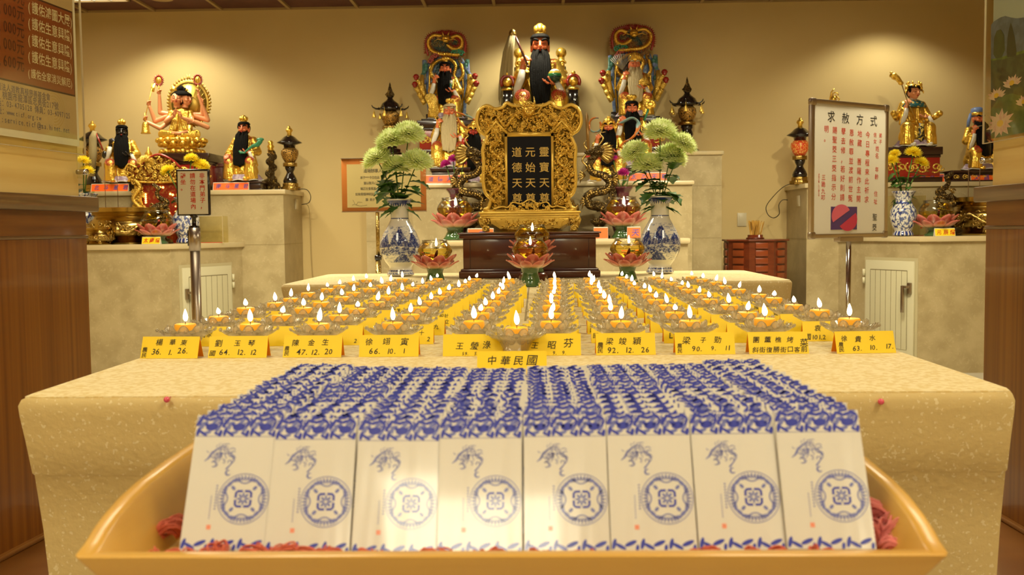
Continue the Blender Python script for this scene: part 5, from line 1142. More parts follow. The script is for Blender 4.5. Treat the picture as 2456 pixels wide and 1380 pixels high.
st = B(T); st.box(-121, 121, -24, 24, 42, 48); st.box(-118, 118, -22, 22, 37, 42); st.box(-114, 114, -20, 20, 32, 37); st.build('stand_top', GOLDF, t, bev=1.4 * u)
b = B(T); b.prism([(-96, 34), (96, 34), (92, 20), (78, 12), (70, 6), (54, 10), (30, 4), (0, 2), (-30, 4), (-54, 10), (-70, 6), (-78, 12), (-92, 20)], -19, -14); o = b.build('apron', GOLDF, t, bev=.8 * u)
b = B(T); carve(b, lambda x, z: True, 85, -66, 66, 12, 28, y=-19, r0=2, r1=5.5); b.tube([(x, -19, z) for x, z in smooth_closed([(-70, 30), (70, 30), (76, 20), (66, 9), (0, 5), (-66, 9), (-76, 20)], 4)], .7, 4); b.build('apron_relief', GOLDR, o)
for s_ in (-1, 1):
    for yy in (-16, 16):
        b = B(T); b.tube([(s_ * 108, yy, 34), (s_ * 113, yy, 26), (s_ * 112, yy, 16), (s_ * 104, yy, 10), (s_ * 105, yy, 2)], [12, 11, 7, 7, 9], 10, flat=.8)
        b.tube(spiral(s_ * 106, 7, 8, 1.5, 0, 8, 14, yy - 7), 2.2, 6); carve(b, lambda x, z: True, 14, s_ * 118 if s_ < 0 else 96, 118 if s_ > 0 else -96, 20, 34, y=yy - 9, r0=2, r1=4); b.ell((s_ * 105, yy, 2.5), (9, 7, 2.5)); b.build('leg', GOLDF, t)
b = B(T)
P = smooth_closed([(-80, 50), (-66, 60), (-52, 58), (-40, 70), (-20, 66), (0, 76), (20, 66), (40, 70), (52, 58), (66, 60), (80, 50)], 4)
b.tube([(x, -14, z) for x, z in P[:-3]], 2.2, 6); carve(b, lambda x, z: z < 72 - abs(x) * .28, 80, -68, 68, 50, 68, y=-14, r0=2, r1=6); b.box(-80, 80, -17, -11, 47, 52); b.build('front_fretwork', GOLDF, t)
# ================================================================ blue and white vases
PORC = mat('porcelain', (.75, .74, .70), .08, coat=1, vcol=True)
def fb(x, y, z=0, o=4):
    return noise.fractal(Vector((x, y, z)), .6, 2.1, o)
def vase(px, pyb, pyt, Y, zb, label, prof, colf, h0, name='vase'):
    p = at(px, pyb, Y); base = V(p.x, Y, zb + .0008); u = (at(px, pyt, Y).z - base.z) / h0
    P = []
    for i in range(len(prof) - 1):
        (r1, z1), (r2, z2) = prof[i], prof[i + 1]; n = max(1, int(abs(z2 - z1) / 1.1))
        for k in range(n):
            s1 = k / n; P.append((r1 + (r2 - r1) * s1, z1 + (z2 - z1) * s1))
    P.append(prof[-1])
    for _ in range(3): P = [P[0]] + [((P[i - 1][0] + 2 * P[i][0] + P[i + 1][0]) / 4, P[i][1]) for i in range(1, len(P) - 1)] + [P[-1]]
    b = B(frame(base, u)); b.lathe(P, 160, colf=colf); 
    o = b.build(name, PORC, None, loc=base); tag(o, label, 'vase'); return o, base, u
WH, BL1, BL2 = (.72, .70, .64), (.025, .045, .20), (.16, .20, .38)
def mixc(a, b_, t_): return tuple(a[i] + (b_[i] - a[i]) * t_ for i in range(3))
def land(sgn, seed):
    def f(a, z, r):
        d = ((a + pi / 2 + pi) % (2 * pi)) - pi            # angle from the side facing the room
        x = d * 46 * sgn
        if z < 12: return WH if 9 < z else (BL2 if fb(a * 9, z * .3, seed) > -.05 and z > 4 else WH)
        if 12 <= z < 15: return BL1 if fb(a * 14, z, seed) > -.2 else WH
        if 139 < z < 142: return BL1
        if z > 166:
            k = abs(((a * 26 / (2 * pi)) % 1) - .5) * 2; lim = 176 - 9 * (1 - k)
            return BL1 if (z > lim and z < 184) else WH
        if 34 < z < 122 and abs(x) < 78:
            col = WH
            rid = lambda x_, c, h, w_: h * math.exp(-((x_ - c) / w_) ** 2)
            m1 = max(rid(x, 4, 46, 18), rid(x, -34, 28, 15), rid(x, 40, 32, 15)) + 5 * fb(x * .12, 1, seed) + 72
            if z < m1 and z > 74 - abs(x) * .1:
                st = fb(x * .28 + z * .10, z * .09, seed); return BL1 if st > -.20 else mixc(WH, BL2, .75)
            m2 = 62 + 9 * fb(x * .07, 3, seed) - abs(x) * .08
            if abs(z - m2) < 9 - abs(x) * .05 and abs(x) < 60: return BL1 if fb(x * .22, z * .3, seed + 2) > -.08 else mixc(WH, BL2, .5)
            m3 = 26 + 26 * math.exp(-((x - 12) / 20) ** 2) + 3 * fb(x * .2, 5, seed)
            if z < m3 + 4 and z > 30: st = fb(x * .3 - z * .12, z * .1, seed + 4); return BL1 if st > -.18 else mixc(WH, BL2, .7)
            if fb(x * .06, z * .35, seed + 6) > .22 and abs(x) < 66: return mixc(WH, BL2, .7)
        return WH
    return f
VP = [(.1, 0), (34, 0), (33, 6), (27, 18), (28, 24), (38, 36), (47, 54), (50, 70), (48, 86), (40, 106), (29, 124), (23, 136), (22, 142), (21.5, 160), (23, 170), (31, 183), (32, 187), (30, 187), (21, 168), (19, 150), (.1, 150)]
YV = .189 * F / 112
vL = vase(961, 664, 478, YV, TZ, 'tall blue and white landscape vase of chrysanthemums, left of the red chest', VP, land(1, 3.1), 187)
vR = vase(1583, 661, 471, YV, TZ, 'tall blue and white landscape vase of chrysanthemums, right of the red chest', VP, land(-1, 9.7), 187)
def floral(a, z, r):
    if z < 12: return BL1 if abs(((a * 16 / (2 * pi)) % 1) - .5) > .18 else WH
    if z > 72 and z < 76: return BL1
    d = ((a + pi / 2 + pi) % (2 * pi)) - pi; e = (d / .62) ** 2 + ((z - 40) / 22) ** 2
    if .88 < e < 1.06: return BL1
    if e <= .88: return mixc(BL1, BL2, .5) if fb(d * 5, z * .12, 4) > .0 else WH
    return BL1 if fb(a * 6, z * .16, 7) > .08 else WH
VP2 = [(.1, 0), (23, 0), (22, 6), (18, 12), (24, 24), (29, 40), (28, 58), (20, 72), (17, 78), (20, 92), (27, 100), (26, 101), (17, 84), (.1, 80)]
vR2 = vase(2166, 560, 460, 6.5, ZS, 'small blue and white vase of yellow chrysanthemums on the right altar wing', VP2, floral, 100)
vL2 = vase(448, 575, 475, 6.6, ZS, 'small blue and white vase partly behind the black framed notice', VP2, floral, 100)
vL3 = vase(205, 560, 466, 6.75, ZS, 'small blue and white vase at the far left of the altar wing beside the pillar', VP2, floral, 100)
def plain(c): return lambda a, z, r: c
PU = (.10, .022, .035)
VP3 = [(.1, 0), (16, 0), (18, 10), (24, 30), (24, 50), (15, 66), (13, 80), (14, 92), (22, 102), (21, 103), (11, 88), (.1, 86)]
vP1 = vase(1096, 560, 453, 6.3, Z1, 'plum coloured vase of magenta flowers behind the upper left oil lamp', VP3, plain(PU), 103)
vP2 = vase(1494, 557, 449, 6.3, Z1, 'plum coloured vase of magenta flowers behind the upper right oil lamp', VP3, plain(PU), 103)
# ---------------------------------------------------------------- flowers
LEAFM = mat('leaf_green', (.035, .10, .015), .45, noise2=((.06, .16, .02), (30, 30, 30), 2, .4, .6)); STEMM = mat('stem_green', (.07, .16, .02), .5)
def flower_mat(name, c1, c2):
    return mat(name, c1, .5, vcol=True)
PETM = mat('petal', (.7, .7, .4), .5, vcol=True)
nt_ = PETM.node_tree; tl_ = nt_.nodes.new('ShaderNodeBsdfTranslucent'); mx_ = nt_.nodes.new('ShaderNodeMixShader'); mx_.inputs[0].default_value = .45
nt_.links.new([n for n in nt_.nodes if n.type == 'ATTRIBUTE'][0].outputs['Color'], tl_.inputs[0]); nt_.links.new(nt_.nodes['Principled BSDF'].outputs[0], mx_.inputs[1]); nt_.links.new(tl_.outputs[0], mx_.inputs[2]); nt_.links.new(mx_.outputs[0], nt_.nodes['Material Output'].inputs[0])
def leaf(b, p, d, L_, droop=.4):
    d = Vector(d).normalized(); up = Vector((0, 0, 1)); s_ = d.cross(up).normalized() if abs(d.z) < .95 else Vector((1, 0, 0)); nrm = s_.cross(d)
    out = []; n = 9; q = Vector(p); dd = d.copy(); mid = []
    for i in range(n + 1):
        mid.append(q.copy()); dd = (dd + Vector((0, 0, -droop / n))).normalized(); q = q + dd * L_ / n
    vs = []; fs = []
    for i in range(n + 1):
        t_ = i / n; w_ = L_ * .40 * sin(pi * min(1, t_ * .9 + .08)) ** .8 * (1.0 if i % 2 else .55) + .0002
        vs += [mid[i] - s_ * w_ + nrm * w_ * .25, mid[i], mid[i] + s_ * w_ + nrm * w_ * .25]
    for i in range(n): a = i * 3; fs += [(a, a + 1, a + 4, a + 3), (a + 1, a + 2, a + 5, a + 4)]
    b.add(vs, fs)
def mum(base, tip, r, cols, label, group, leaves=3, flat=.86, name='chrysanthemum', tilt=(0, 0), npet=300, leafL=.05, stem=.0022):
    """stem from base to tip, domed head of radius r at tip"""
    base, tip = Vector(base), Vector(tip); t = thing(name, label, 'flower', base, group)
    mid = base.lerp(tip, .5) + Vector((R.uniform(-.006, .006), R.uniform(-.004, .004), 0)); mid.x = base.x * .55 + tip.x * .45
    P = [base.lerp(mid, k / 4) if k < 4 else mid.lerp(tip, (k - 4) / 4) for k in range(9)]
    B().tube(P, stem, 7).build('stem', STEMM, t)
    for k in range(leaves):
        b = B(); f = (k + .7) / (leaves + .6) * .8; q = P[min(8, int(f * 8))]; a = R.uniform(0, 6.28) if k else R.uniform(2.6, 3.7) + (pi if R.random() < .5 else 0); leaf(b, q, (cos(a), sin(a) * .6, R.uniform(.0, .6)), leafL * R.uniform(.8, 1.25), R.uniform(.5, 1.6)); b.build('leaf', LEAFM, t, solid=.0004)
    b = B(frame(tip, 1, 0, tilt[0], tilt[1])); c1, c2 = cols
    for i in range(npet):
        t_ = (i + .5) / npet; ph = math.acos(1 - 1.28 * t_) ; th = i * 2.39996; L_ = r * (.74 + .26 * min(1, t_ * 1.6)); 
        d = Vector((sin(ph) * cos(th), sin(ph) * sin(th), cos(ph) * flat)); s_ = Vector((-sin(th), cos(th), 0)); n_ = s_.cross(d).normalized(); w_ = r * .075 * (1 + .5 * R.random()); L_ *= R.uniform(.88, 1.08)
        o = Vector((0, 0, r * .10)); curl = Vector((0, 0, r * .16 * (1 - t_)))
        q0, q1, q2, q3 = o + d * L_ * .15, o + d * L_ * .55, o + d * L_ * .88 + curl * .3, o + d * L_ + curl
        k = R.random(); ca = mixc(c1, c2, .15 * k); cb = mixc(c1, c2, .55 + .45 * k)
        b.add([q0 - s_ * w_ * .5, q0 + s_ * w_ * .5, q1 - s_ * w_, q1 + s_ * w_, q1 - n_ * w_ * .7, q2 - s_ * w_ * .95, q2 + s_ * w_ * .95, q3], [(0, 4, 2), (0, 1, 4), (1, 3, 4), (4, 3, 6), (4, 5, 2), (4, 6, 5), (5, 6, 7)], None, [ca, ca, ca, ca, ca, mixc(ca, cb, .6), mixc(ca, cb, .6), cb])
    b.build('flower_head', PETM, t, False)
    B(frame(tip, 1, 0, tilt[0], tilt[1])).lathe([(.001, -r * .14), (r * .22, -r * .05), (r * .3, r * .05), (.001, r * .08)], 12).build('calyx', STEMM, t)
GRN = ((.98, .99, .74), (.80, .93, .36)); YEL = ((.95, .75, .02), (1.0, .90, .08)); MAG = ((.62, .02, .32), (.75, .10, .48))
def bunch(vz, heads, cols, r, Y, grp, lab, leafL=.055, lv=3, rimz=1.0, npet=300, stem=.0022):
    o, base, u = vz
    for k, (px, py, rr_, tx) in enumerate(heads):
        yy = Y + R.uniform(-.03, .03); tip = at(px, py, yy); rim = Vector((base.x + (tip.x - base.x) * .18, base.y + (yy - base.y) * .3, base.z + u * rimz))
        bot = Vector((base.x - (tip.x - base.x) * .04, base.y, base.z + u * (rimz - 26)))
        mum(bot, tip, rr_ * r, cols, lab[k], grp, leaves=lv, tilt=(R.uniform(.1, .35), tx), leafL=leafL, npet=npet, stem=stem)
kY = YV / F
bunch(vL, [(940, 345, 44, -.12), (980, 328, 44, .12), (907, 388, 42, -.4), (999, 394, 43, .15), (950, 406, 40, .05)], GRN, kY, YV, 'pale green chrysanthemums in the left tall vase',
      ['pale green chrysanthemum, upper left of the five in left tall vase', 'pale green chrysanthemum, topmost of the five in left tall vase', 'pale green chrysanthemum, leftmost of the five in left tall vase', 'pale green chrysanthemum, rightmost of the five in left tall vase', 'pale green chrysanthemum, lowest and smallest of the five in left tall vase'], leafL=.085, lv=6, rimz=184)
bunch(vR, [(1583, 322, 44, -.1), (1635, 350, 38, .55), (1523, 370, 39, -.5), (1553, 402, 42, -.05), (1607, 380, 43, .3)], GRN, kY, YV, 'pale green chrysanthemums in the right tall vase',
      ['pale green chrysanthemum, topmost of the five in right tall vase', 'pale green chrysanthemum, rightmost and half turned away in right tall vase', 'pale green chrysanthemum, leftmost and seen from below in right tall vase', 'pale green chrysanthemum, lowest of the five in right tall vase', 'pale green chrysanthemum, between lowest and rightmost in right tall vase'], leafL=.085, lv=6, rimz=184)
bunch(vR2, [(2138, 388, 20, -.2), (2190, 370, 22, .1), (2146, 372, 16, -.3), (2208, 394, 21, .3)], YEL, 6.5 / F, 6.5, 'yellow chrysanthemums on the right altar wing', ['yellow chrysanthemum, lower left of the bunch on right altar wing', 'yellow chrysanthemum, topmost of the bunch on right altar wing', 'yellow chrysanthemum, behind at the upper left on right altar wing', 'yellow chrysanthemum, lower right of the bunch on right altar wing'], leafL=.085, lv=5, rimz=98, npet=130, stem=.004)
bunch(vL2, [(403, 412, 20, -.6), (459, 384, 20, .0), (483, 400, 22, .5), (468, 398, 10, .3)], YEL, 6.6 / F, 6.6, 'yellow chrysanthemums on the left altar wing', ['yellow chrysanthemum drooping left above the black framed notice', 'yellow chrysanthemum, topmost above the black framed notice', 'yellow chrysanthemum, rightmost behind the top of black framed notice', 'small yellow chrysanthemum bud above the black framed notice'], leafL=.08, lv=4, rimz=98, npet=130, stem=.004)
bunch(vL3, [(200, 388, 18, .2), (208, 412, 20, .2)], YEL, 6.7 / F, 6.7, 'yellow chrysanthemums beside the left pillar', ['yellow chrysanthemum, upper one beside the left pillar', 'yellow chrysanthemum, lower one beside the left pillar'], leafL=.08, lv=3, rimz=98, npet=110, stem=.004)
bunch(vP1, [(1070, 397, 17, -.3), (1087, 385, 17, .1), (1112, 392, 8, .3)], MAG, 6.3 / F, 6.3, 'magenta flowers in the left plum vase', ['magenta flower, leftmost in the left plum vase', 'magenta flower, topmost in the left plum vase', 'magenta bud at the right in the left plum vase'], leafL=.05, lv=2, rimz=100, npet=120, stem=.003)
bunch(vP2, [(1495, 418, 18, 0), (1470, 382, 14, -.3), (1523, 384, 15, .2)], MAG, 6.3 / F, 6.3, 'magenta flowers in the right plum vase', ['magenta flower, lowest in the right plum vase', 'magenta and white flower, leftmost in the right plum vase', 'magenta flower, rightmost in the right plum vase'], leafL=.05, lv=2, rimz=100, npet=120, stem=.003)
# ================================================================ lotus oil lamps
LPM = mat('lotus_ceramic', (.6, .2, .15), .12, coat=.9, vcol=True); OILG = mat('lamp_oil', (1.0, .78, .17), .0, trans=1, ior=1.06)
PEDM = mat('green_glaze', (.05, .12, .04), .12, coat=.9)
def oil_lamp(px, pyb, Y, zb, s, label, oil=.62, flame=True, fz=20):
    """s: metres per local unit; local lotus is 118 wide"""
    p = at(px, pyb, Y); base = V(p.x, Y, zb + .0008); T = frame(base, s, R.uniform(0, 1)); t = thing('lotus_oil_lamp', label, 'oil lamp', base)
    B(T).lathe([(.1, 0), (27, 0), (28, 3), (23, 9 + fz * .3), (18, 15 + fz * .8), (21, 22 + fz), (30, 27 + fz), (20, 26 + fz), (.1, 26 + fz)], 30).build('foot', PEDM, t)
    T = T @ Matrix.Translation((0, 0, fz))
    b = B(T)
    def petal(a, r0, r1, z0, z1, w_, curl):
        n, m_ = 9, 8; rr_ = []; cc = []
        for side in (0, 1):
            for i in range(n + 1):
                t_ = i / n; row = []
                r = r0 + (r1 - r0) * (t_ ** .8) + curl * max(0, t_ - .75) * 3.0; z = z0 + (z1 - z0) * (t_ ** 1.25) - curl * .9 * max(0, t_ - .86)
                ww = w_ * sin(pi * (.16 + .80 * t_) ** 1.15) ** .75 * (1 if t_ < .98 else .4)
                for j in range(m_ + 1):
                    q = (j / m_ - .5) * 2; aa = a + q * ww / max(r, 10); dr = -4.0 * (1 - q * q) * (1 - t_ * .4) + 3.0; rad = r - dr * .6 + side * 1.6 * (1 if 0 < i < n and 0 < j < m_ else 0)
                    rr_.append((rad * cos(aa), rad * sin(aa), z + 2.2 * (abs(q) ** 3) * t_))
                    e = max(abs(q) ** 4, t_ ** 12); g = min(1, t_ / .36); c = mixc((.10, .20, .06), (.72, .40, .26), g) if t_ < .36 else mixc((.72, .42, .30), (.47, .085, .065), min(1, (t_ - .36) / .3)); c = mixc(c, (.74, .25, .20), e * .8 * (t_ > .3)); cc.append(c)
        fs = []; N_ = (n + 1) * (m_ + 1)
        for i in range(n):
            for j in range(m_):
                q = i * (m_ + 1) + j; fs += [(q, q + 1, q + m_ + 2, q + m_ + 1), (N_ + q, N_ + q + m_ + 1, N_ + q + m_ + 2, N_ + q + 1)]
        b.add(rr_, fs, None, cc)
    for k in range(8): petal(2 * pi * k / 8, 22, 51, 24, 56, 19, 5)
    for k in range(8): petal(2 * pi * (k + .5) / 8, 23, 54, 22, 41, 16, 7)
    b.lathe([(.1, 23), (22, 24), (28, 30), (27, 32), (.1, 30)], 24, colf=lambda a, z, r: (.12, .2, .07)); b.build('lotus', LPM, t)
    def bp(z): # bowl radius
        for (z1, r1), (z2, r2) in zip(BP, BP[1:]):
            if z1 <= z <= z2: return r1 + (r2 - r1) * (z - z1) / (z2 - z1)
        return BP[-1][1]
    BP = [(30, 12), (33, 20), (38, 28), (46, 37), (56, 42), (62, 41), (70, 37), (76, 32), (80, 30), (84, 31)]
    T = T @ Matrix.Translation((0, 0, 8))
    B(T).lathe([(.1, 30)] + [(r, z) for z, r in BP] + [(29.5, 84), (28.5, 80), (30.5, 76)], 40, cap=False).build('glass_bowl', CLEAR, t)
    zo = 30 + 54 * oil; pr = [(.1, 31)] + [(bp(31 + (zo - 31) * k / 8) - .8, 31 + (zo - 31) * k / 8) for k in range(9)] + [(.1, zo)]
    B(T).lathe(pr, 36).build('oil', OILG, t)
    B(T).lathe([(.1, zo + .2), (6, zo + .2), (6.5, zo + 1.8), (.1, zo + 2.6)], 16, (4, 2, 0)).tube([(4, 2, zo - 4), (4, 2, zo + 7)], .7, 6).build('float', WICK, t)
    B(T).ell((-14, -8, 46), (3.5, 3.0, 12), 12, 10, Matrix.Rotation(.3, 4, 'Y')).build('red_float', REDL, t)
    if flame: B(T).lathe([(.1, zo + 5), (2.4, zo + 7), (3.2, zo + 11), (2.5, zo + 17), (1.1, zo + 22), (.1, zo + 25)], 14, (4, 2, 0)).build('flame', FLAME, t)
s0 = 3.62 / F
oil_lamp(1044, 668, 3.26, TZ, 3.26 / F, 'lotus oil lamp with amber bowl in front of the left vase', .62)
oil_lamp(1505, 665, 3.27, TZ, 3.27 / F, 'lotus oil lamp with amber bowl in front of the right vase', .66)
oil_lamp(1272, 689, 3.22, TZ, 3.24 / F * 1.03, 'front lotus oil lamp with amber bowl before the middle of the chest', .60)
t2 = 3.52
oil_lamp(1277, 675, 3.55, TZ + .031, 3.55 / F * 1.02, 'rear lotus oil lamp rising behind the front middle one', .62)
tag(B().lathe([(.1, 0), (.05, 0), (.055, .015), (.05, .0305), (.1 * .001, .0305)], 24, (X(1277, 3.55), 3.55, TZ + .0005)).build('lamp_riser', BOXM, loc=(X(1277, 3.55), 3.55, TZ)), 'round dark riser under the rear middle oil lamp', 'riser')
oil_lamp(1092, 574, 6.04, Z1, 6.0 / F * 1.04, 'large lotus oil lamp on the marble step left of the tablet', .56, fz=6)
oil_lamp(1495, 572, 6.04, Z1, 6.0 / F * 1.02, 'large lotus oil lamp on the marble step right of the tablet', .56, fz=6)
oil_lamp(378, 576, 6.42, ZS, 6.42 / F * .90, 'lotus oil lamp with glass bowl on the left altar wing', .45, flame=False, fz=-2)
oil_lamp(2244, 560, 6.42, ZS, 6.42 / F * .94, 'lotus oil lamp with glass bowl on the right altar wing', .5, flame=False, fz=-2)
# ================================================================ bronze dragons, urns and altar pieces
def bronze_dragon(px, Y, zb, m_, label):
    base = V(X(px, Y, 480), Y, zb + .0008); u = Y / F; T = frame(base, u); t = thing('bronze_dragon', label, 'dragon figure', base)
    g = lambda P: [(m_ * x, y, z) for x, y, z in P]
    b = B(T); b.lathe([(.1, 0), (26, 0), (27, 5), (18, 9), (10, 16), (8, 24), (14, 32), (24, 40), (20, 46), (.1, 46)], 20); b.build('base', BRONZE, t)
    b = B(T); b.tube(cat_(g([(10, 6, 44), (18, 2, 60), (6, -6, 74), (-22, -4, 80), (-30, 0, 96), (-14, -6, 108), (14, -6, 114), (26, 0, 130), (12, -6, 148), (-14, -4, 156), (-24, 0, 172), (-14, -2, 190), (-2, -4, 204)])), [13, 12, 12, 11, 11, 11, 10, 10, 9, 9, 9, 9], 12)
    b.tube(cat_(g([(26, 6, 170), (36, 6, 150), (34, 4, 122), (28, 2, 96), (12, 0, 72), (-6, -2, 66)])), [5, 9, 10, 9, 8, 4], 10)
    b.ell((m_ * -4, -6, 208), (19, 13, 12)); b.ell((m_ * -24, -8, 204), (12, 9, 7)); b.ell((m_ * -18, -8, 190), (11, 7, 4)); b.ell((m_ * -6, -16, 216), (4, 4, 4)); b.build('body', BRONZE, t, remesh=1.4 * u, relax=1)
    b = B(T)
    for k in range(7): a = -.75 + k * .27; b.tube(cat_(g([(6 * cos(a), -4, 204 + 10 * sin(a)), (26 * cos(a), -8, 200 + 26 * sin(a)), (42 * cos(a), -2, 204 + 30 * sin(a))]), 3), [7, 7, 1], 6, flat=.55)
    b.build('mane', mat('brass_edges', (.36, .24, .07), .32, 1), t)
    for q in ([(-28, -10, 210), (-36, -10, 222), (-30, -10, 232)], [(-2, -8, 218), (10, -8, 236), (2, -6, 248), (16, -4, 252)], [(-30, -8, 200), (-40, -10, 184), (-28, -12, 168), (-38, -10, 156)]): b = B(T); b.tube(cat_(g(q), 4), [2.6, 2, 1], 6); b.build('horn', mat('brass_edges'), t)
    for sx, z in ((-30, 88), (30, 140), (-34, 150), (22, 60)):
        b = B(T)
        for k in range(4): a = k * .5 - .8; b.tube(g([(sx, -4, z), (sx + math.copysign(14, sx) * cos(a), -10, z + 14 * sin(a)), (sx + math.copysign(17, sx) * cos(a), -6, z + 18 * sin(a) - 6)]), [3, 2.2, .6], 5)
        b.build('claw', mat('brass_edges'), t)
    b = B(T)
    P = cat_(g([(-22, -12, 80), (-30, -12, 96), (-14, -16, 108), (14, -16, 114), (26, -10, 130), (12, -14, 148), (-14, -12, 156), (-24, -10, 172)]), 8)
    for q in P[::2]: b.ell(q, (3.2, 2, 3.2), 6, 4)
    b.build('scales', mat('brass_edges', (.36, .24, .07), .32, 1), t)
    return t
bronze_dragon(1437, 6.27, Z1, 1, 'black and brass openwork dragon right of the gold tablet')
bronze_dragon(1128, 6.27, Z1, -1, 'black and brass openwork dragon left of the gold tablet, mostly behind its frame')
def small_dragon(px, pyt, Y, zb, m_, label):
    base = V(X(px, Y, 480), Y, zb + .0008); u = (at(px, pyt, Y).z - base.z) / 140; T = frame(base, u); t = thing('dragon_ornament', label, 'dragon figure', base)
    g = lambda P: [(m_ * x, y, z) for x, y, z in P]
    b = B(T); b.lathe([(.1, 0), (26, 0), (24, 8), (10, 14), (8, 50), (14, 60), (20, 66), (.1, 66)], 16); b.build('stand', BRONZE, t)
    b = B(T); b.tube(cat_(g([(-18, 0, 66), (14, -6, 68), (20, 0, 80), (-6, -6, 86), (-16, 0, 96), (0, -4, 106), (8, 0, 118), (0, -2, 128)])), [8, 8, 7, 7, 6, 6, 5, 4], 10); b.tube(cat_(g([(0, -2, 124), (10, -2, 134), (22, 0, 140)])), [6, 5, .8], 8)
    for k in range(12): a = R.uniform(0, 6.3); b.ell((m_ * (18 * cos(a)), -4, 78 + 14 * sin(a)), R.uniform(3, 6), 8, 6)
    b.build('dragon', BRONZE, t, remesh=1.3 * u, relax=1)
    b = B(T)
    for k in range(14): a = R.uniform(0, 6.3); b.tube(spiral(m_ * 20 * cos(a), 84 + 20 * sin(a), 6, 1, a, a + 6, 10, -6), 1.3, 5)
    b.build('brass_curls', mat('brass_edges'), t)
small_dragon(385, 440, 6.62, ZS, -1, 'small dark dragon ornament behind the glass bowl on the left wing')
small_dragon(2266, 412, 6.62, ZS, 1, 'small dark dragon ornament behind the glass bowl on the right wing')
URN = mat('polished_brass', (.46, .31, .08), .2, 1, bump=('n', 30, .2, .004)); 
def urn(px, pyt, pyb, hw, Y, zb, label, legs=False, m=URN):
    base = V(X(px, Y, 530), Y, zb + .0008); h = at(px, pyt, Y).z - base.z; r = hw * Y / F; T = frame(base, 1); t = thing('incense_urn', label, 'urn', base)
    z = lambda q: q * h
    B(T).lathe([(.001, 0), (r * .74, 0), (r * .76, z(.04)), (r * .66, z(.08)), (r * .62, z(.12)), (r * .80, z(.22)), (r * .97, z(.36)), (r, z(.48)), (r * .94, z(.60)), (r * .84, z(.70)), (r * .82, z(.76)), (r * .88, z(.80)), (r * .86, z(.86)), (r * .98, z(.88)), (r * .98, z(.99)), (r * .93, z(1)), (r * .86, z(.97)), (r * .80, z(.84)), (.001, z(.8))], 56).build('bowl', m, t, sharp=50)
    b = B(T)
    for k in range(150):
        a = R.uniform(-pi - .3, .3); q = R.uniform(.25, .58); rr_ = r * (.99 if .3 < q < .55 else .90) ; p = V(rr_ * cos(a), rr_ * sin(a), z(q)); tg = V(-sin(a), cos(a), 0); s_ = r * R.uniform(.05, .10); w0 = R.uniform(0, 6)
        b.tube([p + tg * (s_ * (1 - i / 9) * cos(w0 + i * .9)) + V(0, 0, s_ * (1 - i / 9) * sin(w0 + i * .9)) + V(cos(a), sin(a), 0) * s_ * .12 for i in range(9)], r * .018, 5)
    for s_ in (0, 1):
        P = [V(r * 1.0 * cos(a), r * 1.0 * sin(a), z(.42 + .11 * sin(a * 7 + s_))) for a in [-pi + .2 + s_ * 1.5 + k * .05 for k in range(26)]]; b.tube(P, [r * .05] * 20 + [r * .02] * 6, 8); b.ell(P[0], r * .10); 
    b.build('relief', BRASS, t)
    if legs:
        for k in range(3): a = -pi / 2 + .5 + k * 2.1; b = B(T); b.ell((r * .8 * cos(a), r * .8 * sin(a), z(.14)), (r * .14, r * .14, z(.15))); b.build('foot', m, t)
    return t
urn(308, 499, 582, 95, 6.62, ZS, 'large brass urn with dragon relief on the left altar wing')
urn(2376, 473, 560, 97, 6.64, ZS, 'large brass urn with dragon relief on the right altar wing by the pillar')
urn(236, 546, 582, 36, 6.37, ZS, 'small brass incense burner in front of the left urn', True)
urn(2398, 534, 560, 36, 6.37, ZS, 'small brass incense burner in front of the right urn', True)
urn(1270, 430, 572, 116, 6.18, Z1, 'round dark brass urn behind the gold tablet', m=BRASS)
for px, s_ in ((253, 'left urn, the left one'), (283, 'left urn, the right one'), (2322, 'right urn, the left one'), (2349, 'right urn, the right one')):
    p = V(X(px, 6.66, 480), 6.66, 0); z0 = Z(515, 6.66, px); z1 = Z(405, 6.66, px)
    tag(B().tube([(p.x, p.y, z0 - .04), (p.x, p.y, z1)], .0022, 6).build('incense_stick', mat('incense', (.16, .08, .03), .8), loc=(p.x, p.y, z0)), 'thin incense stick standing in the ' + s_, 'incense stick')
# lamp tower with red panel
Yt = 6.905; base = V(X(388, Yt, 500), Yt, ZS + .0005); u = Yt / F; T = frame(base, u); t = thing('prayer_light_tower', 'red and gold prayer light tower with rows of small glowing lamps', 'lamp tower', base)
B(T).box(-46, 46, 0, 12, 0.2, 160).build('red_body', mat('red_lamp_panel', (.30, .02, .01), .3, coat=.4, noise2=((.4, .12, .03), (60, 60, 60), 3, .55, .62)), t, False)
b = B(T)
for zz in (24, 36, 48, 60, 72, 84):
    for k in range(1): b.ell((10 + (zz % 24 == 0) * 8, -1, zz), 2.6, 8, 6); b.ell((34, -1, zz + 4), 1.6, 8, 6)
for k in range(5): b.ell((-38, -1, 118 - k * 5), 2.4, 8, 6); b.ell((-9 + k * 7, -1, 134) if k < 3 else (22 + (k - 3) * 6, -1, 118 - (k - 3) * 2), 2.6, 8, 6)
b.build('small_lamps', mat('small_lamp_glow', (1, .6, .1), .4, emit=((1, .62, .12), 6)), t)
b = B(T); P = smooth_closed([(-82, 168), (-74, 190), (-52, 182), (-30, 200), (0, 212), (30, 200), (50, 182), (66, 178), (72, 160), (50, 148), (-50, 148)], 4)
b.prism(P, -8, 12); b.build('crest_board', mat('dark_red_gold', (.22, .05, .01), .3, .5, noise2=((.6, .38, .08), (50, 50, 50), 3, .48, .55)), t, bev=.8 * u)
b = B(T); b.tube([(x, -9, z) for x, z in P] + [(P[0][0], -9, P[0][1])], 2.4, 6)
rr = random.Random(4); carve(b, lambda x, z: inside(x, z, P), 130, -78, 70, 150, 208, y=-10, r0=3, r1=8)
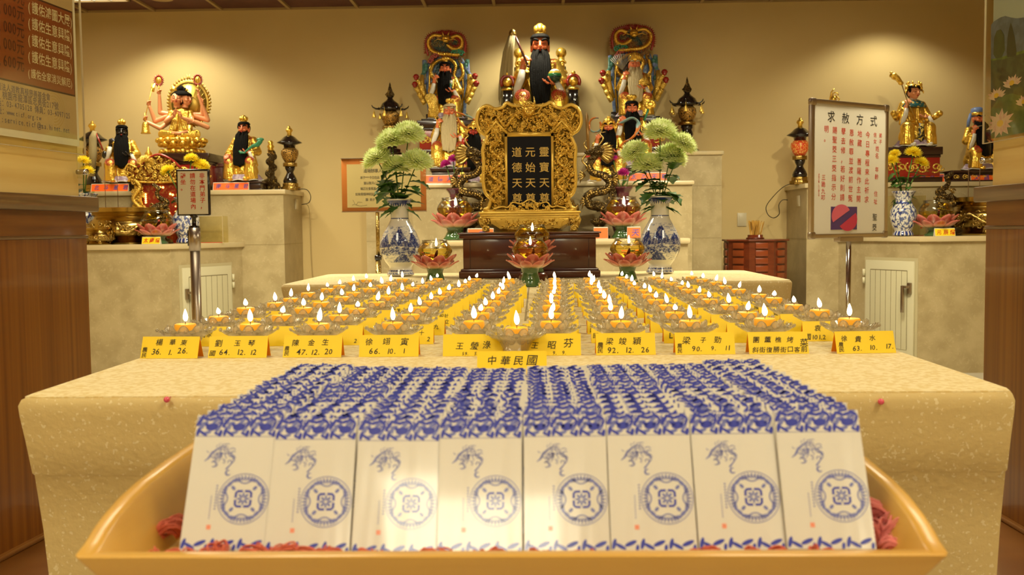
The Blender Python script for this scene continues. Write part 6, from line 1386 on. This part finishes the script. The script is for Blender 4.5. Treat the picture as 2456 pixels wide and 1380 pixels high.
for k in range(26): a = .15 + k * .11; b.tube([(-30 + 12 * cos(a), -12, 186 + 10 * sin(a)), (-30 + 24 * cos(a), -12, 188 + 24 * sin(a))], [2, .4], 5)
b.build('crest_carving', GOLDR, t)
b = B(T); b.tube([(x, -10, z) for x, z in P[8:26]], [3.2] * 18, 6); b.build('red_edge', REDP, t)
for s_ in (-1, 1):
    b = B(T); x0 = s_ * 56; b.box(x0 - 8, x0 + 8, -4, 10, .2, 150)
    carve(b, lambda x, z: True, 110, x0 - 14, x0 + 14, 4, 150, y=-6, r0=3, r1=7); P2 = [(x0 + 9 * sin(k * .7), -10, 10 + k * 6.2) for k in range(24)]; b.tube(P2, 4.2, 8); b.build('dragon_column', GOLDR, t)
B(T).box(-66, 66, -8, 12, .2, 5).build('tower_base', REDP, t, bev=.6 * u)
B(T).lathe([(.1, 206), (7, 208), (9, 216), (4, 222), (3, 228), (.1, 232)], 14, (-28, 0, 0)).build('gourd_finial', GOLD, t)
# dark red cabinet behind the notice
tag(B(frame(at(520, 438, 7.2), 7.2 / F)).box(-18, 16, -6, 8, -8, 50).box(-22, 20, -9, 10, 50, 56).box(-19, 17, -7, 9, 56, 60).build('incense_cabinet', mat('plum_wood', (.12, .03, .02), .35, noise2=((.3, .18, .04), (30, 30, 30), 3, .55, .62)), loc=at(520, 438, 7.2), bev=.002), 'small plum coloured cabinet behind the black framed notice', 'cabinet').location.z -= at(520, 438, 7.2).z - 8 * 7.2 / F - ZT - .001
# fine gold figure behind the whiteboard
b = B(frame((X(1998, 7.1, 300), 7.1, ZT + .001), 7.1 / F)); b.lathe([(.1, 0), (14, 0), (12, 30), (7, 60), (10, 120), (8, 180), (5, 190), (.1, 190)], 16); b.ell((0, 0, 198), (8, 8, 10)); b.tube([(-9, 0, 190), (-4, 0, 216), (2, 0, 224)], [2, 2, 1], 6); b.tube([(8, 0, 190), (14, 0, 200), (6, 0, 206)], 2, 6); b.tube(spiral(4, 208, 8, 2, 0, 7, 12), 1.5, 5)
tag(b.build('gold_figure', GOLD, loc=(X(1998, 7.1, 300), 7.1, ZT)), 'slender gold figure whose top shows above the white notice board', 'figure')
# ---------------------------------------------------------------- name plates
YCARD = mat('yellow_plate', (.93, .70, .02), .5)
def plate(px0, px1, py0, py1, Y, zb, txt, m, ink, label, rz=0, size=None, fat=.02, x_off=.08, step=None, name='name_plate'):
    x0, x1 = X(px0, Y, py1), X(px1, Y, py1); w_ = x1 - x0; h = (py1 - py0) * Y / F; base = V((x0 + x1) / 2, Y, zb + .0006); d = h * .28; hw = w_ / 2; T = frame(base, 1, rz)
    b = B(T); b.mi = 0; b.add([(-hw, -d, 0), (hw, -d, 0), (hw, 0, h), (-hw, 0, h), (-hw, d, 0), (hw, d, 0)], [(0, 1, 2, 3), (3, 2, 5, 4), (0, 3, 4), (1, 5, 2)])
    o = b.build(name, [LINEN], None, False, loc=base); TT = T @ Matrix.Translation((0, -d, 0)) @ Matrix.Rotation(-math.atan(d / h), 4, 'X'); hh = sqrt(h * h + d * d)
    B(TT).add([(-hw * .975, -.0008, hh * .04), (hw * .975, -.0008, hh * .04), (hw * .975, -.0008, hh * .93), (-hw * .975, -.0008, hh * .93)], [(0, 1, 2, 3)]).build('face', m, o, False)
    if txt:
        q = B(TT); sz = size or hh * .62; n = len(txt); st_ = step or (w_ * .90 - sz) / max(1, n - 1)
        for k, ch in enumerate(txt): write(q, ch, -hw + w_ * x_off + k * st_, hh * .26, sz, Matrix.Identity(4), y=-.0016, fat=fat, jit=.05, skew=.15)
        q.build('writing', ink, o, False)
    return tag(o, label, 'name plate')
FP = 6.99
plate(220, 310, 445, 464, FP, ZT, '北斗星君', ORANGE, BLUEINK, 'orange name plate reading four blue characters, at the feet of the black-faced statue')
plate(512, 598, 440, 459, FP, ZT, '南斗星君', ORANGE, BLUEINK, 'orange name plate with blue characters before the statue with green sceptre on left wing')
plate(2176, 2264, 420, 440, FP, ZT, '瑤池金母', ORANGE, BLUEINK, 'orange name plate behind the yellow flowers on the right wing')
plate(2326, 2420, 419, 440, FP, ZT, '文昌帝君', ORANGE, BLUEINK, 'orange name plate cut by the right pillar on the right wing')
plate(1020, 1108, 418, 438, 6.53, Z2, '道德天尊', ORANGE, BLUEINK, 'orange name plate behind the magenta flowers, left of the tablet')
plate(1505, 1600, 416, 436, 6.53, Z2, '太乙天尊', ORANGE, BLUEINK, 'orange name plate behind the green chrysanthemums, right of the tablet')
plate(1122, 1184, 545, 573, 5.93, Z1, '天', ORANGE, BLUEINK, 'orange plate peeping over the chest at its left end', x_off=.4)
plate(1424, 1458, 545, 573, 5.93, Z1, '', ORANGE, BLUEINK, 'orange plate under the openwork dragon right of the chest')
plate(1504, 1536, 545, 573, 5.93, Z1, '天', ORANGE, BLUEINK, 'orange plate right of the large lotus lamp foot', x_off=.3)
plate(341, 386, 563, 581, 6.33, ZS, '太歲燈', YCARD, REDINK, 'yellow card with red characters before the left wing lotus lamp', rz=-.06)
plate(2240, 2290, 543, 562, 6.33, ZS, '元辰燈', YCARD, REDINK, 'yellow card with red characters before the right wing lotus lamp', rz=.05)
def acrylic_box(px0, px1, py0, Y, zb, label, tx):
    x0, x1 = X(px0, Y, 570), X(px1, Y, 570); z1 = Z(py0, Y, px0); base = V((x0 + x1) / 2, Y, zb + .0006); t = thing('donation_box', label, 'acrylic box', base); y0, y1 = Y - .06, Y + .06; z0 = zb + .001; e = .0025
    b = B(); 
    for q in ((x0, x1, y0, y0 + e), (x0, x1, y1 - e, y1), (x0, x0 + e, y0, y1), (x1 - e, x1, y0, y1)): b.box(*q, z0, z1)
    b.box(x0, x1, y0, y1, z1 - e, z1); b.build('shell', ACRYL, t, False)
    b = B()
    for xx in (x0, x1): b.box(xx - .0014, xx + .0014, y0 - .001, y0 + .001, z0, z1)
    b.box(x0, x1, y0 - .001, y0 + .001, z1 - .0014, z1 + .0014); b.build('edge', mat('acrylic_edge', (.55, .45, .28), .3), t, False)
    B().box(x0 + (x1 - x0) * .55, x1 - .015, Y - .01, Y + .006, z1, z1 + .002).build('slot', BLACK, t, False)
    B().box(x0 + .003, x1 - .003, y0 - .0012, y0 - .0002, z0, z0 + .004).build('red_line', REDL, t, False)
    q = B(frame((x0, y0, z0)))
    for i, (ch, ux, uz) in enumerate(tx): write(q, ch, ux * (x1 - x0), uz * (z1 - z0), (z1 - z0) * .34, Matrix.Identity(4), y=-.0012, fat=.03)
    q.build('writing', REDINK, t, False)
acrylic_box(415, 541, 520, 6.78, ZS, 'clear acrylic box with red lettering behind the left pole notice', [('點', .02, .4), ('燈', .40, .4)])
acrylic_box(2133, 2212, 470, 6.7, ZS, 'clear acrylic box with red lettering behind the right blue and white vase', [('爐', .78, .22)])
# ================================================================ notices on stands
base = at(466, 770, 4.6); base.z = 0; t = thing('notice_stand', 'steel post with a black framed notice of red characters, left of the table', 'sign', base); u = 4.6 / F
xs = at(466, 545, 4.6).x; zz = lambda py: Z(py, 4.6, 466)
B().lathe([(.001, 0), (.15, 0), (.15, .012), (.05, .03), (.001, .03)], 36, (xs, 4.6, 0)).build('foot', STEEL, t); B().lathe([(.012 * 1.9, .03), (.012 * 1.9, zz(598))], 24, (xs, 4.6, 0)).build('pole', STEEL, t)
B().lathe([(.001, zz(602)), (.027, zz(602)), (.027, zz(547)), (.001, zz(547))], 28, (xs, 4.6, 0)).build('collar', STEEL, t); B().box(xs - .030, xs - .022, 4.59, 4.61, zz(590), zz(552)).lathe([(.001, zz(552)), (.026, zz(550)), (.024, zz(543)), (.010, zz(541)), (.010, zz(524)), (.022, zz(516)), (.001, zz(516))], 20, (xs, 4.6, 0)).build('clip', BLACK, t)
x0, x1, z0, z1 = X(425, 4.6, 460), X(506, 4.6, 460), zz(518), zz(406)
B().box(x0, x1, 4.585, 4.6, z0, z1).build('frame', BLACK, t, bev=.008)
fc = B().box(x0 + .010, x1 - .010, 4.583, 4.5855, z0 + .008, z1 - .010).build('face', mat('notice_white', (.66, .62, .50), .35, coat=.4), t, False)
q = B(frame((x0, 4.583, z0))); W_, H_ = x1 - x0, z1 - z0
for cx, s_ in ((.68, '非本門弟子，'), (.40, '請勿在道場內'), (.12, '靜坐。')): write(q, s_, (cx + .02) * W_, H_ * .81, .0262, Matrix.Identity(4), vertical=True, gap=1.08, fat=.015); q.build('characters', REDINK, fc, False); q = B(frame((x0, 4.583, z0)))
# white board on stand
P0, P1 = at(1941, 573, 4.85), at(2124, 578, 5.19); P1.z = P0.z; dv = P1 - P0; W_ = dv.length; rz = atan2(dv.y, dv.x); H_ = at(1948, 236, 4.85).z - P0.z
mid = P0.lerp(P1, .5); t = thing('notice_board', 'tall white notice board in a steel frame with red and black characters', 'sign', V(mid.x, mid.y, 0)); T = frame(P0, 1, rz)
fr_ = .022
b = B(T); b.box(0, fr_, -.012, .012, 0, H_); b.box(W_ - fr_, W_, -.012, .012, 0, H_); b.box(0, W_, -.012, .012, 0, fr_); b.box(0, W_, -.012, .012, H_ - fr_, H_); b.build('frame', mat('aluminium', (.50, .42, .32), .28, 1), t, bev=.004)
for k, (cx, cz) in enumerate(((0, 0), (W_, 0), (0, H_), (W_, H_))):
    B(T).box(cx - .004, cx + .034 if cx < .1 else cx + .004, -.016, .014, cz - .004 if cz < .1 else cz - .034, cz + .034 if cz < .1 else cz + .004).build('corner', STEEL, t, bev=.01) if cx < .1 else B(T).box(cx - .034, cx + .004, -.016, .014, cz - .004 if cz < .1 else cz - .034, cz + .034 if cz < .1 else cz + .004).build('corner', STEEL, t, bev=.01)
pn = B(T).box(fr_ - .002, W_ - fr_ + .002, -.006, .004, fr_ - .002, H_ - fr_ + .002).build('board', mat('board_white', (.68, .64, .54), .22, coat=.6), t, False)
UX = lambda zx: (zx - 50) / 680 * W_; UZ = lambda zy: (1300 - zy) / 1205 * H_
def chars(q, lst, sz):
    q = B(T)
    for ch, zx, zy in lst: write(q, ch, UX(zx) - sz / 2, UZ(zy) - sz * .42, sz, Matrix.Identity(4), y=-.0068, fat=.005)
    q.build('characters', INK if sz > .05 or lst[0][0] == '聖' else REDINK, pn, False)
q = B(T); chars(q, [('求', 218, 232), ('赦', 343, 237), ('方', 470, 240), ('式', 595, 243)], .058); chars(q, [('聖', 615, 1112), ('茭', 613, 1205)], .038)
q = B(T)
for x_, y_, s_ in ((543, 372, '今日專程來此祈求'), (470, 366, '地藏 菩薩作主開'), (397, 362, '恩赦罪並渡前世冤'), (325, 355, '孽去修，若好則請'), (250, 350, '賜聖茭三茭指示分'), (178, 345, '明。')):
    chars(q, [(c_, x_ - i * .8, y_ + i * 83) for i, c_ in enumerate(s_) if c_ != ' '], .036)
chars(q, [('三', 157, 765), ('跪', 156, 825), ('九', 155, 885), ('叩', 154, 942), ('姓', 632, 490), ('名', 630, 555), ('年', 630, 680), ('齡', 628, 745), ('住', 622, 900), ('址', 620, 970)], .030)
chars(q, [('弟', 660, 370), ('子', 660, 428), ('信', 610, 368), ('女', 610, 426)], .026); chars(q, [(c_, 118, 745 + i * 20) for i, c_ in enumerate('求有三聖，行三跪九叩')], .011)
pc = B(T).box(UX(222), UX(452), -.0075, -.006, UZ(1225), UZ(1022)).build('picture', mat('violet_print', (.06, .02, .14), .3, coat=.4), pn, False)
q = B(T)
def half(cx, cz, r, a0, col):
    P = [(cx + r * cos(a0 + pi * k / 16), cz + r * .78 * sin(a0 + pi * k / 16)) for k in range(17)]; b = B(T); b.add([(x, -.0082, z) for x, z in P], [tuple(range(17))]); b.build('moon_block', col, pc, False)
half(UX(312), UZ(1105), W_ * .125, .55, mat('rose_print', (.62, .10, .16), .25, coat=.5)); half(UX(368), UZ(1135), W_ * .125, .60 + pi, mat('crimson_print', (.50, .01, .07), .2, coat=.6))
Tm = frame(V(mid.x, mid.y, 0), 1, rz)
B(Tm).box(-.09, .09, -.02, .02, P0.z - .018, P0.z + .006).build('bracket', STEEL, t, bev=.002); B(Tm).lathe([(.013, .02), (.013, P0.z - .01)], 18).build('pole', CHROME, t); B(Tm).lathe([(.001, 0), (.17, 0), (.17, .01), (.03, .03), (.001, .03)], 32).build('foot', STEEL, t)
# small paper notice behind the left vase
Y5 = 5.2; x0, x1 = X(820, Y5, 440), X(1022, Y5, 440); z0, z1 = Z(507, Y5, 900), Z(381, Y5, 900); xp = X(906, Y5, 560); t = thing('notice_stand', 'low stand holding a cream printed notice in an orange frame behind the left vase', 'sign', V(xp, Y5, 0))
B().box(x0, x1, Y5 - .006, Y5 + .004, z0, z1).build('frame', mat('orange_wood', (.50, .17, .05), .35, coat=.4), t, bev=.001)
pp = B().box(x0 + .028, x1 - .028, Y5 - .0075, Y5 - .006, z0 + .02, z1 - .028).build('paper', mat('cream_print', (.62, .52, .32), .5), t, False)
B().box(x0 - .002, x1 + .002, Y5 - .012, Y5 - .010, z0 - .002, z1 + .002).build('cover', ACRYL, t, False)
b = B()
for q in ((x0 - .002, x1 + .002, z1, z1 + .005), (x0 - .002, x1 + .002, z0 - .005, z0)): b.box(q[0], q[1], Y5 - .014, Y5 + .005, q[2], q[3])
b.build('rail', mat('aluminium'), t, bev=.001)
q = B(frame((x0, Y5 - .0075, z0))); H_ = z1 - z0; W_ = x1 - x0
write(q, '道場辦事人員守則', W_ * .26, H_ * .74, .023, Matrix.Identity(4), fat=.01, gap=.94, wide=.9)
for k, (s_, ux) in enumerate((('弟子***今日在此', .22), ('當以敬天心傳播為念', .26), ('端正社會風氣．以了脫生之', .22), ('如有假借神明旨意．斂財騙色', .16), ('願 弟子', .28))): write(q, s_, W_ * ux, H_ * (.62 - .105 * k), .0165, Matrix.Identity(4), gap=.93, wide=.9, fat=.008)
for c_ in ([(.13, .22), (.16, .13), (.22, .10), (.30, .12)], [(.15, .14), (.12, .12)], [(.17, .13), (.19, .18), (.24, .17)]): ribbon(q, [(a * W_, c * H_) for a, c in c_], .0016, -.0007)
q.build('writing', mat('grey_ink', (.14, .13, .12), .6), pp, False)
B().lathe([(.015, .02), (.015, Z(620, Y5, 906))], 18, (xp, Y5, 0)).lathe([(.001, Z(620, Y5, 906)), (.010, Z(620, Y5, 906)), (.010, z0 - .004)], 18, (xp, Y5, 0)).build('pole', BRASS, t); B().lathe([(.015, -.012), (.019, -.012), (.019, .012), (.015, .012)], 20, (xp, Y5, Z(618, Y5, 906))).build('clamp', BLACK, t); B().lathe([(.001, 0), (.14, 0), (.14, .01), (.02, .025), (.001, .025)], 32, (xp, Y5, 0)).build('foot', STEEL, t)
# ================================================================ posters on the partitions
def wallframe(side, X0, k, off):
    lx = V(k, 1, 0).normalized() * (1 if side < 0 else -1); ly = V(-1, k, 0).normalized() if side < 0 else V(1, -k, 0).normalized()
    O = V(X0, 0, 0) - ly * off
    M_ = Matrix(((lx.x, ly.x, 0, O.x), (lx.y, ly.y, 0, O.y), (0, 0, 1, 0), (0, 0, 0, 1)))
    def uv(px, py): p = onx(px, py, X0 - ly.x * off / 1.0, k); return ((p - O).dot(lx), p.z)
    return M_, uv
M1, uv = wallframe(-1, LX, LK, .004); u1, zb_ = uv(190, 352); u0 = u1 - 1.3
zt_ = 2.35
t = thing('poster', 'large printed poster with brown price panel on the left partition', 'poster', M1 @ V(u1, 0, zb_))
pa = B(M1).box(u0, u1, -.001, 0, zb_, zt_).build('paper', CREAMW, t, False)
zp = uv(185, 335)[1]; B(M1).box(u0, u1 - .012, -.0016, -.001, zp, zt_).build('print', mat('beige_print', (.50, .37, .20), .5, noise2=((.56, .42, .22), (6, 6, 6), 3, .45, .6)), pa, False)
u2, z2 = uv(177, 228); u2b, z3 = uv(174, 33)
B(M1).box(u0, u2 + .004, -.0020, -.0016, z2 - .005, z3 + .005).build('panel_edge', mat('dark_brown_print', (.06, .02, .01), .5), pa, False)
B(M1).box(u0, u2, -.0024, -.0020, z2, z3).build('brown_panel', mat('brown_print', (.26, .065, .018), .45, coat=.2), pa, False)
q = B(M1); q2 = B(M1); q3 = B(M1)
def line(q, s_, px0, px1, py, y, rel=1.0, fat=.012):
    a, z_ = uv(px0, py); c_, _ = uv(px1, py); 
    n = sum(1.0 if ord(c) > 0x2e80 else .55 if c not in ' ' else .5 for c in s_); sz = (c_ - a) / n; x = a
    for ch in s_:
        if ch == ' ': x += sz * .5; continue
        vs, fs, wd = glyph(ch, fat); k = .98 * sz if ord(ch) > 0x2e80 else .95 * sz
        q.add([(x + v[0] * k, y, z_ + v[1] * k * rel) for v in vs], fs); x += sz * (1.0 if ord(ch) > 0x2e80 else .55)
for i, (py, s_) in enumerate(((26, '(護佑鴻圖大展)'), (65, '(護佑生意興隆)'), (105, '(護佑生意興隆)'), (145, '(護佑生意興隆)'), (183, '(護佑全家消災解厄)'))): line(q, s_, 65, 173, py, -.0030, 1.15)
for py, s_ in ((-14, '6,000元'), (26, '6,000元'), (68, '6,000元'), (110, '6,000元'), (152, '3,600元')): line(q2, s_, -16, 56, py, -.0030, 1.3, .01)
for py, a, c_, s_ in ((210, -22, 118, '財團法人道教真極慈善基金會'), (230, -22, 138, '址：桃園市龍潭區忠勇街217號'), (249, -22, 166, '電話：03-4705128 傳真：03-4097125'), (269, -18, 96, '網址：www.ticf.org.tw'), (287, -32, 166, 'email:service.ticf@msa.hinet.net')): line(q3, s_, a, c_, py, -.0022, 1.1, .0)
q.build('white_characters', mat('cream_ink', (.72, .62, .42), .5), pa, False); q2.build('dark_characters', mat('dark_print', (.10, .03, .015), .5), pa, False); q3.build('blue_characters', mat('blue_grey_ink', (.12, .11, .19), .5), pa, False)
q = B(M1)
for k in range(6): c0 = uv(128, 262); ribbon(q, arc(c0[0], c0[1], .012 + .0085 * k, -1.6, 1.9, 16), .0016, -.00175)
q.build('gold_swirl', mat('gold_print', (.50, .34, .10), .5), pa, False)
def acrylic(side, X0, k, off, pxe, pye, tabz, label):
    M_, uv_ = wallframe(side, X0, k, off); ue, ze = uv_(pxe, pye); uf = ue - 1.4 if side < 0 else ue + 1.4; lo, hi = min(ue, uf), max(ue, uf)
    t = thing('acrylic_cover', label, 'acrylic sheet', M_ @ V(ue, 0, ze)); B(M_).box(lo, hi, -.002, .002, ze, 2.4).build('sheet', ACRYL, t, False)
    b = B(M_); b.box(ue - .0015, ue + .0015, -.0025, .0025, ze, 2.4); b.box(lo, hi, -.0025, .0025, ze - .0012, ze + .0012); b.build('edge', mat('acrylic_edge'), t, False)
    zt2 = uv_(pxe, tabz)[1]; w_ = .035; a, c_ = (ue - w_, ue) if side < 0 else (ue, ue + w_); B(M_).box(a, c_, .004, .008, zt2 - .02, ze + .02).build('tab', ACRYL, t, False)
    m_ = ue - .012 if side < 0 else ue + .012; Tt = M_ @ Matrix.Translation((m_, 0, zt2)) @ Matrix.Rotation(pi / 2, 4, 'X')
    B(Tt).lathe([(.001, -.022), (.007, -.024 + .002), (.0085, .0), (.0085, .012), (.001, .012)], 20).build('standoff', CHROME, t)
acrylic(-1, LX, LK, .026, 204, 372, 413, 'clear acrylic cover with steel standoff over the left poster')
acrylic(1, RX, RK, .026, 2358, 345, 386, 'clear acrylic cover with steel standoff over the right poster')
M2, uv2 = wallframe(1, RX, RK, .004); a0, zlo = uv2(2378, 333); a1 = a0 + 1.3
t = thing('poster', 'lake poster with mountains, dark trees and pale water lilies on the right partition', 'poster', M2 @ V(a0, 0, zlo))
a1 = uv2(2560, 200)[0]; pa = B(M2).box(a0, a1, -.001, 0, zlo, 2.35).build('sky', mat('sky_print', (.40, .48, .48), .4, coat=.3, noise2=((.50, .42, .28), (3, 3, 3), 3, .5, .6)), t, False)
def pol(name, P, m, y):
    b = B(M2); b.add([(uv2(*p)[0], y, max(uv2(*p)[1], zlo)) for p in P], [tuple(range(len(P)))]); return b.build(name, m, pa, False)
PRT = lambda n, c, c2=None: mat(n, c, .4, coat=.3, noise2=(c2 or tuple(x * 1.4 for x in c), (40, 40, 40), 3, .45, .6))
pol('mountains', [(2378, 60), (2384, 52), (2400, 42), (2412, 38), (2426, 42), (2440, 44), (2470, 40), (2560, 20), (2560, 180), (2378, 150)], PRT('mountain_print', (.09, .13, .20)), -.0014)
pol('far_bank', [(2378, 142), (2400, 138), (2430, 128), (2560, 90), (2560, 200), (2378, 190)], PRT('bank_print', (.06, .13, .03), (.16, .26, .05)), -.0016)
pol('water', [(2378, 146), (2410, 142), (2440, 132), (2560, 100), (2560, 360), (2378, 333)], PRT('water_print', (.03, .05, .035), (.06, .09, .05)), -.0018)
pol('dark_tree', [(2416, 125), (2418, 90), (2422, 68), (2426, 54), (2430, 66), (2436, 92), (2440, 124), (2438, 134), (2418, 138)], PRT('tree_print', (.018, .03, .022)), -.0020)
pol('dark_tree', [(2384, 130), (2386, 90), (2392, 74), (2402, 70), (2410, 84), (2412, 120), (2404, 138), (2390, 140)], PRT('tree_print2', (.03, .055, .018)), -.0020)
pol('lily_pads', [(2378, 262), (2400, 232), (2430, 224), (2470, 236), (2560, 240), (2560, 400), (2378, 333)], PRT('pad_print', (.06, .12, .035), (.10, .17, .05)), -.0022)
def lily(px, py, s_, full=False):
    b = B(M2); c0 = uv2(px, py); k = s_ * (uv2(2400, py)[0] - uv2(2399, py)[0]) if False else s_ * .0011; b.mi = 0
    for i in range(13 if full else 9):
        a = (i * 2 * pi / 13) if full else (.25 + i * 2.6 / 8); L_ = 1.0 if i % 2 else .85; y = -.0025 - .00004 * i
        kx = k * 2.0
        b.add([(c0[0] + kx * .2 * cos(a + 1.5), y, c0[1] + k * .2 * sin(a + 1.5)), (c0[0] + kx * .6 * L_ * cos(a - .28), y, c0[1] + k * .6 * L_ * sin(a - .28)), (c0[0] + kx * L_ * cos(a), y, c0[1] + k * L_ * sin(a)), (c0[0] + kx * .6 * L_ * cos(a + .28), y, c0[1] + k * .6 * L_ * sin(a + .28))], [(0, 1, 2, 3)])
    b.mi = 1; disc(b, c0[0], c0[1] + (0 if full else k * .25), k * .44, k * .22, y=-.0032)
    b.build('water_lily', [mat('lily_print', (.72, .56, .46), .45, noise2=((.66, .40, .38), (60, 60, 60), 2, .5, .6)), mat('lily_centre_print', (.75, .50, .06), .4)], pa, False)
lily(2392, 236, 30); lily(2429, 206, 30); lily(2401, 296, 40, True); lily(2458, 250, 26)
# ================================================================ cabinet of drawers with fortune sticks
Yc = 6.98; cx = X(1811, Yc, 600); ztop = Z(574, Yc, 1811); rad = 72 * Yc / F / cos(pi / 8); CAB = mat('cherry_wood', (.15, .026, .007), .3, coat=.3, noise2=((.10, .016, .005), (8, 8, 30), 4, .4, .65)); CABD = mat('cherry_drawer', (.22, .042, .010), .28, coat=.4)
t = thing('drawer_cabinet', 'eight-sided dark cherry cabinet of small drawers beside the central altar', 'cabinet', (cx, Yc, 0))
A8 = [pi / 8 + k * pi / 4 for k in range(8)]; oc = lambda r, z: [(cx + r * cos(a), Yc + r * sin(a), z) for a in A8]
B().rings([oc(rad * .95, .03), oc(rad * .95, ztop - .012)]).build('body', CAB, t, False); B().rings([oc(rad * 1.02, ztop - .012), oc(rad * 1.02, ztop)]).build('top', CAB, t, False, bev=.003); B().rings([oc(rad, 0), oc(rad, .03)]).build('plinth', CAB, t, False)
for f_ in range(5):
    a = -pi / 2 + (f_ - 2) * pi / 4; ap = rad * .95 * cos(pi / 8); Td = Matrix.Translation((cx + ap * cos(a), Yc + ap * sin(a), 0)) @ Matrix.Rotation(a + pi / 2, 4, 'Z')
    for k in range(7):
        z_ = ztop - .062 - k * .052; o = B(Td).box(-.042, .042, -.012, .004, z_, z_ + .040).build('drawer', CABD, t, bev=.003)
hb = B().lathe([(.02, 0), (.062, 0), (.062, .01), (.052, .012), (.052, .03), (.046, .03), (.046, .004), (.02, .004)], 28, (cx, Yc, ztop + .0005), cap=False); tag(hb.build('stick_holder', CAB, loc=(cx, Yc, ztop)), 'low round wooden holder of fortune sticks on the drawer cabinet', 'holder')
BAM = mat('bamboo', (.62, .36, .07), .5, noise2=((.48, .26, .05), (30, 30, 6), 3, .4, .6))
for k in range(40):
    a = k * 2.39996; r_ = .040 * sqrt((k + .5) / 40); h = .118 + R.uniform(-.006, .01); o = B().box(-.0045, .0045, -.0014, .0014, 0, h).build('fortune_stick', BAM, None, False)
    o.location = (cx + r_ * cos(a), Yc + r_ * sin(a), ztop + .006); o.rotation_euler = (-r_ * sin(a) * 8, r_ * cos(a) * 8, R.uniform(0, 3)); tag(o, 'flat bamboo fortune stick in the bundle on the drawer cabinet', 'stick', 'bamboo fortune sticks on the cabinet')
# sockets and cords
def wallplate(T, w_, h, label, holes=True):
    o = B(T).box(-w_ / 2, w_ / 2, -.008, 0, -h / 2, h / 2).build('socket_plate', mat('ivory_plastic', (.62, .54, .36), .35), None, loc=T.translation, bev=.002); B(T).box(-w_ * .3, w_ * .3, -.0095, -.008, -h * .36, h * .36).build('cover', mat('ivory_plastic'), o, bev=.001)
    return tag(o, label, 'wall plate')
wallplate(Matrix.Translation((X(1779, WALL, 527), WALL, Z(527, WALL, 1779))), .068, .10, 'ivory blank wall plate above the fortune sticks')
xs_ = X(1935, 6.95); TS = Matrix.Translation((xs_ - .0, 7.16, Z(482, 7.1, 1893))) @ Matrix.Rotation(-pi / 2, 4, 'Z'); wallplate(TS, .07, .075, 'ivory power socket on the side of the right altar block')
xl_ = X(680, 6.95); TS2 = Matrix.Translation((xl_ + .0, 7.32, Z(490, 7.3, 723))) @ Matrix.Rotation(pi / 2, 4, 'Z'); wallplate(TS2, .07, .075, 'ivory power socket on the side of the left altar block')
CORDB = mat('black_cable', (.015, .013, .012), .5)
def cable(P, label, m=CORDB, r=.0028): pts = cat_(P, 6); tag(B().tube(pts, r, 6).build('power_cord', m, loc=pts[0]), label, 'cable')
c = lambda px, py, Y: tuple(at(px, py, Y))
cable([c(1898, 441, 7.15), c(1880, 448, 7.15), c(1858, 468, 7.2), c(1838, 495, 7.25), c(1842, 515, 7.25), c(1856, 523, 7.2), c(1869, 513, 7.15), c(1868, 492, 7.12), c(1877, 480, 7.12), c(1889, 480, 7.16)], 'black cord looping from the right lantern to its socket')
cable([c(712, 454, 7.12), c(735, 455, 7.15), c(745, 470, 7.2), c(741, 486, 7.25), c(724, 491, 7.31)], 'black cord from the left lantern to the socket on the block')
cable([c(731, 489, 7.33), c(741, 500, 7.42), c(744, 560, 7.46), c(746, 620, 7.46), c(752, 700, 7.46)], 'thin cream cable running down the wall beside the left altar block', mat('cream_cable', (.40, .30, .14), .6), .0022)
